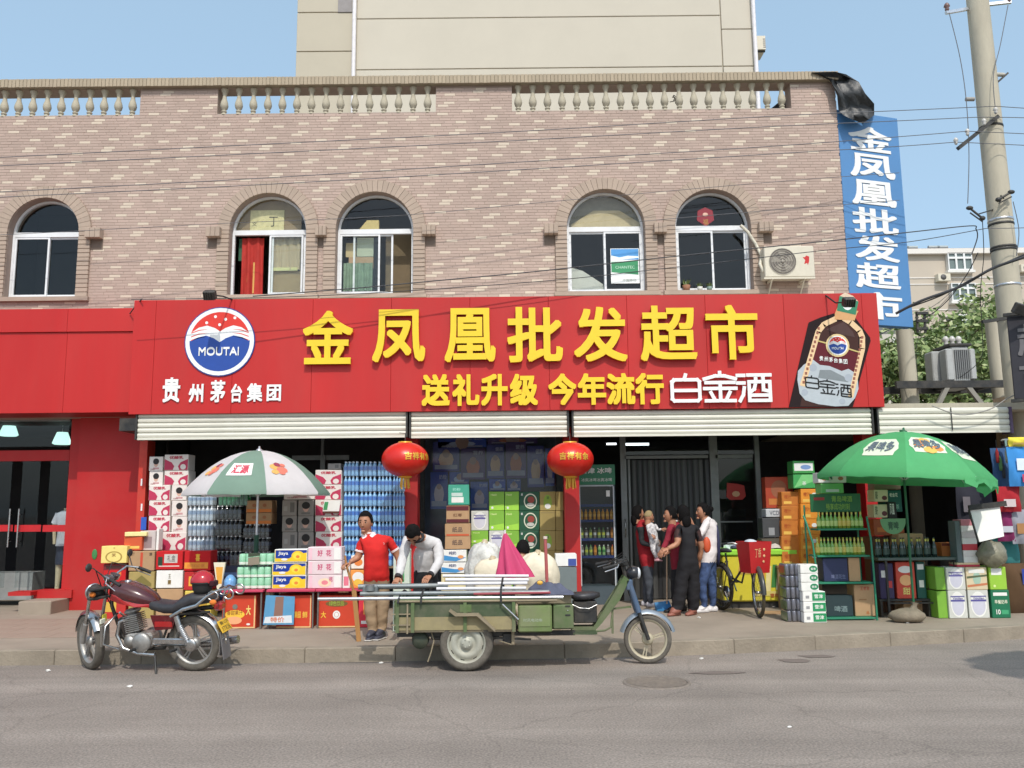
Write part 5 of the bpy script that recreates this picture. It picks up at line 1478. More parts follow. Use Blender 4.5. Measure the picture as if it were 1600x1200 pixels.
for si in (0,1):
 nb_ = 11 + si * 2
 xs0 = ra + (.17 if si == 0 else .13)
 for k in range(nb_):
  kd = random.choice((0,0,1)) if si == 0 else random.choice((0,1,0))
  me = glass_bottle(('gb',kd,si),(GL1,GL2)[kd],(C(190,206,120),C(214,190,90))[kd])
  solo(me,'beer_bottle','%s bottle, %s from left on %s shelf of the green rack' % (('green','yellow-green')[kd],ORD[k],('top','second')[si]),'bottle','bottles on the green rack',loc=(xs0 + k * (rb - .06 - xs0) / (nb_ - 1),YR + .2 + random.uniform(-.01,.01),shz[si] + .001))
def rbox(px0,px1,py0,zbase,base,pr,nm,lb,Y=YR + .12,d=.26):
 a_,b_ = at(px0,900,Y).x,at(px1,900,Y).x; z1_ = at((px0 + px1) / 2,py0,Y).z
 solo(design_box(b_ - a_,d,z1_ - zbase,base,pr,name=nm),nm,lb,'carton',loc=((a_ + b_) / 2,Y + d / 2,zbase + .001))
rbox(1287,1326,872,shz[2],C(40,48,84),[('t',C(110,116,150),'啤酒花生',.3,.1,.9,.3)],'drink_case','dark blue case on the third shelf of the green rack')
rbox(1327,1345,871,shz[2],CARD,[],'carton','small brown carton beside the dark blue case on the rack')
rbox(1288,1330,930,shz[3],C(34,54,58),[('t',C(120,140,140),'啤酒',.3,.2,.8,.5)],'drink_case','dark bottle case on the bottom shelf of the green rack')
rbox(1333,1364,913,shz[3],CARD,[('t',C(170,60,40),'王老吉',.3,.82,.8,.95),('r',C(150,110,70),.2,.5,.6,.54),('t',C(190,110,50),'品',.55,.05,.7,.15)],'carton','brown carton with red lettering on the bottom rack shelf')
# ---- little white and green boxes stack + shrink-wrapped stack
YS = 11.95
wg = [('r',C(22,140,84),.4,.05,1,.95),('t',W_,'雪津',.5,.3,.9,.75,.03),('r',C(150,150,150),.1,.3,.26,.6)]
x0 = at(1256,960,YS).x; x1 = at(1292,960,YS).x
hb_ = (at(1275,924,YS).z - PAVZ) / 3
for i in range(3):
 solo(design_box(x1 - x0,.25,hb_,W_,wg,name='drink_carton'),'drink_carton','white and green drink carton, %s of the lower three before the rack' % nth(i,3,'bottom','top'),'carton','white and green drink cartons',loc=((x0 + x1) / 2,YS + .125,PAVZ + .001 + i * hb_))
h2 = (at(1270,882,YS).z - PAVZ - 3 * hb_) / 3
for i in range(3):
 solo(design_box(x1 - x0 - .07,.22,h2,W_,[('e',C(22,130,84),.75,.5,.25,.4),('t',W_,'雪津',.6,.35,.9,.65,.03)],name='drink_carton'),'drink_carton','smaller white carton with a green oval, %s of the upper three' % nth(i,3,'bottom','top'),'carton','white and green drink cartons',loc=((x0 + x1) / 2 - .045,YS + .12,PAVZ + .001 + 3 * hb_ + i * h2))
x0 = at(1231,960,YS + .1).x; x1 = at(1254,960,YS + .1).x
CANM = mat('grey_can',S(128,126,136),.3,.5,var=.2)
zc = PAVZ
for i in range(5):
 t = thing('can_pack','shrink wrapped pack of grey cans, %s of five beside the white green cartons' % nth(i,5),'can pack',((x0 + x1) / 2,YS + .25,zc + .001),group='shrink wrapped can packs')
 h = .155; mb = MB(CANM)
 for ix in range(3):
  for iy in range(4): mb.lathe([(0,0),(.027,0),(.033,.012),(.033,.13),(.027,.145),(0,.145)],8,Matrix.Translation((-.07 + ix * .07,-.1 + iy * .07,.002)))
 part(mb,'can_cluster',t,world=False,kind='stuff')
 part(MB(mat('olive_film',S(96,120,66),.3,var=.2)).box(-.106,-.104,-.13,.14,.01,.12),'wrap_side',t,world=False)
 part(MB(FILM).bev(-.108,.108,-.138,.145,.0,.152,.02),'shrink_wrap',t,world=False)
 zc += .155
p_ = ground(1222,958,PAVZ)
solo(MB(CARD).bev(p_.x - .28,p_.x + .2,p_.y - .15,p_.y + .25,PAVZ + .001,PAVZ + .008,.003),'cardboard_sheet','flat piece of cardboard on the pavement beside the bicycle wheel','cardboard')
for px,py,col,lb in ((1197,941,(200,50,30),'red scrap on the pavement under the freezer'),(1208,949,(220,210,200),'white paper scrap beside the bicycle front wheel'),(1228,942,(150,160,180),'bluish scrap under the right end of the freezer')):
 scrap(ground(px,py,PAVZ),.045,lb,C(*col))
# ---- dark table with bottles right of the rack
YK = 12.35
tzk = at(1440,871,YK).z; a,b = at(1372,870,YK).x,at(1502,870,YK).x
t = thing('bottle_table','narrow dark table with a row of dark bottles beside the green rack','table',((a + b) / 2,YK + .25,PAVZ))
part(MB(mat('grey_green_top',S(84,96,92),.5,var=.1)).bev(a,b,YK,YK + .5,tzk - .04,tzk,.006),'table_top',t)
for x in (a + .12,b - .08):
 for y in (YK + .04,YK + .46): part(MB(DKM).bar((x,y,PAVZ),(x,y,tzk - .04),.03),'leg',t)
part(MB(DKM).bar((a + .12,YK + .04,PAVZ + .2),(b - .08,YK + .04,PAVZ + .2),.02),'stretcher',t)
for k in range(15):
 me = glass_bottle('dk',GL3,C(74,92,84),.032,.27)
 solo(me,'beer_bottle','dark beer bottle, %s from left on the dark table' % ORD[k],'bottle','dark bottles on the table',loc=(a + .04 + k * .058,YK + .12 + (k % 2) * .05,tzk + .001))
under_defs = ((1374,1396,880,C(60,50,90),[('r',W_,.1,.6,.5,.8),('r',C(206,60,60),.5,.3,.9,.5)],'dark violet and white printed carton under the dark table, leftmost'),
              (1400,1430,878,C(206,70,50),[('e',W_,.5,.8,.4,.1),('e',C(240,180,120),.5,.5,.35,.15),('t',C(230,220,120),'甜',.3,.1,.7,.3)],'red and cream printed carton under the dark table'),
              (1432,1446,878,C(30,90,80),[('r',W_,.1,.8,.9,.95),('r',W_,.2,.3,.8,.5)],'green and white printed carton under the dark table'),
              (1450,1476,885,C(90,64,50),[],'brown carton in the shade under the dark table'))
for px0,px1,py0,base,pr,lb in under_defs:
 rbox(px0,px1,py0,PAVZ + .25 if px0 < 1440 else PAVZ,base,pr,'snack_carton',lb,YK + .12,.3)
t2 = thing('crate_shelf','low dark shelf under the dark table carrying printed cartons','shelf',((a + b) / 2 - .2,YK + .25,PAVZ))
part(MB(DKM).box(a + .02,a + .76,YK + .1,YK + .44,PAVZ + .22,PAVZ + .25),'board',t2)
for x in (a + .05,a + .72): part(MB(DKM).box(x - .015,x + .015,YK + .11,YK + .42,PAVZ,PAVZ + .22),'leg',t2)
YX = 12.95
gbox(1366,740,1406,765,YX + .1,.25,C(150,120,96),[('r',C(176,150,120),.0,.6,1,1)],'carton','brown carton high on the stack beside the third red column')
tn = [('t',W_,'老金花',.3,.7,.8,.9),('t',C(150,196,180),'绿茶',.4,.1,.85,.35)]
gbox(1383,750 + 16,1408,800,YX - .05,.25,C(16,92,84),tn,'carton','dark teal tea carton with white lettering behind the umbrella pole')
mel = [('e',C(110,50,60),.75,.3,.2,.2),('t',C(60,90,60),'西瓜子',.08,.2,.25,.9)]
gbox(1366,765,1387,784,YX - .1,.25,C(222,206,170),mel,'carton','cream printed carton beside the third red column, upper one')
gbox(1366,788,1387,809,YX - .1,.25,C(222,206,170),mel,'carton','cream printed carton beside the third red column, lower one')
gbox(1388,784,1400,810,YX - .12,.25,C(30,28,28),[('t',W_,'凤凰',.2,.2,.8,.9)],'carton','black carton with white characters beside the red bag')
gbox(1366,811,1412,837,YX - .1,.25,C(170,74,30),[('r',C(206,110,40),.1,.2,.9,.5)],'carton','orange brown carton behind the green heart sign')
gbox(1366,838,1412,950,YX + .05,.25,C(110,70,40),[],'carton','brown carton supporting the stack behind the dark table',tofloor=True)
x0,x1,z0,z1 = wbox(1400,774,1441,834,YX - .3)
mb = MB(mat('red_shiny_bag',S(200,30,30),.3,var=.15)); cx = (x0 + x1) / 2
mb.M = Matrix.Translation((cx,YX - .2,z0)); wv = (x1 - x0) / 2; hv = z1 - z0
pts = []
for j in range(9):
 v = j / 8; f = (1 - .25 * (2 * v - 1) ** 4) * (1 + .04 * math.sin(j * 2.1))
 for i in range(14):
  a_ = i / 14 * 6.2832; pts.append((wv * f * math.copysign(abs(math.cos(a_)) ** .6,math.cos(a_)),.1 * f * math.copysign(abs(math.sin(a_)) ** .7,math.sin(a_)),hv * v))
mb.add(pts,[(j * 14 + i,j * 14 + (i + 1) % 14,(j + 1) * 14 + (i + 1) % 14,(j + 1) * 14 + i) for j in range(8) for i in range(14)] + [tuple(range(112,126)),tuple(range(13,-1,-1))],True)
mb.m(C(226,96,30)).flat([(-wv * .7,hv * .45),(wv * .2,hv * .4),(wv * .2,hv * .82),(-wv * .6,hv * .8)],-.104); mb.m(C(226,216,190)).flat([(-wv * .1,hv * .35),(wv * .4,hv * .3),(wv * .4,hv * .55),(-wv * .1,hv * .6)],-.106)
mb.m(W_).flat([(wv * .1,hv * .82),(wv * .6,hv * .8),(wv * .5,hv * .93),(wv * .1,hv * .92)],-.104); mb.flat([(wv * .2,hv * .06),(wv * .7,hv * .12),(wv * .6,hv * .22),(wv * .2,hv * .16)],-.104); mb.m(C(60,50,40)).text('大礼包',-wv * .02,wv * .34,hv * .4,hv * .5,-.108)
solo(mb,'gift_bag','large shiny red gift bag with orange and cream prints beyond the umbrella pole','bag',loc=(cx,YX - .2,z0))
bag = bpy.context.scene.objects[-1] if False else None
part_t = thing('bag_stand','brown boxes stacked under the shiny red bag behind the dark bottles','box',(cx,YX - .15,PAVZ))
part(MB(CARD).bev(x0 + .03,x1 - .03,YX - .3,YX + .0,PAVZ,z0 - .002,.008),'box',part_t)
x0,x1,z0,z1 = wbox(1376,810,1414,835,11.88)
mb = MB(C(92,140,92)); pl = [(x0 + (x1 - x0) * (.5 + .5 * math.cos(a_)),z1 - .02 + (z1 - z0) * .9 * math.sin(a_)) for a_ in [math.pi + k * math.pi / 12 for k in range(13)]]
mb.prism([(x0 + (x1 - x0) * .5,z1)] + [(x0 + .0,z1)] + pl[1:-1] + [(x1,z1)],11.86,11.87); mb.m(C(40,80,50)).text('青啤',x0 + .1,x1 - .1,z0 + .06,z1 - .04,11.857,0,.03)
solo(mb,'beer_sign','half round green sign hung on the green umbrella pole','sign')
gbox(1472,848,1496,870,12.6,.25,C(196,110,50),[('r',C(120,50,30),.0,.8,1,1)],'carton','small orange brown carton at the right end of the dark table')
gbox(1472,871,1496,940,12.9,.25,C(50,42,38),[],'carton','dark box below the small orange carton in the shed',tofloor=True)
# ---- right stack of milk boxes
YQ = 12.25
zt0,zt1 = PAVZ + .001,at(1520,922,YQ).z
ztop = at(1520,886,YQ).z
sten = [('e',W_,.5,.5,.42,.47),('e',C(200,198,212),.5,.45,.34,.36),('r',C(90,84,150),.1,.6,.9,.67),('r',C(90,84,150),.1,.77,.9,.81),('t',C(80,76,140),'Youlan',.2,.68,.8,.76,.02)]
defs = {(0,0): (1482,1511,PURP,sten,'white oval label'),(0,1): (1482,1511,PURP,sten,'white oval label'),(1,0): (1513,1545,PURP,sten,'white oval label'),(1,1): (1513,1546,C(214,196,160),[('e',C(160,190,170),.5,.5,.2,.3),('p',C(200,120,80),[(0,.1),(1,.2),(1,.3),(0,.2)]),('p',C(90,100,70),[(0,.5),(1,.6),(1,.68),(0,.6)]),('r',W_,.1,.75,.9,.92)],'cream with wavy stripes'),
  (2,0): (1549,1578,C(14,110,74),[('r',W_,.1,.8,.9,.92),('t',C(226,226,200),'早餐奶早',.15,.5,.9,.65),('t',W_,'10',.2,.12,.45,.3,.03),('r',C(60,160,110),.5,.12,.9,.28)],'dark green'),(2,1): (1549,1576,C(150,196,50),[('r',W_,.1,.65,.75,.95),('e',C(220,236,150),.25,.15,.08,.06)],'lime green')}
for (c_,r_),(p0,p1,base,pr,ds) in defs.items():
 xa,xb = at(p0,940,YQ).x,at(p1,940,YQ).x
 zl_,zh = (zt0,zt1) if r_ == 0 else (zt1 + .001,ztop)
 solo(design_box(xb - xa,.34,zh - zl_,base,pr,name='milk_carton'),'milk_carton','%s milk carton, %s row, %s in far right stack' % (ds,('lower','upper')[r_],('leftmost','middle','rightmost')[c_]),'carton','milk cartons at the right end',loc=((xa + xb) / 2,YQ + .17,zl_))
for r_ in (0,1):
 xa,xb = at(1465,940,YQ).x,at(1481,940,YQ).x; zl_,zh = (zt0,zt1 - .01) if r_ == 0 else (zt1 + .001,ztop)
 solo(design_box(xb - xa,.34,zh - zl_,LIME,[],name='milk_carton'),'milk_carton','narrow plain lime carton end, %s at the left of the far right stack' % ('lower','upper')[r_],'carton','milk cartons at the right end',loc=((xa + xb) / 2,YQ + .2,zl_),rz=.05)
zq = ztop
for i in range(9):
 h = .028 if i < 2 else .085
 c1 = ((206,60,80),(226,200,160),(226,224,220),(224,218,214),(200,60,70),(228,226,222),(214,206,206),(228,226,222),(206,130,140))[i]
 xa,xb = (at(1498,880,YQ).x,at(1534,880,YQ).x) if i < 2 else (at(1507,850,YQ).x,at(1530,850,YQ).x)
 solo(MB(C(*c1)).bev(xa,xb,YQ + .05,YQ + .28,zq + .001,zq + h,.004),'paper_bundle','paper bundle, %s in the tall pile beside the white board' % nth(i,9),'bundle','paper bundles in the pile',); zq += h
solo(MB(C(96,110,112)).bev(at(1498,850,YQ).x,at(1506,850,YQ).x,YQ + .06,YQ + .26,ztop + .058,zq - .02,.004),'grey_box','narrow grey green box left of the paper pile','box')
P0 = [at(1530,847,11.9),at(1569,838,11.9),at(1562,790,12.0),at(1516,797,12.0)]
t = thing('notice_board','white notice board with black top edge leaning among the goods at far right','board',((P0[0].x + P0[1].x) / 2,11.95,P0[0].z))
mb = MB(W_); n_ = Vector((0,1,.1)) * .02
mb.add([p for p in P0] + [p + n_ for p in P0],[(0,1,2,3),(7,6,5,4),(1,0,4,5),(2,1,5,6),(3,2,6,7),(0,3,7,4)],False); part(mb,'board',t)
part(MB(DKM).bar(P0[3] + Vector((-.03,-.02,.03)),P0[2] + Vector((.08,-.02,.03)),.03,.07),'top_edge',t); part(MB(DKM).bar(P0[3] + Vector((-.02,0,0)),P0[0] + Vector((-.01,0,0)),.02),'side_edge',t)
mb = MB(mat('grey_plastic_sack',S(128,124,104),.4,var=.3,scale=9,bump=.4))
pc_ = at(1553,868,12.2)
mb.M = Matrix.Translation((pc_.x,12.25,ztop + .001))
mb.ell((0,0,.17),(.2,.15,.18),16,10,fn=lambda p: p * (1 + .14 * math.sin(p.x * 9 + p.z * 7) * math.cos(p.y * 8 + p.z * 4))); solo(mb,'plastic_sack','crumpled grey green plastic sack below the white board','sack')
# ---- sacks behind the tricycle
SK = mat('cream_sack',S(222,210,184),.8,var=.08,bump=.3,bscale=24,dirt=.1); CP = mat('clear_bag',S(206,204,196),.35,var=.2,scale=10,bump=.5)
def sack(px0,px1,py0,py1,Y,d,m,label,seed,nm='sack',tied=False):
 a,b = at(px0,py1,Y),at(px1,py0,Y); z1_ = at((px0 + px1) / 2,py0,Y).z; z0_ = PAVZ + .001
 w,h = (b.x - a.x) / 2,z1_ - z0_
 mb = MB(m); rs = random.Random(seed); ph = [rs.uniform(0,6) for _ in range(4)]
 pts = []; n1,n2 = 44,26
 for j in range(n2 + 1):
  v = j / n2
  f = (min(1,(v + .04) / .10)) ** .5 * (max(0,1 - v ** 9)) ** .5
  for i in range(n1):
   a_ = i / n1 * 6.2832
   wob = 1 + .05 * math.sin(3 * a_ + ph[0] + v * 5) + .035 * math.sin(7 * a_ + ph[1] + v * 9) + .03 * math.sin(v * 16 + ph[2])
   q = Vector((math.cos(a_) * 2.2,math.sin(a_) * 2.2 + seed,v * 5)); wob *= 1 + .16 * (abs(noise.noise(q)) - .25) + .07 * noise.noise(q * 2.7)
   pts.append((w * f * wob * math.copysign(abs(math.cos(a_)) ** .75,math.cos(a_)),d / 2 * f * wob * math.sin(a_),h * (v + .01 * math.sin(4 * a_ + ph[3]) - .05 * abs(noise.noise(q * .8)) * v)))
 mb.add(pts,[(j * n1 + i,j * n1 + (i + 1) % n1,(j + 1) * n1 + (i + 1) % n1,(j + 1) * n1 + i) for j in range(n2) for i in range(n1)],True)
 mb.m(C(190,172,140)).tube([(0,0,h - .03),(.01,0,h + .02)],[.05,.03],10)
 return solo(mb,nm,label,'sack',loc=((a.x + b.x) / 2,Y + d / 2,z0_))
sack(728,785,846,950,11.3,.45,CP,'crumpled clear plastic sack full of packets left of the pink umbrella',1)
sack(738,800,872,950,10.95,.3,SK,'cream woven sack in front of the clear one behind the poles',2)
sack(806,877,863,950,10.95,.5,SK,'large cream sack to the right of the pink umbrella',3)
gbox(868,865,901,885,13.0,.25,W_,[('r',C(60,80,150),.6,.0,1,.6)],'carton','white and blue box beside the red column foot')
gbox(868,886,901,950,13.0,.25,C(110,120,120),[],'carton','grey box under the white and blue one by the red column',tofloor=True)
# ================================================================== UMBRELLAS
def umbrella(name,label,px,py_top,px_l,px_r,py_edge,Y,nseg,mats_,poleb,tilt=0,logos=None,rot0=0,droop=.035,polem=None):
 cx = (at(px_l,py_edge,Y).x + at(px_r,py_edge,Y).x) / 2
 R = (at(px_r,py_edge,Y).x - at(px_l,py_edge,Y).x) / 2
 ze = at((px_l + px_r) / 2,py_edge,Y - R * .3).z; zt = at(px,py_top,Y).z
 Hh = zt - ze
 t = thing(name,label,'umbrella',(cx,Y,PAVZ))
 Rm = Matrix.Translation((0,0,ze - PAVZ)) @ Matrix.Rotation(tilt,4,'Y')
 sub,rad = 6,8
 def P_(a,s):          # s 0..1 from top to rim, a angle; cloth sags between ribs
  k = (a - rot0) / (2 * math.pi / nseg); fr = abs((k % 1) - .5) * 2      # 1 on rib, 0 mid panel
  sg_ = (1 - fr ** 2)
  r = R * s * (1 - .045 * sg_ * s)
  z = Hh * (1 - s ** 2.1) * (1 - .05 * sg_ * s) - 0 * sg_
  return Rm @ Vector((r * math.cos(a),r * math.sin(a),z))
 for k in range(nseg):
  mb = MB(mats_[k % len(mats_)]); vs = []
  a0 = rot0 + k * 2 * math.pi / nseg
  for j in range(rad + 1):
   for i in range(sub + 1):
    vs.append(P_(a0 + i / sub * 2 * math.pi / nseg,max(.02,j / rad)))
  for i in range(sub + 1):
   p = P_(a0 + i / sub * 2 * math.pi / nseg,1.0); q = Vector((p.x * 1.0,p.y * 1.0,p.z - droop - .05 * math.sin(math.pi * i / sub) * 0 - random.uniform(0,.012)))
   vs.append(q)
  mb.add(vs,[(j * (sub + 1) + i,(j + 1) * (sub + 1) + i,(j + 1) * (sub + 1) + i + 1,j * (sub + 1) + i + 1) for j in range(rad + 1) for i in range(sub)],True)
  part(mb,'canopy_panel',t,world=False)
  part(MB(STEEL).tube([P_(a0,s_) - Vector((0,0,.012)) for s_ in (.02,.3,.6,.85,1)],.005,4),'rib',t,world=False)
  part(MB(STEEL).tube([P_(a0,.55) - Vector((0,0,.012)),Vector((0,0,ze - PAVZ - .05))],.004,4),'stretcher',t,world=False)
 pm = polem or STEEL
 part(MB(pm).tube([(0,0,poleb - PAVZ),(0,0,zt - PAVZ + .03)],.017,8),'pole',t,world=False)
 mb = MB(pm); mb.M = Rm @ Matrix.Translation((0,0,Hh)); mb.lathe([(.05,-.01),(.045,.015),(.018,.03),(.014,.06),(0,.065)],10); part(mb,'finial',t,world=False)
 return t,P_,(cx,Y,ze,R,Hh)
UW = canopy_cloth('umbrella_white',S(230,226,226)); UG = canopy_cloth('umbrella_sage',S(134,164,146))
def patch(P_,s0,s1,a0,a1,f,m,parent,name,nu=10,nv=6,lift=.006):
 """thin print lying on the canopy"""
 mb = MB(m); vs = []
 for j in range(nv + 1):
  for i in range(nu + 1):
   u,v = i / nu,j / nv
   u2,v2 = f(u,v)
   p = P_(a0 + (a1 - a0) * u2,s0 + (s1 - s0) * v2); c = Vector((p.x,p.y,p.z - 0)); d = Vector((p.x,p.y,.8)).normalized()
   vs.append(p + d * lift)
 mb.add(vs,[(j * (nu + 1) + i,(j + 1) * (nu + 1) + i,(j + 1) * (nu + 1) + i + 1,j * (nu + 1) + i + 1) for j in range(nv) for i in range(nu)],True)
 return part(mb,name,parent,world=False)
def ellf(u,v):
 v = 2 * v - 1; w_ = math.sqrt(max(0,1 - v * v)) ; return .5 + (u - .5) * (w_ * .9 + .1),(v + 1) / 2
def canopy_text(P_,s,a0,a1,s0,s1,m,parent,lift=.010,bold=.03):
 V,F,w,h = glyph(s,False); mb = MB(m)
 sh = [(x * bold,z * bold) for x in (-1,1) for z in (-1,1)]
 for k,(dx,dz) in enumerate(sh):
  vs = []
  for p in V:
   u,v = (p[0] + dx) / w,(p[1] + dz) / h
   q = P_(a0 + (a1 - a0) * u,s1 + (s0 - s1) * v); d = Vector((q.x,q.y,.8)).normalized(); vs.append(q + d * (lift + .0005 * k))
  mb.add(vs,F,False)
 return part(mb,'print',parent,world=False)
t1,P1,inf1 = umbrella('parasol','white and sage green parasol with fruit prints over the drink cartons',402,704,291,515,770,12.75,8,[UG,UW],PAVZ,rot0=-math.pi / 2 - math.pi / 8,droop=.03)
c = -math.pi / 2
patch(P1,.60,.80,c - .27,c + .17,lambda u,v: (u,v),W_,t1,'logo_patch')
canopy_text(P1,'汇源',c - .2,c + .1,.64,.77,C(206,70,90),t1)
FR1,FR2,FR3 = C(222,120,100),C(226,170,90),C(150,60,80)
for s_,a_ in ((-1,c - .72),(1,c + .68)):
 for k,(du,dv,r_,m_) in enumerate(((-.08,-.02,.10,FR2),(.06,.03,.11,FR1),(0,-.06,.08,FR3),(.12,-.05,.06,FR1),(-.1,.07,.07,FR2),(.03,.08,.06,FR1))):
  patch(P1,.68 + dv - r_ * .5,.68 + dv + r_ * .5,a_ + du - r_ * 1.0,a_ + du + r_ * 1.0,ellf,m_,t1,'fruit_print',6,5,.004 + .0015 * k)
z_ = at(403,860,12.75).z
part(MB(C(20,70,50)).tube([(0,0,0),(0,0,at(403,836,12.75).z - PAVZ)],.035,10),'pole_socket',t1,world=False)
part(MB(C(20,70,50)).lathe([(0,.0),(.25,0),(.25,.06),(.05,.1),(0,.1)],16),'base',t1,world=False)
UGR = canopy_cloth('umbrella_green',S(92,192,122))
UGR2 = canopy_cloth('umbrella_green_two',S(86,184,114))
t2_,P2,inf2 = umbrella('parasol','bright green beer parasol with sandbag base over the bottle table',1410,675,1284,1541,744,11.95,8,[UGR,UGR2],PAVZ + .02,tilt=.065,rot0=-math.pi / 2 - math.pi / 8,droop=.06,polem=mat('pole_green',S(30,96,60),.5))
for a_,s_,wd in ((c - .80,.66,.27),(c,.60,.30),(c + .74,.66,.33)):
 patch(P2,s_ - .16,s_ + .14,a_ - wd - .03,a_ + wd + .03,lambda u,v: (.5 + (u - .5) * (.72 + .28 * math.sin(math.pi * v) + .05 * math.sin(v * 20)),v),C(214,222,196),t2_,'logo_patch',lift=.004)
 if abs(a_ - c) < .1:
  for k,(du,dv,r_) in enumerate(((-.12,-.07,.12),(.02,-.09,.13),(.15,.07,.11),(.0,.1,.12),(-.16,.02,.1))):
   patch(P2,s_ + dv - r_ * .45,s_ + dv + r_ * .45,a_ + du - r_ * .9,a_ + du + r_ * .9,ellf,C(236,180,80) if k % 2 else C(226,140,70),t2_,'fruit_print',6,5,.006 + .001 * k)
 canopy_text(P2,'果啤多',a_ - wd * .85,a_ + wd * .85,s_ - .09,s_ + .08,C(96,110,120),t2_,.014,.02)
mb = MB(UGR); cx,Y,ze,R,Hh = inf2
pts = []
for i in range(15):
 u = i / 14; a_ = c + .25 + u * 1.5
 p = P2(a_,1.0)
 pts += [p + Vector((0,0,-.03)),p + Vector((.03 * math.sin(i * 2),-.02,-.10 - .05 * math.sin(i * 1.7) - .08 * u))]
mb.add(pts,[(2 * i,2 * i + 1,2 * i + 3,2 * i + 2) for i in range(14)],True); part(mb,'torn_valance',t2_,world=False)
p = ground(1391,963,PAVZ)
mb = MB(mat('sand_bag',S(134,122,104),.9,var=.2,scale=8,bump=.4)); mb.M = Matrix.Translation((inf2[0],11.93,PAVZ))
mb.ell((-.10,0,.085),(.235,.18,.10),20,10,fn=lambda p: Vector((p.x,p.y,max(p.z,-.82))) * (1 + .06 * math.sin(6 * p.x + 3 * p.y) + .05 * math.sin(9 * p.y + 4 * p.z)))
mb.tube([(-.02,0,.15),(-.0,0,.22),(.01,.0,.26)],[.07,.03,.05],9)
solo(mb,'sandbag','dusty tied sandbag weighing down the green parasol pole','sandbag')
# ================================================================== VEHICLES
def wheel(t,name,c,R,wt,axis_rot,spoke='cast',n=5,tm=TYRE,rm=ALU,hub=.04,sw=None):
 """wheel in its own frame (axle along local y), placed by matrix axis_rot at c; tyre, rim as parts of the wheel"""
 w = bpy.data.objects.new(name,None); COL.objects.link(w); w.parent = t
 w.matrix_local = Matrix.Translation(Vector(c)) @ axis_rot
 w.empty_display_size = .05
 mb = MB(tm); r = wt / 2
 sw = sw or 2.0 * r
 k = Matrix.Rotation(math.pi / 2,4,'X')
 prof = [(R - sw,-r * .75),(R - .6 * sw,-r),(R - .25 * sw,-r * .95),(R - .06 * sw,-r * .6),(R,-r * .15),(R,r * .15),(R - .06 * sw,r * .6),(R - .25 * sw,r * .95),(R - .6 * sw,r),(R - sw,r * .75)]
 mb.lathe(prof,36,k); part(mb,'tyre',w,world=False)
 mb = MB(rm); ri = R - sw
 mb.lathe([(ri + .004,-r * .8),(ri - .012,-r * .7),(ri - .02,-r * .25),(ri - .02,r * .25),(ri - .012,r * .7),(ri + .004,r * .8)],32,k)
 if spoke == 'cast':
  mb.lathe([(0,-r * .8),(hub,-r * .8),(hub * 1.5,-r * .3),(hub * 1.5,r * .3),(hub,r * .8),(0,r * .8)],16,k)
  for i in range(n):
   a = i / n * 6.2832 + .3
   for da in (-.16,.16):
    p = Vector((math.cos(a + da * 1.2) * hub,0,math.sin(a + da * 1.2) * hub)); q = Vector((math.cos(a + da * .55) * (ri - .012),0,math.sin(a + da * .55) * (ri - .012)))
    mb.bar(p,q,.02,.014)
 elif spoke == 'wire':
  mb.lathe([(0,-.04),(.02,-.04),(.02,.04),(0,.04)],10,k)
  for i in range(24):
   a = i / 24 * 6.2832
   mb.tube([(math.cos(a + .5) * .02,.03 if i % 2 else -.03,math.sin(a + .5) * .02),(math.cos(a) * (ri - .01),0,math.sin(a) * (ri - .01))],.0016,3,caps=False)
 elif spoke == 'disc':
  n_ = 48; rings = [(ri - .012,-.012),(ri * .93,-r * .1),(ri * .80,-r * .55),(ri * .56,-r * .62),(ri * .5,-r * .3),(ri * .34,-r * .25),(ri * .28,-r * .75),(ri * .12,-r * .8),(0.001,-r * .8)]
  mb.lathe(rings,n_,k)
  mb.m(DKM)
  for i in range(8):
   a = i / 8 * 6.2832 + .25; d = Vector((math.cos(a),0,math.sin(a))); e = Vector((-math.sin(a),0,math.cos(a)))
   cc_ = d * ri * .86 + Vector((0,r * .36,0))
   mb.add([cc_ - e * .022 - d * .009,cc_ + e * .022 - d * .009,cc_ + e * .022 + d * .009,cc_ - e * .022 + d * .009],[(0,1,2,3)])
   cc_ = cc_ + Vector((0,-r * .72 * 1.0,0)) - Vector((0,.0,0))
  for i in range(5):
   a = i / 5 * 6.2832; mb.m(rm).ell((math.cos(a) * ri * .2,r * .8,math.sin(a) * ri * .2),(.009,.01,.009),6,4)
 part(mb,'rim',w,world=False)
 return w
def disc_flip(mb): pass
# ------------------------------------------------------------------ motorcycle: x forward, y left, z up
BKX = ground(305,1048,0)
RWP = Vector((BKX.x,BKX.y + .02,0))
hd_ = R_(180 - 8)
mc = thing('motorcycle','dark red cruiser motorcycle leaning on its stand by the kerb','motorcycle',(RWP.x,RWP.y,0),hd_)
LEAN = Matrix.Rotation(R_(-7),4,'X')      # leans to its left, towards the stand
def mpart(mb,name,parent=None,**k):
 o = part(mb,name,parent or mc,world=False,**k)
 if parent is None: o.matrix_local = LEAN
 return o
MRED = mat('maroon_tank_paint',S(72,18,26),.18,var=.1,coat=.6,dirt=.15); MRD2 = mat('red_tank_stripe',S(170,22,24),.2,var=.08,coat=.6,dirt=.1)
SEAT = mat('black_seat_vinyl',(.028,.028,.034),.45,var=.2,scale=12,dirt=.12)
RR = .305; WB = 1.24
fz_ = R_(36)                                  # front wheel turned away from the viewer
wheel(mc,'wheel',LEAN @ Vector((0,0,RR)),RR,.12,LEAN.to_3x3().to_4x4(),n=5,tm=TYRE,rm=ALU,sw=.085)
wheel(mc,'wheel',LEAN @ Vector((WB,0,RR - .0)),RR,.095,LEAN.to_3x3().to_4x4() @ Matrix.Rotation(-fz_,4,'Z'),n=5,sw=.075)
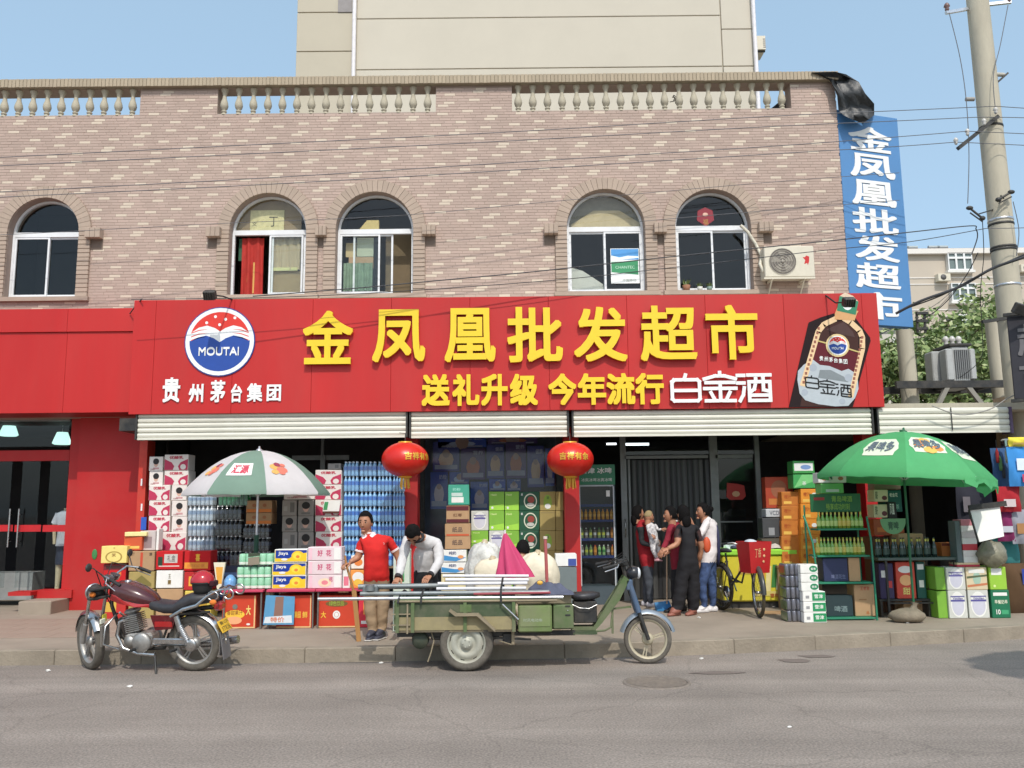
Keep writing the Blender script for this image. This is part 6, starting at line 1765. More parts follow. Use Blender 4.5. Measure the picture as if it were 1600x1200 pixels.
def loft(mb,secs,n=16,sq=.75):
 """secs: (x, z centre, half width, half height up, half height down)"""
 pts = []
 for x,zc,hw,hu,hd in secs:
  for i in range(n):
   a = i / n * 6.2832; ca,sa = math.cos(a),math.sin(a)
   pts.append((x,hw * math.copysign(abs(ca) ** sq,ca),zc + (hu if sa > 0 else hd) * math.copysign(abs(sa) ** sq,sa)))
 k = len(secs)
 mb.add(pts,[(j * n + i,(j + 1) * n + i,(j + 1) * n + (i + 1) % n,j * n + (i + 1) % n) for j in range(k - 1) for i in range(n)] + [tuple(range(n)),tuple(range((k - 1) * n,k * n))[::-1]],True)
 return mb
mb = loft(MB(MRED),[(.95,.86,.05,.05,.04),(.93,.86,.12,.09,.08),(.86,.86,.15,.12,.10),(.74,.84,.165,.125,.10),(.60,.80,.15,.11,.08),(.48,.76,.11,.08,.06),(.40,.735,.05,.03,.03)])
tk = mpart(mb,'fuel_tank')
mb = MB(MRD2)
mb.add([(.90,.157,.80),(.88,.155,.86),(.66,.163,.80),(.44,.10,.735),(.42,.09,.70),(.62,.155,.72),(.80,.162,.76)],[(0,1,2,3,4,5,6)][::1]); part(mb,'tank_stripe',tk,world=False)
part(MB(CHR).lathe([(.04,0),(.04,.012),(.03,.02),(0,.022)],14,Matrix.Translation((.78,0,.965))),'tank_cap',tk,world=False)
mb = loft(MB(SEAT),[(.52,.735,.07,.03,.04),(.46,.725,.12,.05,.06),(.30,.70,.15,.05,.07),(.18,.70,.15,.06,.07),(.10,.74,.14,.085,.09),(-.02,.79,.13,.07,.08),(-.18,.80,.11,.05,.06),(-.26,.79,.07,.02,.04)])
mpart(mb,'seat')
mb = MB(DKM)
mb.tube([(.98,0,.86),(.98,0,.70),(.86,0,.36),(.70,0,.22),(.36,0,.24),(.30,0,.40)],.02,8)
mb.tube([(.98,0,.84),(.50,0,.68),(.10,.0,.66),(-.2,0,.70)],.018,8)
for s in (-1,1):
 mb.tube([(.36,s * .07,.30),(.22,s * .08,.62),(-.22,s * .09,.66)],.014,6); mb.bar((.34,s * .09,.30),(0,s * .085,RR),.035,.02)
mpart(mb,'frame')
mb = MB(ALU)
mb.bev(.46,.78,-.10,.10,.25,.42,.03)
for s in (-1,1): mb.lathe([(0,0),(.105,0),(.11,.03),(.085,.05),(0,.055)],20,Matrix.Translation((.56,s * .10,.33)) @ Matrix.Rotation(-s * math.pi / 2,4,'X'))
mb.lathe([(0,0),(.06,0),(.06,.035),(0,.04)],14,Matrix.Translation((.70,.10,.34)) @ Matrix.Rotation(-math.pi / 2,4,'X'))
k0 = mb.M; mb.M = Matrix.Translation((.68,0,.42)) @ Matrix.Rotation(.22,4,'Y')
mb.bev(-.055,.055,-.06,.06,0,.20,.01)
for i in range(9): mb.bev(-.085,.085,-.09,.09,.015 + i * .021,.024 + i * .021,.003)
mb.bev(-.07,.07,-.075,.075,.205,.26,.02); mb.M = k0
mpart(mb,'engine')
mb = MB(CHR)
mb.tube([(.74,.05,.58),(.84,.08,.54),(.86,.10,.40),(.78,.11,.26),(.60,.12,.21),(.40,.13,.20)],.02,8); mpart(mb,'exhaust_header')
mb = MB(CHR); mb.tube([(.5,-.13,.24),(.2,-.15,.24),(-.1,-.16,.26),(-.42,-.16,.30)],[.025,.045,.05,.045],12); mpart(mb,'silencer')
mb = MB(mat('maroon_side_panel',S(92,18,26),.25,var=.1,dirt=.2)); mb.add([(.46,.11,.62),(.16,.11,.62),(.20,.12,.48),(.40,.12,.46),(.46,.09,.62),(.16,.09,.62),(.20,.09,.48),(.40,.09,.46)],[(3,2,1,0),(0,1,5,4),(2,3,7,6),(1,2,6,5),(3,0,4,7)]); mpart(mb,'side_panel')
mb = MB(MRD2); mb.bev(.20,.40,.121,.126,.50,.56,.005); mpart(mb,'red_badge')
mb = MB(CHR); mb.bev(.02,.44,.095,.115,RR + .0,RR + .07,.012); mb.ell((.0,.11,RR),(.07,.02,.07),14,7); mpart(mb,'chain_case')
for s in (-1,1):
 mb = MB(STEEL); mb.tube([(.02,s * .12,RR + .03),(.12,s * .12,.50)],.018,8)
 for i in range(9): mb.lathe([(.03,0),(.036,.006),(.03,.012)],10,Matrix.Translation((.032 + i * .009,s * .12,RR + .06 + i * .017)) @ Matrix.Rotation(.5,4,'Y'))
 mb.m(CHR).tube([(.10,s * .12,.46),(.15,s * .12,.62)],.034,10); mpart(mb,'shock_absorber')
def fender(c,r,w,a0,a1,m,turn=0,n=14):
 mb = MB(m); vs = []
 for i in range(n + 1):
  a = a0 + (a1 - a0) * i / n
  for k,(dy,dr) in enumerate(((-w,-.03),(-w * .7,0),(0,.012),(w * .7,0),(w,-.03))):
   vs.append(((r + dr) * math.cos(a),dy,(r + dr) * math.sin(a)))
 mb.M = Matrix.Translation(Vector(c)) @ Matrix.Rotation(turn,4,'Z')
 mb.add(vs,[(i * 5 + k,i * 5 + k + 1,i * 5 + k + 6,i * 5 + k + 5) for i in range(n) for k in range(4)],True)
 return mb
mpart(fender((0,0,RR),RR + .04,.075,R_(30),R_(205),CHR),'rear_mudguard')
mpart(fender((WB,0,RR),RR + .03,.06,R_(10),R_(150),CHR,-fz_),'front_mudguard')
mb = MB(mat('rubber_flap',S(108,104,104),.7,var=.15,dirt=.4)); mb.M = Matrix.Translation((-RR - .045,0,.28)) @ Matrix.Rotation(.12,4,'Y')
mb.bev(-.006,.006,-.09,.09,-.14,.16,.004)
mo = mpart(mb,'mud_flap')
mb = MB(C(200,200,190)); V,F,w_,h_ = glyph('SUNO',False)
mb.add([(-RR - .045 - .0085 + .0 + (.28 + p[1] * .05 - .28 + .10) * .12 * 1.0,-(p[0] / w_ * .13 - .065),.36 + p[1] / h_ * .05) for p in V],F); part(mb,'flap_lettering',mo,world=False)
mb = MB(C(226,180,40)); mb.M = Matrix.Translation((-RR - .035,0,.50)) @ Matrix.Rotation(.5,4,'Y'); mb.bev(-.004,.004,-.11,.11,-.075,.065,.003); po = mpart(mb,'number_plate')
mb = MB(DKM); mb.M = Matrix.Translation((-RR - .035,0,.50)) @ Matrix.Rotation(.5,4,'Y')
for ch,z0_,z1_ in (('鲁G·',.01,.05),('5T826',-.06,-.01)):
 V,F,w_,h_ = glyph(ch,False); mb.add([(-.0052,.085 - p[0] / w_ * .17,z0_ + p[1] / h_ * (z1_ - z0_)) for p in V],F)
part(mb,'plate_lettering',po,world=False)
mb = MB(MRD2); mb.bev(-.34,-.24,-.06,.06,.66,.75,.02); mpart(mb,'tail_light')
mb = MB(CHR)
for s in (-1,1):
 mb.tube([(.20,s * .15,.62),(.05,s * .16,.70),(-.1,s * .15,.74),(-.22,s * .14,.84),(-.34,s * .12,.90)],[.016,.022,.02,.014,.012],8)
 mb.tube([(-.28 + .06 * math.cos(a),s * .13,.84 + .05 * math.sin(a)) for a in [k * .7 for k in range(9)]],.009,6)
 mb.tube([(-.46 + .055 * math.cos(a),s * .13,.86 + .055 * math.sin(a)) for a in [k * .7 for k in range(9)]],.01,6)
mb.tube([(-.34,-.12,.90),(-.48,0,.90),(-.34,.12,.90)],.011,6); mb.tube([(-.20,-.13,.845),(-.20,.13,.845)],.009,6); mb.tube([(-.3,-.13,.88),(-.3,.13,.88)],.009,6)
mpart(mb,'rear_rack')
for s in (-1,1):
 mb = MB(C(220,120,40,25)); mb.ell((-.30,s * .17,.78),(.04,.03,.03),10,6); mb.m(CHR).tube([(-.30,s * .1,.77),(-.30,s * .15,.78)],.008,6); mpart(mb,'turn_signal')
mb = MB(DKM); mb.tube([(.42,.10,.22),(.34,.22,.06),(.30,.27,-.03)],.012,6); mb.bev(.27,.34,.24,.30,-.045,-.03,.004); mpart(mb,'kick_stand')
for x in (.62,.16):
 for s in (-1,1): mpart(MB(BLK).tube([(x,s * .12,.26),(x,s * .24,.27)],.016,8),'footrest')
mb = MB(CHR); mb.tube([(.9,.02,.62),(.93,.2,.52),(.93,.25,.34),(.82,.14,.26)],.012,6); mb.tube([(.9,-.02,.62),(.93,-.2,.52),(.93,-.25,.34),(.82,-.14,.26)],.012,6); mpart(mb,'crash_bar')
mb = MB(mat('dusty_guard',S(110,104,98),.6,var=.3,dirt=.4)); mb.bev(.94,.97,.10,.25,.30,.54,.01); mpart(mb,'leg_guard')
mpart(MB(_m['dusty_guard']).bev(.94,.97,-.25,-.10,.30,.54,.01),'leg_guard')
FM = LEAN @ Matrix.Translation((WB,0,RR)) @ Matrix.Rotation(-fz_,4,'Z')
def fpart(mb,name,M=None):
 o = part(mb,name,mc,world=False); o.matrix_local = M or FM; return o
for s in (-1,1):
 mb = MB(ALU); mb.tube([(0,s * .085,0),(-.10,s * .085,.22)],.027,10); mb.m(CHR).tube([(-.10,s * .085,.22),(-.25,s * .085,.60)],.018,10); fpart(mb,'fork_leg')
mb = MB(DKM); mb.bev(-.28,-.20,-.11,.11,.50,.53,.008); mb.bev(-.31,-.24,-.11,.11,.60,.63,.008); fpart(mb,'fork_yoke')
mb = MB(DKM)
mb.M = Matrix.Translation((-.17,0,.56)) @ Matrix.Rotation(math.pi / 2,4,'Y')
mb.lathe([(0,-.09),(.06,-.075),(.085,-.02),(.09,.03),(.085,.04)],18); mb.m(CHR).lathe([(.085,.04),(.095,.045),(.095,.06),(.08,.062)],18); mb.m(mat('lamp_glass',(.7,.72,.74),.12,var=.1,scale=30,spec=.9)).lathe([(.08,.06),(.05,.075),(0,.08)],18)
fpart(mb,'headlight')
FM2 = LEAN @ Matrix.Translation((WB - .25,0,RR + .62)) @ Matrix.Rotation(R_(6),4,'Z')
mb = MB(CHR)
mb.tube([(0,0,0),(-.01,.06,.03),(-.01,.14,.11),(-.05,.27,.16),(-.16,.33,.13),(-.28,.36,.07)],.012,8)
mb.tube([(0,0,0),(-.01,-.06,.03),(-.01,-.14,.11),(-.05,-.27,.16),(-.16,-.33,.13),(-.28,-.36,.07)],.012,8)
fpart(mb,'handlebar',FM2)
for s in (-1,1):
 fpart(MB(BLK).tube([(-.16,s * .33,.13),(-.29,s * .365,.065)],.019,8),'grip',FM2)
 fpart(MB(STEEL).tube([(-.12,s * .32,.13),(-.13,s * .36,.09),(-.26,s * .42,.02)],.006,5),'lever',FM2)
 mb = MB(DKM); mb.tube([(-.1,s * .31,.14),(-.02,s * .40,.26),(-.0,s * .44,.27)],.006,5); mb.ell((.0,s * .46,.28),(.02,.06,.045),12,7); fpart(mb,'mirror',FM2)
 mb = MB(C(220,120,40,25)); mb.ell((.10,s * .2,-.06),(.035,.03,.03),10,6); mb.m(DKM).tube([(.04,s * .08,-.06),(.1,s * .17,-.06)],.009,5); fpart(mb,'turn_signal',FM2)
mb = MB(mat('instrument_black',(.04,.04,.045),.25)); mb.M = Matrix.Rotation(-.4,4,'Y')
for s in (-1,1): mb.m(CHR).lathe([(0,0),(.05,.0),(.055,.05)],16,Matrix.Translation((.02,s * .065,.06))); mb.m(_m['instrument_black']).lathe([(.05,.045),(0,.046)],16,Matrix.Translation((.02,s * .065,.06)))
fpart(mb,'instruments',FM2)
mb = MB(BLK); mb.tube([(-.1,.3,.15),(.06,.2,.2),(.08,.05,.0),(0,.02,-.2)],.006,5); mb.tube([(-.1,-.3,.15),(.08,-.2,.22),(.1,-.05,.0),(0,-.02,-.2)],.006,5); fpart(mb,'control_cables',FM2)
fpart(MB(C(214,214,196)).bev(-.02,.0,.09,.17,.0,.05,.004),'white_sticker',LEAN @ Matrix.Translation((.98,.06,.55)))
mb = MB(C(200,190,60)); mb.bev(.975,.985,.10,.18,.56,.64,.004); mpart(mb,'reflector')
hp = mc.matrix_basis @ LEAN @ Vector((-.10,.02,.86))
hl = thing('helmet','glossy red open face helmet resting on the seat of the motorcycle','helmet',(hp.x,hp.y,hp.z))
HR = mat('helmet_red',S(176,16,32),.12,var=.05,coat=.7)
mb = MB(HR); n_ = 24; pts = []
for j in range(9):
 ph = j / 8 * R_(96)
 for i in range(n_):
  a = i / n_ * 6.2832; pts.append((.118 * math.sin(ph) * math.cos(a) * 1.1,.118 * math.sin(ph) * math.sin(a),.11 + .118 * math.cos(ph)))
mb.add(pts,[(j * n_ + i,(j + 1) * n_ + i,(j + 1) * n_ + (i + 1) % n_,j * n_ + (i + 1) % n_) for j in range(8) for i in range(n_)],True); part(mb,'shell',hl,world=False)
part(MB(BLK).lathe([(.120,.085),(.126,.09),(.122,.105)],24),'trim',hl,world=False)
part(MB(BLK).lathe([(.112,.10),(.10,.02),(.06,-.03),(.0,-.03)],18),'lining',hl,world=False)
mb = MB(C(60,20,30,20)); mb.bev(.10,.15,-.08,.08,.06,.12,.01); part(mb,'peak',hl,world=False)
# ------------------------------------------------------------------ cargo tricycle (heading right)
gR = ground(729,1049,0); gF = ground(1012,1036,0)
TR = .29
tx0 = gR.x; ty = gR.y + .04
TY0 = ty + .33                               # centre line
tx1 = at(1012,1000,TY0).x
WBt = tx1 - tx0
tc = thing('cargo_tricycle','worn green motor tricycle with cargo box, facing right at the kerb','tricycle',(tx0,TY0,0))
TG = mat('faded_green_paint',S(80,102,56),.6,var=.2,scale=3,dirt=.7); TGD = mat('dark_green_paint',S(62,78,50),.6,var=.15,dirt=.5)
BARE = mat('bare_dirty_steel',S(150,136,110),.7,.2,var=.2,scale=5,dirt=.6)
WRM = mat('grey_steel_wheel',S(176,176,162),.5,.2,var=.1,dirt=.5)
def tp(mb,name,parent=None,**k): return part(mb,name,parent or tc,world=False,**k)
for s in (-1,1):
 w = wheel(tc,'wheel',(0,s * .33,TR),TR,.15,Matrix.Rotation(math.pi if s < 0 else 0,4,'Z') @ Matrix.Identity(4),'disc',rm=WRM,sw=.088)
wheel(tc,'wheel',(WBt,0,.265),.265,.09,Matrix.Rotation(R_(-6),4,'Z'),'cast',n=3,rm=mat('cream_cast_rim',S(186,176,150),.5,.2,var=.12,dirt=.35),hub=.045,sw=.055)
X = lambda px,y=1000: at(px,y,TY0 - .4).x - tx0
Z = lambda py,px=750: at(px,py,TY0 - .4).z
bx0,bx1 = X(618),X(806)
zb0,zb1 = Z(984),Z(938)
zf = Z(984)
tp(MB(BARE).box(bx0,bx1,-.40,.40,zf - .02,zf),'box_floor')
for s in (-1,1):
 y0 = s * .40 - .012
 o = tp(MB(TGD).box(bx0 + .002,bx1,y0,y0 + .024,zf + .14,zb1 - .02),'side_panel')
 o = tp(MB(mat('olive_bare_panel',S(146,134,96),.65,var=.15,dirt=.4)).box(bx0 + .002,bx1,y0 - .001,y0 + .025,zf + .001,zf + .139),'lower_side_panel')
 tp(MB(TG).bar((bx0,s * .415,zb1),(bx1 + .02,s * .415,zb1),.035),'top_rail')
 for x in (bx0 + .02,X(645),X(727),bx1 - .02): tp(MB(TG).box(x - .018,x + .018,s * .425 - .012,s * .425 + .012,zf - .02,zb1 - .018),'side_post')
tp(MB(TGD).box(bx1 - .02,bx1,-.388,.388,zf,zb1 + .05),'front_panel')
tp(MB(TG).box(bx0 - .02,bx0,-.388,.388,zf,zb1),'tail_gate')
mb = MB(BARE)
for z_ in (Z(958),Z(975)): mb.bar((bx0 - .04,-.43,z_),(bx0 + .16,-.43,z_),.012)
mb.bar((bx0 + .13,-.435,zf - .03),(bx0 + .13,-.435,zb1 - .03),.016); tp(mb,'tail_latch')
mb = MB(BARE)
arc = [(X(704),Z(950)),(X(714),Z(957)),(X(748),Z(957)),(X(774),Z(982)),(X(774),Z(986)),(X(746),Z(961)),(X(712),Z(961)),(X(702),Z(953))]
for s in (-1,1):
 y_ = -.50 if s < 0 else .42
 mb2 = MB(BARE); mb2.prism(arc[::-1],y_,y_ + .08); tp(mb2,'mudguard')
tp(MB(TG).box(X(719),X(737),-.428,-.418,Z(956),Z(944)),'mudguard_bracket')
mb = MB(DKM)
for s in (-1,1): mb.bar((bx0,s * .25,zf - .06),(X(900),s * .25,zf - .06),.05)
mb.bar((-.0,-.36,TR),(.0,.36,TR),.05); mb.ell((0,0,TR),(.1,.12,.1),12,8)
for s in (-1,1):
 mb.tube([(-.35,s * .27,zf - .1),(0,s * .27,TR + .03),(.35,s * .27,zf - .1)],.02,6)
 mb.tube([(-.3,s * .27,zf - .1),(0,s * .27,TR + .06),(.3,s * .27,zf - .1)],.012,6)
tp(mb,'chassis')
mb = MB(mat('green_motor',S(52,62,48),.6,dirt=.4)); mb.lathe([(0,-.09),(.085,-.09),(.09,-.06),(.09,.06),(.085,.09),(0,.09)],16,Matrix.Translation((X(655),-.24,zf - .12)) @ Matrix.Rotation(math.pi / 2,4,'X')); tp(mb,'motor')
mb = MB(BARE); mb.tube([(X(673),-.3,zf - .04),(X(677),-.32,zf - .12),(X(673),-.34,.2),(X(668),-.36,.10)],.008,5); tp(mb,'hanging_cable')
mb = MB(DKM); mb.bev(X(785),X(800),-.3,-.1,zf - .16,zf - .05,.01); mb.bar((X(775),-.3,zf - .1),(X(830),-.3,zf - .12),.02); mb.tube([(X(800),-.32,zf - .05),(X(838),-.33,zf - .04),(X(858),-.32,zf - .06),(X(880),-.3,zf - .07)],.008,5); tp(mb,'underside_rods')
mb = MB(BARE); mb.bev(X(799),X(804),-.34,-.3,zf - .17,zf - .02,.005); mb.tube([(X(779),-.3,zf - .13),(X(800),-.33,zf - .17)],.008,5); tp(mb,'step_bracket')
z_t = Z(946,830)
mb = MB(mat('battery_green',S(100,120,64),.55,var=.15,dirt=.6)); mb.bev(X(810),X(863),-.42,.30,zf - .03,z_t,.012); bb_ = tp(mb,'battery_box')
mb = MB(mat('battery_side',S(112,128,76),.55,dirt=.5)); mb.bev(X(813),X(860),-.4265,-.42,zf + .03,z_t - .02,.002); mb.m(C(150,160,140)).text('时风电动车',X(818),X(848),zf + .08,zf + .115,-.4275,0,.02); part(mb,'box_plate',bb_,world=False)
tp(MB(TG).bev(X(865),X(897),-.40,.28,zf + .0,z_t + .0,.01),'control_box')
mb = MB(DKM)
for z_ in (Z(948),Z(962)): mb.bev(X(884),X(892),-.406,-.399,z_ - .012,z_ + .006,.003)
mb.m(CHR).ell((X(888),-.40,Z(955)),(.012,.01,.006),8,5); tp(mb,'vent_slots')
mb = MB(TG); mb.prism([(X(897),zf - .02),(X(932),zf - .02),(X(972),Z(925)),(X(984),Z(905)),(X(992),Z(912)),(X(975),Z(945)),(X(946),zf + .02),(X(935),zf - .055),(X(897),zf - .055)],-.10,-.05)
mb.prism([(X(897),zf - .02),(X(932),zf - .02),(X(972),Z(925)),(X(984),Z(905)),(X(992),Z(912)),(X(975),Z(945)),(X(946),zf + .02),(X(935),zf - .055),(X(897),zf - .055)],.05,.10); tp(mb,'step_through_frame')
tp(MB(TGD).box(X(897),X(935),-.3,.3,zf - .075,zf - .056),'foot_board')
mb = MB(TG); mb.bar((X(963),-.06,zf - .10),(X(964),-.06,Z(940)),.022); mb.tube([(X(932),-.1,zf - .07),(X(950),-.1,zf - .06),(X(960),-.08,zf - .03),(X(963),-.06,zf + .1)],.012,6); tp(mb,'front_brace')
mb = loft(MB(SEAT),[(X(898),Z(938) + .0,.06,.02,.03),(X(903),Z(938),.13,.04,.05),(X(918),Z(938),.14,.045,.05),(X(934),Z(937),.10,.04,.05),(X(944),Z(936),.05,.02,.03)]); tp(mb,'saddle')
tp(MB(DKM).bev(X(900),X(938),-.10,.10,zf + .02,Z(946),.01),'saddle_base')
tp(MB(CHR).tube([(X(897),-.12,Z(950)),(X(910),-.14,Z(956)),(X(925),-.14,Z(957)),(X(938),-.12,Z(951))],.006,6),'saddle_rail')
fx = WBt
mb = MB(mat('blue_grey_fork',S(84,104,130),.4,.3,var=.1,dirt=.3))
for s in (-1,1):
 mb2 = MB(DKM); mb2.tube([(fx - .0,s * .075,.265),(fx - .11,s * .075,.60)],.022,8); mb2.m(_m['blue_grey_fork']).tube([(fx - .10,s * .075,.56),(fx - .19,s * .07,.86)],.034,10); tp(mb2,'fork_leg')
tp(MB(DKM).tube([(fx - .17,0,.74),(fx - .25,0,1.06)],.025,8),'steering_stem')
mb = MB(_m['blue_grey_fork']); mb.bev(fx - .235,fx - .16,-.10,.10,.80,.92,.012); tp(mb,'front_shield')
mb = fender((fx,0,.265),.265 + .045,.055,R_(15),R_(165),mat('silver_blue_guard',S(140,152,164),.35,.4,var=.1,dirt=.35)); tp(mb,'front_mudguard')
mb = MB(mat('lamp_black',(.03,.03,.035),.3)); mb.ell((fx - .14,0,.99),(.085,.085,.075),14,9); mb.m(_m['lamp_glass']).ell((fx - .085,0,.985),(.03,.075,.065),12,8); tp(mb,'headlight')
mb = MB(DKM); mb.tube([(fx - .25,0,1.05),(fx - .26,-.08,1.10),(fx - .30,-.24,1.12),(fx - .38,-.34,1.09)],.012,7); mb.tube([(fx - .25,0,1.05),(fx - .26,.08,1.10),(fx - .30,.24,1.12),(fx - .38,.34,1.09)],.012,7); tp(mb,'handlebar')
for s in (-1,1):
 tp(MB(BLK).tube([(fx - .38,s * .34,1.09),(fx - .52,s * .385,1.06)],.019,8),'grip')
 tp(MB(STEEL).tube([(fx - .34,s * .33,1.10),(fx - .36,s * .38,1.07),(fx - .50,s * .42,1.03)],.006,5),'lever')
mb = MB(BLK)
for k_ in range(5): mb.tube([(fx - .36,-.3 + .14 * k_,1.10),(fx - .22,-.2 + .1 * k_,1.13 + .02 * k_),(fx - .15,-.05 + .03 * k_,1.02),(fx - .18,0,.8)],.006,5)
mb.bev(fx - .34,fx - .26,-.20,-.14,1.09,1.15,.01); mb.bev(fx - .30,fx - .20,-.08,.08,1.07,1.12,.01); tp(mb,'cables_and_switches')
tp(MB(TG).bar((fx - .18,-.04,.62),(fx - .38,-.05,.60),.02),'frame_tab')
# ---- load: long steel poles lying on the box
zl0 = zb1 + .02
def pole_load(px0,px1,py0,py1,dy,r,m,label,nm='steel_pole'):
 Y = TY0 + dy
 a,b = at(px0,py0,Y),at(px1,py1,Y)
 return solo(MB(m).tube([a,b],r,10),nm,label,'pole','poles loaded on the tricycle')
OLDP = mat('old_blue_grey_pole',S(132,140,142),.45,.6,var=.25,scale=6,dirt=.4)
pole_load(497,880,936,933,-.40,.019,STEEL,'longest steel pole sticking out to the left, outermost and lowest of the load')
pole_load(563,858,928,925,-.36,.024,OLDP,'thick old steel pole just above the outermost one on the tricycle')
pole_load(560,700,917,915,-.22,.03,OLDP,'short thick blue grey pole under the hands of the bent man')
pole_load(682,822,920,919,-.30,.018,C(214,212,214,30),'white pipe, lowest of the bright bundle on the tricycle','white_pipe')
pole_load(684,824,912,911,-.24,.018,C(222,220,222,30),'white pipe, second lowest of the bright bundle','white_pipe')
pole_load(696,826,906,906,-.10,.018,C(224,222,224,30),'white pipe, third of the bright bundle','white_pipe')
pole_load(692,826,900,900,.04,.017,C(226,224,226,30),'white pipe, top and farthest of the bright bundle','white_pipe')
pole_load(620,870,940,938,-.43,.012,BARE,'thin rusty rod lying along the top rail of the box')
pole_load(740,860,928,926,-.42,.013,C(150,60,70),'reddish rod among the poles near the white pipes')
mb = MB(DKM)
for px,z1p in ((658,926),(783,912),(622,932)):
 a = at(px,940,TY0 - .45); 
 mb2 = MB(BLK); top = at(px,z1p,TY0 - .45)
 ring = [(a.x,TY0 - .46,zb1 - .02),(a.x,TY0 - .455,top.z - .05),(a.x + .01,TY0 - .38,top.z - .0),(a.x + .015,TY0 - .05,top.z + .03),(a.x + .02,TY0 + .12,top.z + .0),(a.x + .02,TY0 + .2,zb1)]
 mb2.tube(ring,.012,6)
 solo(mb2,'tie_strap','black rubber strap round the poles, %s' % {658: 'beside the hands of the bent man',783: 'round the white pipes under the pink umbrella',622: 'at the left end of the cargo box'}[px],'strap')
p,q = at(785,944,TY0 - .46),at(810,968,TY0 - .46)
solo(MB(STEEL).tube([p,q],.009,6),'brace_rod','thin grey brace rod slanting down over the side of the cargo box','rod')
mb = MB(OLDP); mb.tube([at(578,923,TY0 - .34),at(578,914,TY0 - .34)],.05,12); mb.bev(*[at(566,920,TY0 - .3).x,at(590,920,TY0 - .3).x],TY0 - .30,TY0 - .15,at(578,925,TY0).z,at(578,912,TY0).z,.01)
solo(mb,'pole_clamp','steel clamp joining the poles at the left end of the load','clamp')
YU = TY0 + .26
ax,b0,b1 = at(789,832,YU),at(778,902,YU),at(829,902,YU)
PK = mat('pink_umbrella_cloth',S(196,58,104),.7,var=.06)
t = thing('folded_umbrella','folded pink umbrella standing point up among the poles on the tricycle','umbrella',((b0.x + b1.x) / 2,YU,b0.z))
mb = MB(PK); n_ = 56; vs = []
cxb = (b0.x + b1.x) / 2; rb_ = (b1.x - b0.x) / 2
for j in range(10):
 v = j / 9; cx = cxb + (ax.x - cxb) * v; r = rb_ * (1 - v) ** .9 + .012; z = b0.z + (ax.z - b0.z) * v
 for i in range(n_):
  a = i / n_ * 6.2832; rr = r * (1 + .20 * math.cos(7 * a + v * 1.5) * (1 - v) ** .5 + .04 * math.sin(15 * a + v * 9))
  vs.append((cx + rr * math.cos(a),YU + rr * .6 * math.sin(a),z))
mb.add(vs,[(j * n_ + i,j * n_ + (i + 1) % n_,(j + 1) * n_ + (i + 1) % n_,(j + 1) * n_ + i) for j in range(9) for i in range(n_)],True); part(mb,'canopy',t)
part(MB(C(226,216,216)).tube([ax - Vector((0,0,.02)),ax + Vector((0,0,.03))],.012,8),'tip',t); part(MB(STEEL).tube([(cxb,YU,b0.z + .02),(cxb,YU,zf)],.01,6),'shaft',t)
p,q = at(852,842,YU + .1),at(856,908,YU + .1)
solo(MB(mat('red_painted_pole',S(176,84,84),.6,dirt=.2)).tube([p,(q.x,q.y,zf + .01)],.02,10).m(C(214,196,180)).tube([p,p + Vector((0,0,.03))],.026,10),'red_post','faded red upright post standing in the tricycle box beside the cream sack','post')
a,b = at(826,915,TY0 - .1),at(893,925,TY0 - .1)
mb = MB(mat('slate_jacket',S(84,88,106),.9,var=.2,scale=8,bump=.3)); nx,ny = 30,12; vs = []
for j in range(ny + 1):
 for i in range(nx + 1):
  u,v = i / nx,j / ny
  env = math.sin(math.pi * min(1,max(0,u))) ** .5 * math.sin(math.pi * v) ** .5
  z = b.z - .005 + env * (.07 + .07 * (1 - u) + .025 * math.sin(u * 14 + v * 6) + .02 * math.sin(u * 9 - v * 11))
  vs.append((a.x + (b.x - a.x) * u + .02 * math.sin(v * 9),TY0 - .36 + .5 * v + .02 * math.sin(u * 12),z))
mb.add(vs,[(j * (nx + 1) + i,j * (nx + 1) + i + 1,(j + 1) * (nx + 1) + i + 1,(j + 1) * (nx + 1) + i) for j in range(ny) for i in range(nx)],True)
mb.m(C(226,170,60)).ell((a.x + .12,TY0 - .3,b.z + .12),(.035,.02,.025),8,5)
solo(mb,'jacket','crumpled slate grey jacket lying on the front end of the load','jacket')
solo(MB(BARE).bev(bx1 + tx0 + .01,X(895) + tx0,TY0 - .30,TY0 + .25,z_t + .001,b.z - .004,.01),'plank_bundle','bundle of dirty planks under the slate jacket on the tricycle','planks')
for k_,(x_,w_) in enumerate(((-.35,.3),(.1,.34))):
 solo(MB(mat('load_wood_%d' % k_,S(140,116,84),.85,var=.2,dirt=.3)).bev(tx0 + x_,tx0 + x_ + .07,TY0 - .38,TY0 + .38,zf + .001,zb1 + .01,.006),'cross_beam','wooden cross beam carrying the poles, %s in the cargo box' % ('left' if k_ == 0 else 'right'),'beam')
# ------------------------------------------------------------------ bicycle with red basket, facing the camera
pF = ground(1187,965,PAVZ); pR = Vector((pF.x - .30,pF.y + .98,PAVZ))
dv = (pF - pR); hb2 = math.atan2(dv.y,dv.x)
bc = thing('bicycle','old bicycle with a large red front basket parked before the yellow freezer','bicycle',(pR.x,pR.y,PAVZ),hb2)
BL = dv.length; BRr = .345
BK = mat('black_bicycle_paint',(.03,.03,.03),.35,var=.2,dirt=.25)
wheel(bc,'wheel',(0,0,BRr),BRr,.045,Matrix.Rotation(R_(-22),4,'Z') if False else Matrix.Identity(4),'wire',rm=CHR,tm=mat('bike_tyre',S(74,66,50),.9,var=.2))
st_ = Matrix.Rotation(R_(-20),4,'Z')
wheel(bc,'wheel',(BL,0,BRr),BRr,.045,st_,'wire',rm=CHR,tm=_m['bike_tyre'])
mb = MB(BK); HT = Vector((BL - .22,0,.80)); SP_ = Vector((.28,0,.36)); ST = Vector((.18,0,.86))
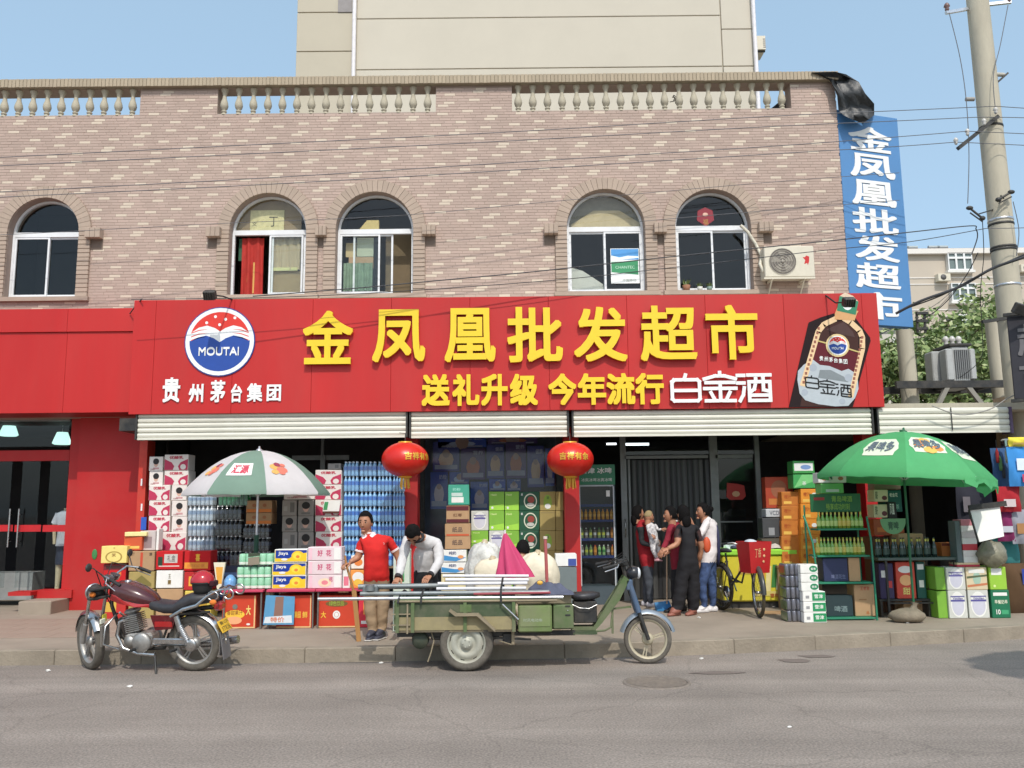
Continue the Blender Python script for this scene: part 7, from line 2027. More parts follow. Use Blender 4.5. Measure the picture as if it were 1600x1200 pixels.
mb.tube([HT,SP_],.016,8); mb.tube([HT + Vector((0,0,.05)),Vector((.6,0,.45)),Vector((.25,0,.52))],.014,8); mb.tube([SP_ - Vector((0,0,.06)),ST],.015,8); mb.tube([SP_ - Vector((0,.03,.06)),(0,-.06,BRr)],.009,6); mb.tube([SP_ - Vector((0,-.03,.06)),(0,.06,BRr)],.009,6)
mb.tube([(.2,-.02,.74),(0,-.06,BRr)],.008,6); mb.tube([(.2,.02,.74),(0,.06,BRr)],.008,6); part(mb,'frame',bc,world=False)
mb = loft(MB(SEAT),[(.34,.90,.015,.015,.02),(.24,.90,.05,.02,.03),(.12,.905,.10,.03,.04),(.04,.905,.09,.02,.03)],12); part(mb,'saddle',bc,world=False)
part(MB(CHR).tube([(.0,0,0)],.01,4) if False else MB(CHR).tube([HT,HT + Vector((-.04,0,.20))],.012,8),'stem',bc,world=False)
mb = MB(CHR); h0 = HT + Vector((-.04,0,.20)); mb.tube([h0 + Vector((-.12,.30,.02)),h0 + Vector((.02,.24,.04)),h0 + Vector((.05,.1,.0)),h0,h0 + Vector((.05,-.1,.0)),h0 + Vector((.02,-.24,.04)),h0 + Vector((-.12,-.30,.02))],.011,7); part(mb,'handlebar',bc,world=False)
for s in (-1,1):
 part(MB(BLK).tube([h0 + Vector((-.05,s * .27,.03)),h0 + Vector((-.15,s * .31,.015))],.018,7),'grip',bc,world=False)
 mb = MB(DKM); mb.tube([(BL,s * .055,BRr),(BL - .10,s * .055,.70),HT],.011,6); part(mb,'fork_leg',bc,world=False)
mb = fender((BL,0,BRr),BRr + .028,.035,R_(0),R_(120),mat('black_guard',(.05,.05,.05),.3,dirt=.2),R_(-20)); part(mb,'front_mudguard',bc,world=False)
mb = fender((0,0,BRr),BRr + .03,.035,R_(20),R_(190),_m['black_guard']); part(mb,'rear_mudguard',bc,world=False)
mb = MB(CHR); mb.lathe([(0,-.01),(.085,-.01),(.085,.01),(0,.01)],16,Matrix.Translation((.28,-.07,.30)) @ Matrix.Rotation(math.pi / 2,4,'X')); part(mb,'chainring',bc,world=False); part(MB(CHR).bar((.28,-.1,.30),(.36,-.1,.17),.015),'crank_arm',bc,world=False); part(MB(CHR).bar((.28,.1,.30),(.2,.1,.43),.015),'crank_arm',bc,world=False); part(MB(BLK).bev(.32,.42,-.19,-.10,.155,.18,.004),'pedal',bc,world=False); part(MB(BLK).bev(.15,.25,.10,.19,.42,.445,.004),'pedal',bc,world=False)
mb = MB(DKM); mb.tube([(0,.07,BRr),(.05,.16,.02)],.01,6); mb.tube([(0,-.07,BRr),(-.02,-.10,.0)],.01,6); part(mb,'stand',bc,world=False)
mb = MB(CHR); mb.ell(HT + Vector((.10,0,-.12)),(.05,.045,.045),12,8); part(mb,'lamp',bc,world=False)
RB_ = mat('red_basket_cloth',S(184,22,26),.5,var=.08,dirt=.06)
mb = MB(RB_); x0_,z0_ = BL - .24,.66
def frus(x0,x1,y0,y1,z0,z1,f,th=.008):
 a = [(x0,y0,z0),(x1,y0,z0),(x1,y1,z0),(x0,y1,z0)]; b = [(x0 - f,y0 - f,z1),(x1 + f,y0 - f,z1),(x1 + f,y1 + f,z1),(x0 - f,y1 + f,z1)]
 mb.add(a + b,[(3,2,1,0),(0,1,5,4),(1,2,6,5),(2,3,7,6),(3,0,4,7)],False)
frus(BL - .22,BL + .06,-.14,.16,.62,1.06,.035); frus(BL - .20,BL + .04,-.12,.14,.632,1.06,.03)
bo = part(mb,'basket',bc,world=False)
mb = MB(C(220,170,120)); 
for k_,(y_,z_,r_) in enumerate(((.07,.95,.02),(.07,.86,.02),(.06,.78,.018))):
 mb.ell((BL + .0645 + .0795 * (z_ - .62),y_,z_),(.004,r_,r_),8,5)
V,F,w_,h_ = glyph('丁香',False)
mb.add([(BL + .0645 + .0795 * (.84 + p[1] / h_ * .13 - .62),-.08 + p[0] / w_ * .10,.84 + p[1] / h_ * .13) for p in V],F); part(mb,'basket_print',bo,world=False,kind='stuff')
mb = MB(C(196,206,214)); mb.ell((BL - .14,0,1.03),(.1,.1,.06),12,7); solo_o = part(mb,'basket_liner',bo,world=False)
# ================================================================== PEOPLE
SKIN = mat('skin',S(176,122,92),.55,var=.06,scale=20); HAIRM = mat('black_hair',(.007,.006,.006),.85,spec=.15,var=.3,scale=60,bump=.4,bscale=120)
def cloth_mat(name,col,rough=.85,**k): return mat(name,col,rough,var=.1,scale=7,bump=.5,bscale=9,**k)
def body_mesh(verts,edges,mats_,assign,sub=3):
 """one continuous skinned surface; verts: [(pos, rx, ry)]; assign(centroid) -> material index"""
 me = bpy.data.meshes.new('person_body')
 me.from_pydata([tuple(v[0]) for v in verts],edges,[])
 o = bpy.data.objects.new('person_body',me); COL.objects.link(o)
 sk_ = o.modifiers.new('s','SKIN'); sk_.use_smooth_shade = True; sk_.branch_smoothing = .6
 sv = me.skin_vertices[0].data
 for i,v in enumerate(verts): sv[i].radius = (v[1],v[2]); sv[i].use_root = False
 sv[0].use_root = True
 ss = o.modifiers.new('d','SUBSURF'); ss.levels = sub; ss.render_levels = sub
 dg = bpy.context.evaluated_depsgraph_get(); dg.update()
 out = bpy.data.meshes.new_from_object(o.evaluated_get(dg))
 bpy.data.objects.remove(o)
 me_n = [v.normal.copy() for v in out.vertices]
 for v,nv in zip(out.vertices,me_n):
  q = v.co; amp = .5 if (q - verts[0][0]).length > .75 else 1
  v.co += nv * amp * (.011 * noise.noise(Vector((q.x * 7,q.y * 7,q.z * 11))) + .010 * (.35 - abs(noise.noise(Vector((q.x * 5 + q.z * 6,q.y * 6,q.z * 12 - q.x * 8)) * 1.4))))
 out.materials.clear()
 for m in mats_: out.materials.append(m)
 idx = [assign(p.center) for p in out.polygons]
 out.polygons.foreach_set('material_index',idx); out.polygons.foreach_set('use_smooth',[True] * len(idx))
 out.update()
 return out
def seg_d(p,a,b):
 ab = b - a; t = max(0,min(1,(p - a).dot(ab) / max(1e-9,ab.length_squared)))
 return (p - (a + ab * t)).length,t
def head_part(parent,c,look,scale=1.0,skin=SKIN,hair='short',hairm=HAIRM,pitch=0,bun=False,faceless=False):
 """head centred at c (relative to the person's base), facing direction angle look (radians, 0 = +x); pitch down positive"""
 M = Matrix.Translation(c) @ Matrix.Rotation(look,4,'Z') @ Matrix.Rotation(pitch,4,'Y') @ Matrix.Scale(scale,4)
 mb = MB(skin); mb.M = M
 def f(p):
  x,y,z = p
  if z < 0: k = 1 - .30 * (-z) ** 1.5; x = x * k + (.12 * -z if x > 0 else 0); y *= k
  if x > 0: x *= .96 - .05 * abs(z)
  return (x,y,z)
 mb.ell((0,0,0),(.093,.074,.115),20,14,fn=f)
 mb.ell((.088,0,-.012),(.016,.011,.024),8,6); mb.ell((.093,0,-.024),(.013,.016,.010),8,5)     # nose
 mb.ell((.0,.076,-.01),(.017,.009,.03),8,6); mb.ell((.0,-.076,-.01),(.017,.009,.03),8,6)       # ears
 mb.ell((.080,0,-.088),(.02,.026,.016),8,5)
 mb.tube([(-.02,0,-.05),(-.03,0,-.15)],[.056,.062],12)
 ho = part(mb,'head',parent,world=False)
 mat('eye_white',(.7,.68,.65),.4)
 for s in (-1,1):
  fe = MB(); fe.M = M
  fe.m(_m['eye_white']).ell((.076,s * .030,.010),(.009,.011,.004),8,5)
  fe.m(HAIRM).ell((.082,s * .030,.010),(.006,.009,.005),8,5)
  fe.m(hairm if hair != 'baby' else HAIRM).ell((.083,s * .032,.034),(.006,.019,.004),8,4)
  part(fe,'eye',ho,world=False)
 ml = MB(mat('lips',S(150,80,72),.5)); ml.M = M; ml.ell((.086,0,-.058),(.008,.024,.006),8,5); part(ml,'mouth',ho,world=False)
 hb_ = MB(hairm); hb_.M = M; n_,m_ = 24,12
 pts = []
 low = {'short': -.42,'long': -.95,'baby': .05,'cap': -.1}[hair]
 for j in range(m_ + 1):
  for i in range(n_):
   a = i / n_ * 6.2832; fx_ = math.cos(a)
   zl = (low if fx_ < .1 else low + (.60 - low) * min(1,(fx_ - .1) / .45))
   zmin = max(-.95,zl); ph0 = math.acos(max(-1,min(1,zmin))); ph = ph0 * j / m_
   k = 1.13 + (.04 * math.sin(a * 7 + j) if hair != 'baby' else -.09) * .6
   x,y,z = math.sin(ph) * math.cos(a) * .093 * k,math.sin(ph) * math.sin(a) * .074 * (k + .03),math.cos(ph) * .115 * k
   if j == m_: x *= .95; y *= .95
   pts.append((x - .004,y,z + .004))
 hb_.add(pts,[(j * n_ + i,(j + 1) * n_ + i,(j + 1) * n_ + (i + 1) % n_,j * n_ + (i + 1) % n_) for j in range(m_) for i in range(n_)],True)
 if bun: hb_.ell((-.12,0,.04),(.045,.04,.045),12,8)
 if hair == 'long': hb_.ell((-.07,0,-.09),(.05,.07,.10),12,8)
 part(hb_,'hair',parent,world=False)
 return M
def hand_part(parent,w,d,side,palm_n,curl=.6,skin=SKIN,scale=1.0):
 """hand from wrist w pointing along d; palm normal palm_n; side=+1 thumb towards d x n"""
 d = Vector(d).normalized(); n = Vector(palm_n); n = (n - d * n.dot(d)).normalized(); s = d.cross(n) * side
 M = Matrix((d,s,n)).transposed().to_4x4(); M.translation = Vector(w)
 mb = MB(skin); mb.M = M @ Matrix.Scale(scale,4)
 mb.tube([(-.03,0,0),(.01,0,0),(.05,0,0),(.095,0,0)],[.024,.027,.034,.036],12)
 for v in range(0): pass
 mb.v = [tuple(Vector(v)) for v in mb.v]
 Mi = (M @ Matrix.Scale(scale,4)).inverted(); Mm = M @ Matrix.Scale(scale,4)
 mb.v = [tuple(Mm @ Vector((q.x,q.y * 1.1,q.z * .45))) for q in (Mi @ Vector(v) for v in mb.v)]
 for k,(y,l) in enumerate(((.030,.070),(.010,.080),(-.010,.074),(-.029,.058))):
  p = Vector((.09,y,0)); a = 0; pts = [p]
  for f_ in (.45,.3,.25):
   a += curl * (.7 if f_ == .45 else 1); p = p + Vector((math.cos(a),(.04 * (1.5 - k)),math.sin(a))) * l * f_; pts.append(p)
  mb.tube(pts,[.0095,.009,.008,.006],7)
 mb.tube([(.02,.03,0),(.045,.055,.012),(.075,.062,.026),(.095,.058,.04)],[.013,.012,.010,.007],7)
 part(mb,'hand',parent,world=False)
def person(label,base,J,cols,short=False,look=-math.pi / 2,hair='short',pitch=0,bun=False,sc=1.0,hands=True,hemz=None,grp=None,female=False,depth_dir=0,skin=SKIN,hairm=HAIRM,cuff=True):
 """J: joint name -> world position"""
 t = thing('person',label,'person',base)
 B = Vector(base)
 j = {k: Vector(v) - B for k,v in J.items()}
 order = [('pelvis',.135,.10),('belly',.13,.10),('chest',.15,.105),('collar',.085,.07),('neck',.048,.048),
             ('shL',.058,.055),('elL',.044,.042),('wrL',.031,.030),('shR',.058,.055),('elR',.044,.042),('wrR',.031,.030),
             ('hipL',.095,.09),('knL',.066,.064),('anL',.048,.048),('toL',.034,.028),('hipR',.095,.09),('knR',.066,.064),('anR',.048,.048),('toR',.034,.028)]
 ix = {n_: i for i,(n_,a,b) in enumerate(order)}
 rad = cols.get('rad',{})
 TF = {'chest': 1.3,'belly': 1.3,'pelvis': 1.2,'collar': 1.15}; order = [(n_,a * TF.get(n_,1),b * TF.get(n_,1)) for n_,a,b in order]; rad = {k: (v[0] * TF.get(k,1),v[1] * TF.get(k,1)) for k,v in rad.items()}
 verts = [(j[n_],(rad.get(n_,(a,b))[0]) * sc,(rad.get(n_,(a,b))[1]) * sc) for n_,a,b in order]
 E_ = [('pelvis','belly'),('belly','chest'),('chest','collar'),('collar','neck'),('collar','shL'),('shL','elL'),('elL','wrL'),('collar','shR'),('shR','elR'),('elR','wrR'),
          ('pelvis','hipL'),('hipL','knL'),('knL','anL'),('anL','toL'),('pelvis','hipR'),('hipR','knR'),('knR','anR'),('anR','toR')]
 rr_d = {n_: (rad.get(n_,(a,b))[0] * sc,rad.get(n_,(a,b))[1] * sc) for n_,a,b in order}
 mats_ = [cols['top'],cols['legs'],skin,cols['shoe'],cols.get('sleeve',cols['top'])]
 def assign(c):
  best = None
  for a,b in E_:
   d_,tt = seg_d(c,j[a],j[b]); ra_ = sum(rr_d[a]) / 2; rb_ = sum(rr_d[b]) / 2
   q = d_ / (ra_ + (rb_ - ra_) * tt) * (.72 if a[:2] == 'el' or (a[:2] == 'sh' and tt > .5) else 1)
   if best is None or q < best[0]: best = (q,a,b,tt)
  _,a,b,tt = best
  if a[:2] == 'an': return 3
  if a[:2] == 'kn': return 1 if tt < .96 else 3
  if a[:3] == 'hip' : return 1
  if a == 'pelvis' and b[:3] == 'hip': return 1 if c.z < j['pelvis'].z - (.02 if hemz is None else hemz) else 0
  if a == 'pelvis': return 1 if (hemz is not None and c.z < j['pelvis'].z - hemz) else 0
  if a == 'collar' and b == 'neck': return 2 if tt > .35 else 0
  if a[:2] == 'sh': return (2 if (short and tt > .62) else 4)
  if a[:2] == 'el': return 2 if (short or tt > .93) else 4
  return 0
 me = body_mesh(verts,[(ix[a],ix[b]) for a,b in E_],mats_,assign)
 part(None,'body',t,me=me,world=False)
 head_part(t,j['head'] - Vector((0,0,.018)),look,1.09 * sc * cols.get('head',1.0),skin,hair,hairm,pitch,bun)
 for s in 'LR':
  if hands: 
   d = (j['wr' + s] - j['el' + s]) if 'ha' + s not in j else (j['ha' + s] - j['wr' + s])
   hand_part(t,j['wr' + s],d,1 if s == 'L' else -1,cols.get('palm' + s,(0,1,-.5)),cols.get('curl',.5),skin,sc)
 for s in 'LR':
  mb = MB(cols['shoe']); a,b = j['an' + s],j['to' + s]; dd = (b - a); dd.z = 0; dd.normalize(); ang = math.atan2(dd.y,dd.x)
  mb.M = Matrix.Translation((a.x,a.y,0 if sc == 1 else a.z - .06)) @ Matrix.Rotation(ang,4,'Z') @ Matrix.Scale(sc,4)
  zb_ = j.get('floor',Vector((0,0,0))).z
  zb_ = 0; loft(mb,[(-.07,.035,.02,.03,.03),(-.05,.04,.036,.045,.038),(.03,.04,.040,.04,.038),(.10,.032,.044,.026,.03),(.165,.025,.034,.016,.022),(.18,.02,.015,.01,.01)],12)
  if cols.get('sole'): mb.m(cols['sole']).bev(-.07,.19,-.047,.047,zb_ + .001,zb_ + .018,.01)
  part(mb,'shoe',t,world=False)
 return t,j
def J_(Y,**k): return {n_: at(v[0],v[1],Y + (v[2] if len(v) > 2 else 0)) for n_,v in k.items()}
# --- man in the red polo
YP = ground(585,999,PAVZ).y
J = J_(YP,head=(571,814,-.05),neck=(577,832,0),collar=(585,838,0),chest=(588,856,0),belly=(588,884,0),pelvis=(588,908,0),
       shL=(567,845,0),elL=(559,872,-.03),wrL=(546,880,-.12),shR=(608,845,.02),elR=(622,868,.05),wrR=(624,893,.0),
       hipL=(578,915,0),knL=(579,952,-.02),anL=(583,988,0),toL=(575,995,-.16),hipR=(599,915,.02),knR=(598,952,.0),anR=(596,985,.04),toR=(588,995,-.1))
J['haL'] = at(541,882,YP - .16)
base = (J['pelvis'].x,YP,PAVZ)
KH = cloth_mat('khaki_trousers',S(160,134,104))
redp = cloth_mat('red_polo',S(204,24,18))
t,j = person('man in a red polo shirt and khaki trousers holding a wooden pole',base,J,{'top': redp,'legs': KH,'shoe': C(62,62,74),'sole': C(190,184,176),'curl': .9,'palmL': (.6,.4,-.6),
  'rad': {'chest': (.20,.15),'belly': (.195,.155),'pelvis': (.175,.14),'collar': (.12,.09),'knL': (.085,.08),'knR': (.085,.08),'anL': (.062,.06),'anR': (.062,.06),'shL': (.082,.08),'shR': (.082,.08),'hipL': (.1,.1),'hipR': (.1,.1),'elL': (.05,.048)}},short=True,look=R_(-100),pitch=.1,hemz=-.01)
mb = MB(C(232,214,212)); nk = j['neck']
for s in (-1,1): mb.add([nk + Vector((s * .055,-.06,.01)),nk + Vector((s * .005,-.085,-.045)),nk + Vector((s * .06,-.115,-.075)),nk + Vector((s * .095,-.05,-.02))],[(0,1,2,3) if s > 0 else (3,2,1,0)])
mb.tube([nk + Vector((math.cos(a) * .066,math.sin(a) * .062,-.008)) for a in [k * .524 for k in range(12)]],.014,6,closed=True)
part(mb,'collar',t,world=False)
mb = MB(C(232,214,212)); cL = j['shL'].lerp(j['elL'],.60); cR = j['shR'].lerp(j['elR'],.62)
for c_,d in ((cL,j['elL'] - j['shL']),(cR,j['elR'] - j['shR'])):
 d = d.normalized(); mb2 = MB(C(232,214,212)).tube([c_ - d * .012,c_ + d * .014],.062,14); part(mb2,'sleeve_band',t,world=False)
mb = MB(C(232,214,212)); q = j['chest'] + Vector((.06,-.135,.045)); mb.text('ABOARD',q.x - .04,q.x + .06,q.z,q.z + .022,q.y); part(mb,'chest_print',t,world=False)
g_ = ground(560,992,PAVZ)
hnd = at(541,882,YP - .17)
mb = MB(mat('worn_wood',S(166,120,66),.7,var=.2,scale=10,streak=5)); top_ = at(539,868,YP - .17); mid = at(553,925,YP - .16); bot = Vector((at(561,990,YP - .15).x,YP - .15,PAVZ))
mb.tube([top_,hnd,mid],.014,8); mb.bar(mid + Vector((0,0,.02)),bot,.03,.055)
solo(mb,'wooden_pole','brown wooden pole widening at the foot, held by the man in the red polo','pole')
# --- bent man in the white sweater
YP2 = YP - .05
J = J_(YP2,head=(645,832,-.42),neck=(652,834,-.30),collar=(661,840,-.16),chest=(662,855,-.08),belly=(664,882,.03),pelvis=(666,908,.10),
       shL=(637,842,-.18),elL=(629,874,-.28),wrL=(622,902,-.48),shR=(683,848,-.12),elR=(687,878,-.22),wrR=(672,899,-.46),
       hipL=(655,914,.10),knL=(652,950,.05),anL=(652,988,.1),toL=(648,994,-.06),hipR=(677,914,.10),knR=(680,950,.05),anR=(680,986,.12),toR=(678,992,-.05))
J['haL'] = at(617,912,YP2 - .56); J['haR'] = at(664,908,YP2 - .56)
swt = cloth_mat('white_sweater',S(206,202,200))
t,j = person('man in a white sweater bending over the loaded tricycle',(J['pelvis'].x,YP2 + .1,PAVZ),J,{'top': swt,'legs': cloth_mat('black_trousers',S(38,38,42)),'shoe': C(50,46,44),'curl': .35,'palmL': (0,.3,-1),'palmR': (0,.3,-1),
  'rad': {'chest': (.155,.125),'belly': (.135,.115),'collar': (.10,.08),'pelvis': (.13,.11),'hipL': (.12,.11),'hipR': (.12,.11),'shL': (.085,.085),'shR': (.09,.085),'elL': (.06,.058),'elR': (.06,.058),'wrL': (.045,.042),'wrR': (.045,.042)}},look=R_(-95),pitch=1.25,hemz=-.13,hair='short')
mb = MB(C(34,32,34)); c_ = j['neck'] + Vector((.0,-.02,-.01)); mb.tube([c_ + Vector((math.cos(a) * .075,math.sin(a) * .05 - .01,-.03 + math.sin(a) * .05)) for a in [k * .524 for k in range(12)]],.02,7,closed=True); part(mb,'shirt_collar',t,world=False)
for s in 'LR':
 d = (j['wr' + s] - j['el' + s]).normalized(); part(MB(C(34,32,34)).tube([j['wr' + s] - d * .03,j['wr' + s] + d * .012],.043,12),'shirt_cuff',t,world=False)
def lift(J,k=.04):
 for n_ in ('collar','neck','shL','shR','chest'): J[n_].z += k
 return J
# --- the group at the door
Y3 = ground(1012,948,PAVZ).y
Y5 = ground(1062,962,PAVZ).y; Y6 = ground(1100,957,PAVZ).y
redk = cloth_mat('crimson_knit',S(160,22,34)); jeansg = cloth_mat('grey_jeans',S(72,76,84)); blk = cloth_mat('black_dress',S(24,22,26)); mrn = cloth_mat('maroon_shirt',S(136,24,44)); dks = cloth_mat('dark_sleeve',S(34,36,38))
J = lift(J_(Y3,head=(997,801,0),neck=(1000,815,.0),collar=(1003,821,0),chest=(1005,838,0),belly=(1009,862,0),pelvis=(1013,882,0),
       shL=(1001,827,-.14),elL=(1003,848,-.18),wrL=(1017,852,-.24),shR=(1008,826,.14),elR=(1012,846,.16),wrR=(1022,846,-.02),
       hipL=(1012,888,-.07),knL=(1015,916,-.08),anL=(1017,944,-.06),toL=(1028,946,-.08),hipR=(1014,888,.07),knR=(1010,916,.08),anR=(1009,943,.1),toR=(1018,945,.08)))
t,j = person('person in a crimson sweater and grey jeans holding the baby by the shop door',(J['pelvis'].x,Y3,PAVZ),J,{'top': redk,'legs': jeansg,'shoe': C(200,196,200),'sleeve': dks,'palmL': (0,1,.3),'curl': .5,'head': .95,
  'rad': {'chest': (.11,.13),'belly': (.12,.13),'pelvis': (.115,.12),'shL': (.062,.06)}},look=R_(10),hair='long')
Y4 = Y3 - .25
J = J_(Y4,head=(1014,806,0),neck=(1015,816,0),collar=(1016,819,0),chest=(1018,828,0),belly=(1021,840,0),pelvis=(1023,849,0),
       shL=(1012,821,-.06),elL=(1014,830,-.10),wrL=(1019,836,-.13),shR=(1024,822,.03),elR=(1028,828,-.0),wrR=(1034,827,-.03),
       hipL=(1020,853,-.05),knL=(1022,862,-.08),anL=(1026,871,-.08),toL=(1031,876,-.09),hipR=(1026,853,.03),knR=(1029,858,-.02),anR=(1029,864,-.02),toR=(1033,868,-.03))
bb = (J['pelvis'].x,Y4,J['toL'].z - .02)
bm = mat('baby_pattern',S(200,196,196),.85,var=.55,scale=30)
J['floor'] = Vector((0,0,bb[2] + .0))
t,j = person('baby in a black and white patterned suit held at the shop door',bb,J,{'top': bm,'legs': bm,'shoe': C(206,150,156),'head': 1.45,
  'rad': {'pelvis': (.17,.15),'belly': (.17,.15),'chest': (.16,.14),'hipL': (.11,.1),'hipR': (.11,.1),'anL': (.06,.06),'anR': (.06,.06),'shL': (.08,.08),'shR': (.08,.08)}},look=R_(20),hair='baby',sc=.52,hairm=mat('fair_baby_hair',S(150,130,90),.8))
J = lift(J_(Y5 + .45,head=(1047,803,-.05),neck=(1053,817,0),collar=(1055,823,0),chest=(1056,840,0),belly=(1058,864,0),pelvis=(1060,886,0),
       shL=(1049,829,-.12),elL=(1041,848,-.16),wrL=(1036,858,-.24),shR=(1064,828,.1),elR=(1066,850,.1),wrR=(1050,858,.0),
       hipL=(1056,892,-.07),knL=(1055,922,-.08),anL=(1055,950,-.06),toL=(1044,954,-.08),hipR=(1064,892,.07),knR=(1066,922,.08),anR=(1066,948,.1),toR=(1056,952,.08)))
t,j = person('woman in a maroon top with a white collar facing the baby',(J['pelvis'].x,Y5 + .45,PAVZ),J,{'top': mrn,'legs': blk,'shoe': C(40,36,36),'rad': {'chest': (.12,.13)},'head': .95},look=R_(185),hair='short')
part(MB(C(214,210,206)).tube([j['neck'] + Vector((math.cos(a) * .062,math.sin(a) * .062,-.012)) for a in [k * .524 for k in range(12)]],.014,6,closed=True),'collar',t,world=False)
J = lift(J_(Y5,head=(1067,802,0),neck=(1071,817,.0),collar=(1073,823,0),chest=(1074,842,0),belly=(1075,868,0),pelvis=(1074,890,0),
       shL=(1059,831,.0),elL=(1059,850,-.06),wrL=(1043,857,-.12),shR=(1090,832,.03),elR=(1096,856,.05),wrR=(1092,876,.12),
       hipL=(1067,896,.0),knL=(1063,926,0),anL=(1057,953,0),toL=(1047,958,-.08),hipR=(1083,896,.02),knR=(1083,926,.03),anR=(1083,953,.06),toR=(1078,957,.0)))
t,j = person('woman in loose black clothes with bare forearm, back to the street',(J['pelvis'].x,Y5,PAVZ),J,{'top': blk,'legs': blk,'shoe': C(150,92,76),'sleeve': cloth_mat('brown_sleeve',S(64,40,38)),'palmL': (0,.4,-1),
  'rad': {'chest': (.145,.11),'belly': (.15,.13),'pelvis': (.165,.14),'hipL': (.12,.12),'hipR': (.12,.12),'knL': (.11,.10),'knR': (.11,.10),'anL': (.09,.085),'anR': (.09,.085),'elL': (.055,.05)}},short=True,look=R_(120),hair='long')
J = lift(J_(Y6,head=(1098,798,0),neck=(1104,812,.0),collar=(1107,817,0),chest=(1110,832,0),belly=(1109,854,0),pelvis=(1107,874,0),
       shL=(1103,823,-.13),elL=(1094,838,-.2),wrL=(1082,820,-.22),shR=(1116,823,.1),elR=(1112,842,.14),wrR=(1098,846,.14),
       hipL=(1104,880,-.06),knL=(1097,916,-.09),anL=(1101,949,-.05),toL=(1088,954,-.08),hipR=(1111,880,.06),knR=(1113,915,.05),anR=(1114,948,.09),toR=(1103,953,.08)))
wj = cloth_mat('white_jacket',S(222,214,212))
t,j = person('woman in a white and orange jacket, jeans and white shoes with hair in a bun',(J['pelvis'].x,Y6,PAVZ),J,{'top': wj,'legs': mat('washed_jeans',S(62,82,122),.85,var=.5,scale=7,bump=.3),'shoe': C(226,222,222),'palmL': (0,1,0),
  'rad': {'chest': (.115,.13),'belly': (.11,.12),'pelvis': (.115,.125),'elL': (.05,.05),'wrL': (.038,.036)},'head': .97},look=R_(190),bun=True,hemz=.04)
q = j['belly']; mb = MB(C(206,84,44)); mb.ell(q + Vector((-.07,-.125,.03)),(.06,.03,.12),10,8); mb.m(C(44,46,80)).ell(q + Vector((.115,-.02,.02)),(.03,.1,.3),10,8); part(mb,'jacket_panel',t,world=False)
Y7 = 11.75
hc = at(817,858,Y7); b7 = Vector((hc.x + .02,Y7 + .05,PAVZ))
o = lambda x,y,z: b7 + Vector((x,y,z))
J = dict(head=hc,neck=hc + Vector((.0,.04,-.15)),collar=hc + Vector((0,.05,-.2)),chest=hc + Vector((0,.09,-.33)),belly=hc + Vector((0,.12,-.5)),pelvis=hc + Vector((0,.14,-.62)),
         shL=hc + Vector((-.17,.06,-.25)),elL=hc + Vector((-.22,-.02,-.5)),wrL=hc + Vector((-.1,-.2,-.56)),shR=hc + Vector((.17,.06,-.25)),elR=hc + Vector((.22,-.02,-.5)),wrR=hc + Vector((.1,-.2,-.56)),
         hipL=hc + Vector((-.1,.1,-.66)),knL=hc + Vector((-.14,-.26,-.6)),anL=Vector((hc.x - .14,hc.y - .2,PAVZ + .08)),toL=Vector((hc.x - .14,hc.y - .34,PAVZ + .04)),
         hipR=hc + Vector((.1,.1,-.66)),knR=hc + Vector((.14,-.26,-.6)),anR=Vector((hc.x + .14,hc.y - .2,PAVZ + .08)),toR=Vector((hc.x + .14,hc.y - .34,PAVZ + .04)))
person('black haired person sitting hidden behind the large cream sack',tuple(b7),J,{'top': dks,'legs': jeansg,'shoe': C(50,46,44)},look=R_(70),pitch=.3)
zst = hc.z - .62 - .14
t = thing('stool','low stool under the person sitting behind the cream sack','stool',(hc.x,hc.y + .16,PAVZ))
part(MB(C(120,60,40)).bev(hc.x - .15,hc.x + .15,hc.y + .02,hc.y + .3,zst - .03,zst,.008),'seat',t)
for x in (-.12,.12):
 for y in (.05,.27): part(MB(C(120,60,40)).box(hc.x + x - .015,hc.x + x + .015,hc.y + y - .015,hc.y + y + .015,PAVZ,zst - .03),'leg',t)
YBm = Y3 - .55
a,b = at(1042,868,YBm),at(1042,944,YBm)
t = thing('dustpan','blue dustpan with a long pale handle standing between the customers','dustpan',(b.x,YBm,PAVZ))
part(MB(C(190,160,130)).tube([a,(b.x,YBm,PAVZ + .1)],.012,7),'handle',t)
mb = MB(C(60,130,180)); x0_,x1_ = at(1024,940,YBm).x,at(1047,940,YBm).x
mb.add([(x0_,YBm - .12,PAVZ + .004),(x1_,YBm - .12,PAVZ + .004),(x1_,YBm + .08,PAVZ + .02),(x0_,YBm + .08,PAVZ + .02),(x0_,YBm - .1,PAVZ + .05),(x1_,YBm - .1,PAVZ + .07),(x1_,YBm + .1,PAVZ + .14),(x0_,YBm + .1,PAVZ + .11)],[(0,1,2,3),(3,2,6,7),(0,3,7,4),(1,5,6,2)]); part(mb,'pan',t)
p,q = at(1086,920,Y6 + .35),at(1088,952,Y6 + .3)
t = thing('broom','straw broom standing behind the woman in black','broom',(q.x,q.y,PAVZ))
mb = MB(mat('straw',S(176,150,90),.9,var=.3,scale=30)); mb.tube([(q.x,q.y,PAVZ + .3),(q.x + .01,q.y,PAVZ + .15),(q.x + .02,q.y,PAVZ + .01)],[.015,.05,.08],12); part(mb,'bristles',t)
part(MB(C(190,160,130)).tube([(q.x,q.y,PAVZ + .28),(q.x - .04,q.y + .05,PAVZ + 1.1)],.012,7),'handle',t)
YN = 15.0
pm = at(96,918,YN)
t = thing('mannequin','headless shop mannequin in a white T-shirt and navy skirt behind the left glass door','mannequin',(pm.x,YN,PAVZ + .12))
mm = mat('mannequin_cream',S(214,196,160),.4)
zt_ = lambda py: at(96,py,YN).z
mb = loft(MB(mm),[(0,0,.01,.01,.01),(.001,0,.01,.01,.01)],4) if False else MB(mm)
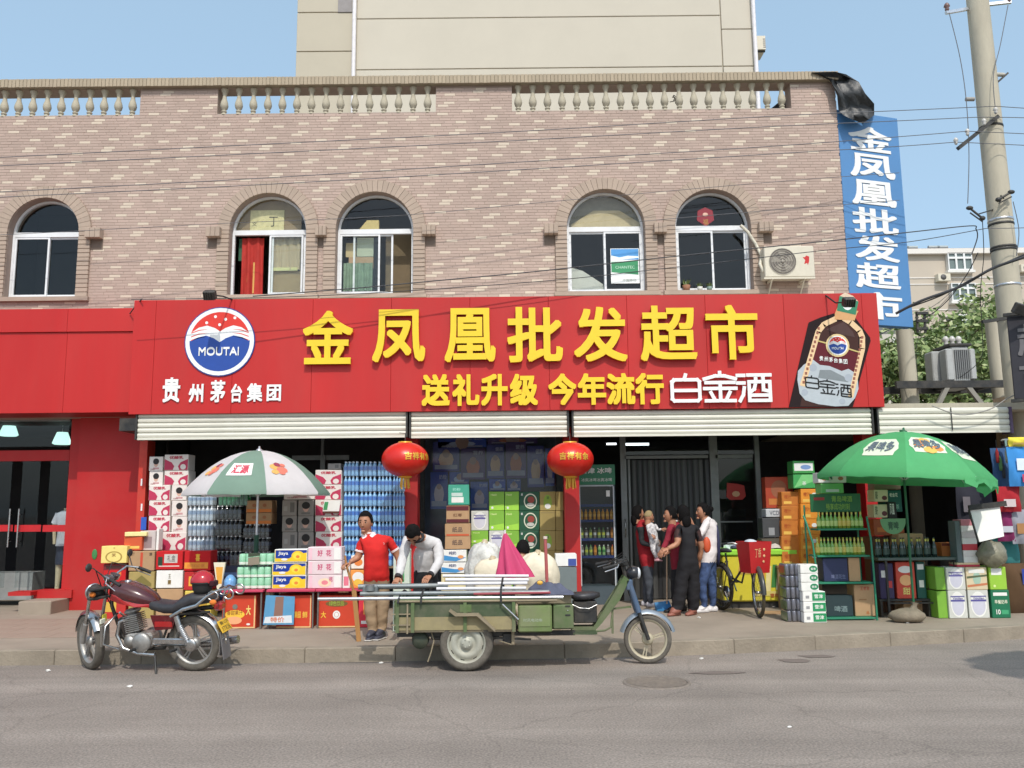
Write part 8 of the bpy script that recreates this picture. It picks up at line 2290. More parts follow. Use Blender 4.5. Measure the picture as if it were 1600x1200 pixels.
for s,dx in ((-1,-.06),(1,.06)): mb2 = MB(mm).tube([(pm.x + dx - .02,YN,PAVZ + .14),(pm.x + dx - .01,YN,zt_(900)),(pm.x + dx,YN,zt_(878))],[.03,.045,.06],10); part(mb2,'leg',t)
def vtor(m,secs,nm):
 mb = MB(m); n_ = 20; pts = []
 for py,rx,ry in secs:
  z = zt_(py)
  for i in range(n_):
   a = i / n_ * 6.2832; pts.append((pm.x + rx * math.cos(a),YN + ry * math.sin(a),z))
 k = len(secs); mb.add(pts,[(jj * n_ + i,jj * n_ + (i + 1) % n_,(jj + 1) * n_ + (i + 1) % n_,(jj + 1) * n_ + i) for jj in range(k - 1) for i in range(n_)] + [tuple(range((k - 1) * n_,k * n_))],True); part(mb,nm,t)
vtor(mat('navy_skirt',S(40,46,66),.8),[(882,.13,.1),(852,.12,.09)],'skirt')
vtor(mat('white_tshirt',S(206,206,214),.85,bump=.3),[(853,.14,.1),(830,.12,.09),(812,.15,.1),(802,.16,.09),(798,.07,.06)],'tshirt')
part(MB(_m['white_tshirt']).tube([(pm.x - .13,YN,zt_(802)),(pm.x - .19,YN,zt_(818))],[.05,.055],10),'sleeve',t); part(MB(_m['white_tshirt']).tube([(pm.x + .13,YN,zt_(802)),(pm.x + .19,YN,zt_(818))],[.05,.055],10),'sleeve',t)
part(MB(mm).tube([(pm.x - .19,YN,zt_(817)),(pm.x - .17,YN,zt_(850))],[.035,.025],8),'arm',t); part(MB(mm).tube([(pm.x,YN,zt_(800)),(pm.x,YN,zt_(794))],.04,10),'neck',t)
part(MB(DKM).bev(pm.x - .2,pm.x + .2,YN - .15,YN + .15,PAVZ + .10,PAVZ + .14,.01),'stand',t)
# ================================================================== FITTINGS, SIGNS, CABLES, BACKGROUND
# ---- lanterns
def lantern(px,py,label,Y=13.0,rot=0):
 c = at(px,py,Y); Rr = (at(px + 37,py,Y).x - c.x)
 t = thing('lantern',label,'lantern',(c.x,Y,c.z),rot,group='red lanterns on the shop front')
 LR = mat('lantern_silk',S(206,30,14),.38,var=.07,scale=3)
 n_,m_ = 48,14; pts = []
 for j_ in range(m_ + 1):
  ph = R_(16) + (math.pi - R_(32)) * j_ / m_
  for i in range(n_):
   a = i / n_ * 6.2832; k = 1 - .035 * (1 - abs(math.cos(a * 8)) ** .5) * math.sin(ph)
   pts.append((Rr * math.sin(ph) * math.cos(a) * k,Rr * math.sin(ph) * math.sin(a) * k,-Rr * .74 * math.cos(ph)))
 part(MB(LR).add(pts,[(j_ * n_ + i,j_ * n_ + (i + 1) % n_,(j_ + 1) * n_ + (i + 1) % n_,(j_ + 1) * n_ + i) for j_ in range(m_) for i in range(n_)],True),'silk_body',t,world=False)
 GO = mat('gold_trim',S(226,170,50),.35,.3,var=.1)
 z_ = Rr * .71
 part(MB(GO).lathe([(0,z_ + .02),(Rr * .29,z_ + .015),(Rr * .3,z_ - .02),(Rr * .26,z_ - .03)],20),'top_cap',t,world=False); part(MB(GO).lathe([(Rr * .26,-z_ + .03),(Rr * .3,-z_ + .02),(Rr * .28,-z_ - .02),(0,-z_ - .025)],20),'bottom_cap',t,world=False)
 mb = MB(GO)
 for i in range(14):
  a = i / 14 * 6.2832; x,y = Rr * .17 * math.cos(a),Rr * .12 * math.sin(a)
  mb.tube([(x,y,-z_ - .02),(x * 1.15 + .01 * math.sin(i * 3),y * 1.2,-z_ - .16 - .015 * (i % 3))],.009,5)
 part(mb,'tassel',t,world=False)
 part(MB(DKM).tube([(0,0,z_),(0,0,z_ + .14),(0,.15,z_ + .16)],.006,5),'hanger',t,world=False)
 for k_,ch in enumerate('吉祥有余'):
  V,F,w,h = glyph(ch,False); mb = MB(GO); a0 = -math.pi / 2 + (k_ - 1.5) * .33; sh = [(x_ * .03,y_ * .03) for x_ in (-1,1) for y_ in (-1,1)]
  for q_,(dx,dz) in enumerate(sh):
   vs = []
   for p in V:
    u,v = (p[0] + dx) / w - .5,(p[1] + dz) / h - .5
    z = Rr * (.10 + v * .30); rr = Rr * math.sqrt(max(0,1 - (z / (Rr * .74)) ** 2)) + .004 + .0004 * q_; a = a0 + u * .28
    vs.append((rr * math.cos(a),rr * math.sin(a),z))
   mb.add(vs,F)
  part(mb,'character',t,world=False)
 return t
lantern(633,718,'red lantern with gold characters turned right, hanging before the left red column',rot=.75)
lantern(891,718,'red lantern with gold characters facing the street, before the second red column',rot=.12)
# ---- sign floodlights
def flood(px,py,label,Y0=SY,out=.55,side=1):
 c = at(px,py,Y0 - out)
 t = thing('floodlight',label,'floodlight',(c.x,c.y,c.z),group='floodlights over the signs')
 part(MB(BLK).tube([(c.x + side * .02,c.y,c.z - .0),(c.x + side * .10,c.y + out * .5,c.z + .05),(c.x + side * .16,Y0 + .05,sz1 + .0)],.012,6),'arm',t)
 mb = MB(DKM); mb.M = Matrix.Translation(c) @ Matrix.Rotation(.5,4,'X'); mb.bev(-.09,.09,-.06,.05,-.07,.07,.015); mb.bev(-.08,.08,.05,.08,-.05,.05,.01)
 for i in range(5): mb.bev(-.075 + i * .034,-.065 + i * .034,-.09,-.06,-.06,.06,.002)
 part(mb,'lamp_head',t); mb = MB(mat('lamp_glass_grey',S(150,150,150),.2)); mb.M = Matrix.Translation(c) @ Matrix.Rotation(.5,4,'X'); mb.box(-.075,.075,.0805,.083,-.045,.045); part(mb,'glass',t)
flood(328,461,'black floodlight on an arm above the round emblem'); flood(1326,472,'black floodlight on an arm above the bottle picture',out=.5,side=-1)
# ---- air conditioner
Ya = WY - .32
x0,x1,z0,z1 = wbox(1196,384,1271,433,Ya)
t = thing('air_conditioner','white air conditioner outdoor unit beside the fifth arched window','air conditioner',((x0 + x1) / 2,Ya + .15,z0))
ACW = mat('ac_white',S(214,206,186),.45,var=.05,dirt=.15)
part(MB(ACW).bev(x0,x1,Ya,Ya + .28,z0,z1,.012),'casing',t)
cx,cz,r_ = x0 + (x1 - x0) * .36,(z0 + z1) / 2,(z1 - z0) * .42
mb = MB(mat('ac_dark',S(120,112,104),.6)); mb.flat([(cx + r_ * math.cos(k * .2244),cz + r_ * math.sin(k * .2244)) for k in range(28)],Ya - .002)
part(mb,'fan_opening',t)
for f in (.25,.45,.65,.85,1.0): part(MB(C(170,164,150)).tube([(cx + r_ * f * math.cos(a),Ya - .012,cz + r_ * f * math.sin(a)) for a in [k * .2618 for k in range(24)]],.004,4,closed=True),'grille_ring',t)
mb = MB(C(150,142,130))
for k in range(5): a = k * 1.2566; mb.add([(cx,Ya - .005,cz),(cx + r_ * .8 * math.cos(a),Ya - .005,cz + r_ * .8 * math.sin(a)),(cx + r_ * .85 * math.cos(a + .7),Ya - .004,cz + r_ * .85 * math.sin(a + .7))],[(0,1,2)])
mb.lathe([(0,-.0),(.03,0),(.03,.01),(0,.012)],12,frame_m((cx,Ya - .005,cz),(1,0,0),(0,0,1),(0,-1,0))); part(mb,'fan',t)
mb = MB(C(196,30,30)); q = (x0 + (x1 - x0) * .84,cz + .02)
mb.flat([(q[0] - .06,q[1] + .05),(q[0] - .02,q[1]),(q[0] - .04,q[1] - .07),(q[0] + .01,q[1] - .05),(q[0] + .02,q[1] - .09),(q[0] + .045,q[1] - .02),(q[0] + .05,q[1] + .06),(q[0],q[1] + .08),(q[0] - .02,q[1] + .05)],Ya - .0015); part(mb,'red_mark',t)
for f in (.15,.8):
 x = x0 + (x1 - x0) * f; part(MB(ACW).bar((x,Ya + .0,z0 - .02),(x,WY,z0 - .02),.03).bar((x,Ya + .05,z0 - .02),(x,WY,z0 - .25),.02),'bracket',t)
part(MB(ACW).bar((x0 - .02,Ya + .02,z0 - .015),(x1,Ya + .02,z0 - .015),.03),'bracket_rail',t)
ps = [at(a,b,WY - .08) for a,b in ((1157,352),(1168,362),(1180,380),(1190,400))] + [Vector((x0 - .05,Ya + .1,z0 + .25)),Vector((x0,Ya + .1,z0 + .12))]
solo(MB(ACW).tube(ps,.028,8),'coolant_pipe','white wrapped coolant pipe curving from the fifth window to the air conditioner','pipe')
p = at(1057,153,WY + .1); mb = MB(mat('dark_twigs',S(70,62,54),.9)); rs = random.Random(4)
for k in range(26):
 a = Vector((rs.uniform(-.06,.06),rs.uniform(-.05,.05),rs.uniform(-.06,.06))); mb.tube([p + a,p + a + Vector((rs.uniform(-.08,.08),rs.uniform(-.05,.05),rs.uniform(-.06,.06)))],.008,4)
solo(mb,'cable_knot','dark tangle caught on a baluster right of the middle','tangle')
# ---- black tarpaulin on the corner
mb = MB(mat('black_tarp',(.02,.022,.024),.45,var=.3,scale=4,bump=.3)); rows_ = []
path = [((1268,113),(1302,124)),((1305,112),(1308,150)),((1322,116),(1310,172)),((1342,128),(1318,180)),((1352,146),(1330,186)),((1366,162),(1340,190)),((1366,180),(1348,193))]
nx = len(path)
for i,(a,b) in enumerate(path):
 for k in range(7):
  u = k / 6; px,py = a[0] + (b[0] - a[0]) * u,a[1] + (b[1] - a[1]) * u
  rows_.append(at(px,py,WY - .14 - .10 * math.sin(u * 7 + i * 1.9) * (i > 0)))
mb.add(rows_,[(i * 7 + k,i * 7 + k + 1,(i + 1) * 7 + k + 1,(i + 1) * 7 + k) for i in range(nx - 1) for k in range(6)],True)
tb = [at(px,py,WY + dy) for px,py,dy in ((1268,113,.3),(1305,112,.3),(1342,128,.35),(1366,162,.3),(1366,180,.2))]
fr_ = [rows_[0],rows_[7],rows_[21],rows_[35],rows_[42]]
mb.add(fr_ + tb,[(i,5 + i,6 + i,i + 1) for i in range(4)],True)
solo(mb,'tarpaulin','black tarpaulin draped over the roof corner above the blue sign','tarpaulin')
mb = MB(_m['black_tarp']); q = [at(1203,171,WY + .35),at(1231,148,WY + .35),at(1233,171,WY + .3)]; mb.add(q + [v + Vector((0,.05,0)) for v in q],[(0,2,1),(3,4,5),(0,1,4,3),(1,2,5,4),(2,0,3,5)]); solo(mb,'tarpaulin','corner of black sheet showing through the last gap of the balustrade','tarpaulin')
# ---- vertical blue sign, standing out from the corner
A0 = at(1313,176,WY + .02); ang = R_(17); ud = Vector((math.cos(ang),math.sin(ang),0)); nd = Vector((-math.sin(ang),math.cos(ang),0))
A0 = Vector((XR + .012,WY + .02,A0.z)); wS = (hit(1402,185,A0,nd) - A0).dot(ud)
zt_s = hit(1402,185,A0,nd).z; zb_s = hit(1420,511,A0,nd).z
t = thing('vertical_sign','tall blue sign with white characters standing out from the building corner','sign',(A0.x,A0.y,zb_s))
F0 = frame_m((A0.x,A0.y,0),ud,nd,(0,0,1))
BLU = mat('blue_sign_face',S(82,136,190),.5,var=.05,scale=.8,dirt=.08)
mb = MB(BLU); mb.M = F0; mb.bev(0,wS,0,.16,zb_s,zt_s,.006); part(mb,'panel',t)
for ch,a,b,y0,y1 in (('金',1327,1391,199,237),('凤',1329,1396,242,278),('凰',1332,1398,283,322),('批',1333,1401,326,365),('发',1337,1403,369,408),('超',1338,1405,412,451),('市',1340,1408,457,499)):
 p,q = hit(a,y1,A0,nd),hit(b,y0,A0,nd)
 u0_,u1_ = (p - A0).dot(ud),(q - A0).dot(ud); p.z = hit((a + b) / 2,y1,A0,nd).z; q.z = hit((a + b) / 2,y0,A0,nd).z
 mb = MB(WHT); mb.M = F0; mb.text(ch,u0_,u1_,p.z,q.z,-.012,.010,.024); part(mb,'character',t)
# ---- dark sign at the right edge
t = thing('dark_sign','dark board with grey characters and floodlight at the right edge','sign',(at(1590,560,12.9).x,12.9,at(1590,624,12.9).z))
A1 = at(1573,495,12.9); a2 = R_(-28); ud2 = Vector((math.cos(a2),math.sin(a2),0)); nd2 = Vector((-math.sin(a2),math.cos(a2),0)); F1 = frame_m((A1.x,12.9,0),ud2,nd2,(0,0,1))
zb2 = at(1578,624,12.9).z
mb = MB(mat('dark_board',S(46,44,52),.6,var=.15)); mb.M = F1; mb.bev(0,1.3,0,.1,zb2,A1.z,.01); part(mb,'board',t)
for k,ch in enumerate('超市'):
 mb = MB(C(112,108,110)); mb.M = F1; zc_ = A1.z - .14 - k * .56; mb.text(ch,.10,.62,zc_ - .48,zc_,-.012,.01,.02); part(mb,'character',t)
mb = MB(DKM); mb.M = F1; mb.bev(-.05,1.3,-.05,.0,A1.z + .0,A1.z + .05,.005); mb.bev(-.05,1.3,-.05,0,zb2 - .05,zb2,.005); part(mb,'frame',t)
c = at(1597,484,12.6); mb = MB(DKM); mb.M = Matrix.Translation(c) @ Matrix.Rotation(.5,4,'X') @ Matrix.Rotation(.3,4,'Y'); mb.bev(-.13,.13,-.05,.05,-.08,.08,.01); part(mb,'floodlight',t)
# ---- big concrete pole at the right
YPo = 13.9
pb,pt_ = at(1590,600,YPo),at(1524,-30,YPo)
db = (pt_ - pb)
base_ = pb - db * ((pb.z - PAVZ) / db.z); topp = pb + db * 1.15
def wpx(px0,px1,py,Y): return at(px1,py,Y).x - at(px0,py,Y).x
rb = wpx(1571,1609,600,YPo) / 2 * 1.02; rt = wpx(1508,1539,5,YPo) / 2
t = thing('utility_pole','large concrete utility pole with crossarms at the right side','utility pole',(base_.x,base_.y,PAVZ))
part(MB(CONC).tube([base_,pb,pt_,topp],[rb * 1.1,rb,rt,rt * .97],24),'shaft',t)
def on_pole(py): 
 f = (at(1560,py,YPo).z - pb.z) / db.z; return pb + db * f,rb + (rt - rb) * f
for py in (345,352,388,392,200,447,500):
 p,r_ = on_pole(py); part(MB(STEEL if py % 2 else DKM).lathe([(r_ + .0,-.02),(r_ + .008,-.018),(r_ + .008,.018),(r_,.02)],24,Matrix.Translation(p)),'band',t)
INS = mat('porcelain',S(200,196,190),.3,var=.1); BRN = mat('insulator_brown',S(120,90,84),.35)
a,b = at(1497,232,YPo - .28),at(1559,182,YPo - .22)
part(MB(DKM).bar(a,b,.07,.06),'crossarm',t)
def insul(c,up=(0,0,1),s=1,m=INS):
 q = Vector(up).to_track_quat('Z','Y').to_matrix().to_4x4(); M = Matrix.Translation(c) @ q
 return MB(m).lathe([(0,0),(.015 * s,0),(.03 * s,.03 * s),(.02 * s,.05 * s),(.04 * s,.07 * s),(.03 * s,.10 * s),(.015 * s,.12 * s),(0,.12 * s)],12,M)
for px,py in ((1556,178),(1494,226),(1512,212),(1538,196)): part(insul(at(px,py,YPo - .28)),'insulator',t)
part(MB(STEEL).bar(at(1535,8,YPo),at(1580,3,YPo - .1),.05),'side_arm',t); part(MB(STEEL).bar(at(1478,20,YPo - .1),at(1512,14,YPo),.05),'side_arm',t)
part(insul(at(1480,18,YPo - .1),s=1.3,m=BRN),'insulator',t); part(insul(at(1577,4,YPo - .1),(0,0,1),1.3,m=BRN),'insulator',t)
part(MB(C(176,172,160)).tube([at(1551,116,YPo - .1),at(1569,117,YPo - .1)],.035,10),'side_insulator',t); part(MB(DKM).bar(at(1549,137,YPo - .1),at(1575,114,YPo - .12),.03),'brace',t)
part(MB(C(150,146,140)).tube([at(1509,155,YPo - .1),at(1522,155,YPo - .1)],.035,10),'side_insulator',t)
for k,(px,py,s) in enumerate(((1515,325,1),(1580,300,-1))):
 mb = MB(DKM); p = at(px,py,YPo - .3); q = at(px + s * 20,py + 16 * s if s > 0 else py + 12,YPo - .3)
 mb.tube([p,q],.018,8); mb.tube([p + Vector((0,0,-.08)),q + Vector((0,0,-.06))],.012,6); mb.bar(at(px + s * 12,py + 10,YPo - .3),on_pole(py)[0],.02); mb.ell(p,(.06,.04,.035),10,6); mb.ell(q,(.05,.04,.04),10,6)
 part(mb,'fuse_switch',t)
mb = MB(DKM); mb.bev(on_pole(456)[0].x - rb,on_pole(456)[0].x + rb,YPo - rb - .03,YPo - rb,on_pole(498)[0].z - .02,on_pole(498)[0].z + .03,.004)
part(MB(DKM).bar(at(1535,503,YPo - .2),at(1600,493,YPo - .2),.05),'lower_arm',t)
# ---- smaller pole and transformer platform
YT2 = 18.5
b2,t2 = at(1429,700,YT2),at(1413,520,YT2); dd = t2 - b2; base2 = b2 - dd * ((b2.z - 0.0) / dd.z); top2 = b2 + dd * 1.02
t = thing('transformer_stand','grey transformer on a steel platform between two concrete poles behind the shed','transformer',(base2.x,YT2,0))
r2 = wpx(1405,1432,560,YT2) / 2
part(MB(CONC).tube([base2,b2,top2],[r2 * 1.05,r2,r2 * .9],18),'pole',t)
p3 = at(1568,600,YT2); part(MB(CONC).tube([(p3.x,YT2,0),(p3.x - .1,YT2,at(1568,500,YT2).z)],[r2,r2 * .9],18),'pole',t)
zpf = at(1480,604,YT2).z; xa,xb = at(1385,604,YT2).x,at(1568,604,YT2).x
for dy in (-.45,.45): part(MB(DKM).box(xa,xb,YT2 + dy - .05,YT2 + dy + .05,zpf - .09,zpf + .06),'beam',t)
for f in (.25,.5,.7,.85): part(MB(DKM).box(xa + (xb - xa) * f - .04,xa + (xb - xa) * f + .04,YT2 - .40,YT2 + .40,zpf - .05,zpf + .05),'cross_member',t)
for a,b in (((1462,640),(1480,604)),((1540,640),(1512,604))): part(MB(C(140,136,126)).bar(at(*a,YT2 - .45),at(*b,YT2 - .45),.09),'brace',t)
TRM = mat('transformer_grey',S(176,178,176),.5,.1,var=.08,dirt=.15)
x0,x1,z0,z1 = wbox(1464,545,1524,595,YT2 - .3)
x_ = lambda px: at(px,570,YT2 - .3).x
part(MB(TRM).bev(x_(1488),x_(1515),YT2 - .30,YT2 + .35,z0 - .15,z1 + .06,.02),'tank',t)
part(MB(TRM).bev(x_(1466),x_(1487),YT2 - .05,YT2 + .30,z0,z1,.02),'radiator',t); part(MB(TRM).bev(x_(1477),x_(1488.5),YT2 - .36,YT2 - .06,z0,z1,.02),'radiator',t); part(MB(TRM).bev(x_(1515),x_(1524),YT2 - .34,YT2 + .2,z0 + .02,z1,.02),'radiator',t)
for i in range(7): x = x_(1493) + (x_(1512) - x_(1493)) * i / 6; part(MB(C(120,122,122)).box(x - .012,x + .012,YT2 - .335,YT2 - .301,z0 + .05,z1 - .02),'cooling_fin',t)
part(MB(DKM).bev(x_(1484),x_(1520),YT2 - .34,YT2 + .38,z1 + .06,z1 + .12,.01),'lid',t)
for i in range(3): part(insul(Vector((x_(1492) + i * .14,YT2,z1 + .12)),s=1.8),'bushing',t)
mb = MB(DKM); 
for py in (490,502,514): 
 p = at(1431,py,YT2 - .2); mb.bev(p.x,p.x + .25,YT2 - .25,YT2 - .2,p.z - .03,p.z + .03,.005)
mb.bar(at(1432,487,YT2 - .2),at(1434,520,YT2 - .2),.04); mb.bar(at(1444,487,YT2 - .2),at(1446,520,YT2 - .2),.04); part(mb,'cable_rack',t)
# ---- overhead cables
CAB = mat('cable_black',(.05,.05,.055),.6,var=0); CAG = mat('cable_grey',(.12,.12,.13),.6,var=0)
def cable(pts,r,label,m=CAB,Y=12.6,Ye=None,nm='cable',grp=None):
 P_ = [at(a,b,Y + ((Ye or Y) - Y) * i / (len(pts) - 1)) for i,(a,b) in enumerate(pts)]
 out = []
 for i in range(len(P_) - 1):
  p0,p1,p2,p3_ = P_[max(i - 1,0)],P_[i],P_[i + 1],P_[min(i + 2,len(P_) - 1)]
  for k in range(6):
   u = k / 6; out.append(.5 * ((2 * p1) + (p2 - p0) * u + (2 * p0 - 5 * p1 + 4 * p2 - p3_) * u * u + (3 * p1 - p0 - 3 * p2 + p3_) * u ** 3))
 out.append(P_[-1])
 return solo(MB(m).tube(out,r,5),nm,label,'cable',grp)
G_ = 'overhead cables across the facade'
cable([(-60,249),(400,226),(800,206),(1200,182),(1400,173),(1556,166)],.0065,'topmost long overhead wire, ending at the crossarm top',CAG,12.6,13.6,grp=G_)
cable([(-60,262),(400,240),(800,220),(1200,198),(1400,189),(1530,183)],.0065,'second long overhead wire from the top',CAG,12.6,13.6,grp=G_)
cable([(-60,303),(400,279),(800,254),(1200,229),(1400,214),(1512,205)],.0065,'third long overhead wire, just above the arched windows',CAG,12.6,13.6,grp=G_)
cable([(-60,311),(400,289),(800,266),(1200,241),(1400,229),(1494,222)],.0065,'fourth long overhead wire, grazing the window arches',CAG,12.6,13.6,grp=G_)
cable([(-60,370),(140,360),(350,349),(620,337),(850,316),(1200,285),(1405,270)],.005,'thin wire crossing the facade at the spring of the window arches',CAG,13.9,14.0,grp=G_)
cable([(1000,346),(1200,329),(1405,313)],.005,'thin wire crossing right of the fifth window towards the blue sign',CAG,13.9,14.0,grp=G_)
cable([(395,463),(560,450),(700,437),(840,424),(1060,400),(1290,377),(1420,363),(1515,353),(1525,358),(1527,372),(1518,398)],.009,'dark cable running low over the windows and hooking down at the pole',CAB,12.7,13.4,grp=G_)
cable([(205,468),(500,462),(840,440),(1060,417),(1290,391),(1420,378),(1540,357)],.0065,'lower dark cable just over the red sign',CAB,12.75,13.4,grp=G_)
cable([(1556,166),(1600,169),(1700,175)],.0065,'short wire leaving the crossarm to the right, topmost',CAG,13.6,grp='wires right of the pole')
cable([(1530,183),(1600,184),(1700,188)],.0065,'short wire leaving the crossarm to the right, second',CAG,13.6,grp='wires right of the pole')
cable([(1512,205),(1600,209),(1700,214)],.0065,'short wire leaving the crossarm to the right, third',CAG,13.6,grp='wires right of the pole')
cable([(1494,222),(1600,227),(1700,232)],.0065,'short wire leaving the crossarm to the right, lowest',CAG,13.6,grp='wires right of the pole')
cable([(1540,357),(1600,356),(1700,352)],.0065,'wire running right from the pole below the fuse switches',CAG,13.4,grp='wires right of the pole')
cable([(1483,20),(1500,90),(1510,160),(1514,240),(1512,318)],.007,'wire drooping down left of the pole to the fuse switch',CAG,YPo - .15,YPo - .3)
cable([(1575,8),(1563,70),(1552,120),(1556,178)],.007,'wire drooping down right of the pole to the crossarm',CAG,YPo - .15,YPo - .3)
cable([(1535,345),(1537,400),(1532,455),(1534,510),(1533,560),(1500,590)],.007,'wire hanging from the fuse switch to the transformer',CAB,YPo - .3,YT2 - .4)
cable([(1583,315),(1592,360),(1588,400)],.007,'wire hanging right of the pole',CAG,YPo - .3)
cable([(1400,490),(1440,470),(1500,448),(1550,420),(1600,402),(1680,372)],.024,'thick black cable bundle rising right past the pole',CAB,13.9,12.4)
cable([(1404,486),(1470,462),(1530,430),(1600,398),(1680,365)],.012,'thinner black cable twisted along the thick bundle',CAB,13.85,12.35)
cable([(1380,516),(1420,505),(1450,494),(1480,470),(1510,430),(1528,395)],.008,'black cable rising from the small pole toward the fuse switch',CAB,16,13.6)
cable([(1446,486),(1470,470),(1500,445),(1450,500),(1432,540),(1435,600)],.006,'loose looping cable by the cable rack',CAB,17.5,18)
cable([(1370,520),(1362,530),(1388,516),(1425,500)],.012,'short black cable behind the red sign corner',CAB,15,17)
cable([(1180,385),(1130,330),(1100,290)],.004,'thin loose wire over the fifth window',CAG,WY - .05) if False else None
cable([(1456,634),(1500,648),(1545,640),(1575,622),(1600,612)],.009,'pale cable sagging over the shed shutter',C(150,146,140),13.1)
cable([(200,462),(188,484),(0,470)],.0,'',CAB) if False else None
p = at(222,466,SY - .1); cable([(222,467),(212,478),(203,490)],.01,'short black cable at the top left corner of the red sign',CAB,SY - .08,SY + .4)
for px,py in ((290,650),(348,648)): pass
# ---- things hanging at the right edge
def hang(px0,py0,px1,py1,col,label,Y=12.9,prints=(),nm='hanging_bag',cat='bag',rough=.35,puff=.05):
 x0,x1,z0,z1 = wbox(px0,py0,px1,py1,Y); mb = MB(C(*col,int(rough * 100))); nx,nz = 8,8; vs = []
 for s in (-1,1):
  for j_ in range(nz + 1):
   for i in range(nx + 1):
    u,v = i / nx,j_ / nz
    th = puff * (math.sin(math.pi * u) * math.sin(math.pi * v)) ** .6 + .003
    vs.append((x0 + (x1 - x0) * u,Y + s * th + .012 * math.sin(u * 9 + v * 7 + px0),z0 + (z1 - z0) * v))
 k = (nx + 1) * (nz + 1)
 f1 = [(j_ * (nx + 1) + i,j_ * (nx + 1) + i + 1,(j_ + 1) * (nx + 1) + i + 1,(j_ + 1) * (nx + 1) + i) for j_ in range(nz) for i in range(nx)]
 mb.add(vs,f1 + [tuple(reversed([q + k for q in f])) for f in f1],True)
 for n__,(u0_,v0_,u1_,v1_,c_) in enumerate(prints):
  mb.m(C(*c_)); mb.flat([(x0 + (x1 - x0) * u0_,z0 + (z1 - z0) * v0_),(x0 + (x1 - x0) * u1_,z0 + (z1 - z0) * v0_),(x0 + (x1 - x0) * u1_,z0 + (z1 - z0) * v1_),(x0 + (x1 - x0) * u0_,z0 + (z1 - z0) * v1_)],Y - puff - .014 - .001 * n__)
 return solo(mb,nm,label,cat)
hang(1578,698,1606,760,(60,140,210),'blue snack bag with white swirl hanging at the right edge',12.5,((.3,.4,.8,.7,(220,230,240)),(.5,.1,.9,.3,(200,60,90))))
hang(1576,683,1606,698,(226,206,60),'yellow packet above the blue snack bag at the right edge',12.5,((.1,.2,.9,.4,(170,140,60)),),'packet','packet')
hang(1553,700,1574,765,(60,90,130),'dull blue plastic bundle hanging left of the bottle strip',12.9)
hang(1559,760,1592,800,(170,34,44),'dark red packet bundle hanging below the blue snack bag',12.6,((.2,.2,.7,.5,(206,190,190)),))
hang(1560,798,1582,846,(128,40,90),'purple red packet hanging beside the white notice board',12.7,((.2,.3,.8,.5,(190,190,200)),))
hang(1582,796,1606,850,(150,150,160),'grey and brown packets at the right edge',12.7,((.2,.3,.8,.6,(170,120,70)),))
hang(1552,836,1590,880,(60,130,130),'teal plastic basin stack at the right edge',12.9,(),'basin','basin')
hang(1566,880,1606,960,(90,66,44),'brown cardboard bin at the right edge behind the milk cartons',12.8,((.6,.6,.9,.9,(40,60,150)),),'cardboard_bin','carton',.8,.12)
hang(1499,760,1548,840,(44,44,54),'dark jacket hanging in the shade of the shed',13.2,((.1,.5,.3,.8,(110,104,110)),),'jacket','jacket',.9,.08)
for k in range(6):
 px = 1557 + k * 5; p = at(px,700 + (k % 3) * 12,12.75)
 mb = MB((C(150,40,40,20),C(90,130,80,20),C(60,60,66,20),C(190,180,160,20))[k % 4]); mb.lathe([(0,-.22),(.02,-.22),(.024,-.18),(.024,-.06),(.01,-.02),(.008,0)],8,Matrix.Translation(p)); mb.m(DKM).tube([p,p + Vector((0,0,.12))],.003,4)
 solo(mb,'hanging_bottle','small hanging bottle toy, %s from left in the strip at the right edge' % ORD[k],'toy','hanging bottle toys')
solo(MB(CHR).bev(at(1565,690,12.7).x,at(1578,690,12.7).x,12.6,12.75,at(1570,700,12.7).z,at(1570,686,12.7).z,.02),'lamp_holder','chrome lamp holder at the top of the hanging goods','lamp')
# ================================================================== BACKGROUND
# ---- tall cream building behind
YH = 26.0
tb_ = thing('tall_building','tall plain cream rendered building rising behind the shop roof','building',(at(820,60,YH).x,YH,0))
CREAM = mat('cream_render',S(198,190,174),.9,var=.035,scale=.6,bump=.05,bscale=30); CREAM2 = mat('cream_render_shade_tone',S(188,179,160),.9,var=.04,scale=.6)  # second cream is darkened to give the left section its shade
X_ = lambda px: at(px,60,YH).x
ztop_ = at(800,-260,YH).z
part(MB(mat('render_joint',S(182,173,155),.9)).box(X_(464),X_(1181),YH + .06,YH + 10,0,ztop_),'core_wall',tb_)
def rp(px0,px1,py0,py1,m=CREAM,dy=0):
 x0,x1 = X_(px0),X_(px1); z1_ = at((px0 + px1) / 2,py0,YH).z if py0 is not None else ztop_; z0_ = at((px0 + px1) / 2,py1,YH).z if py1 is not None else 5.0
 part(MB(m).bev(x0 + .008,x1 - .008,YH + dy,YH + .07 + dy,z0_ + .03,z1_ - .0,.01),'wall_panel',tb_)
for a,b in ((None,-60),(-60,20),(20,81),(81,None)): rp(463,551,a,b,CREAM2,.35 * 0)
for a,b in ((None,-52),(-52,27.5),(27.5,107),(107,None)): rp(557,1127,a,b)
for a,b in ((None,-20),(-20,46),(46,104),(104,None)): rp(1128,1181,a,b)
x0,x1,z0,z1 = wbox(528,-40,551,19,YH - .02); part(MB(mat('grey_window',S(140,134,132),.6)).box(x0,x1,YH - .03,YH + .02,z0,z1),'window',tb_)
PIPE = mat('white_pipe',S(226,222,224),.5)
for px,k in ((554,'drainpipe'),(1178,'drainpipe')): part(MB(PIPE).tube([(X_(px),YH - .1,5),(X_(px),YH - .1,ztop_)],.065,10),k,tb_)
x0,x1,z0,z1 = wbox(1182,61,1188,82,YH + .5); t_ = thing('air_conditioner','small air conditioner on the right side of the tall cream building','air conditioner',(x0,YH + .6,z0))
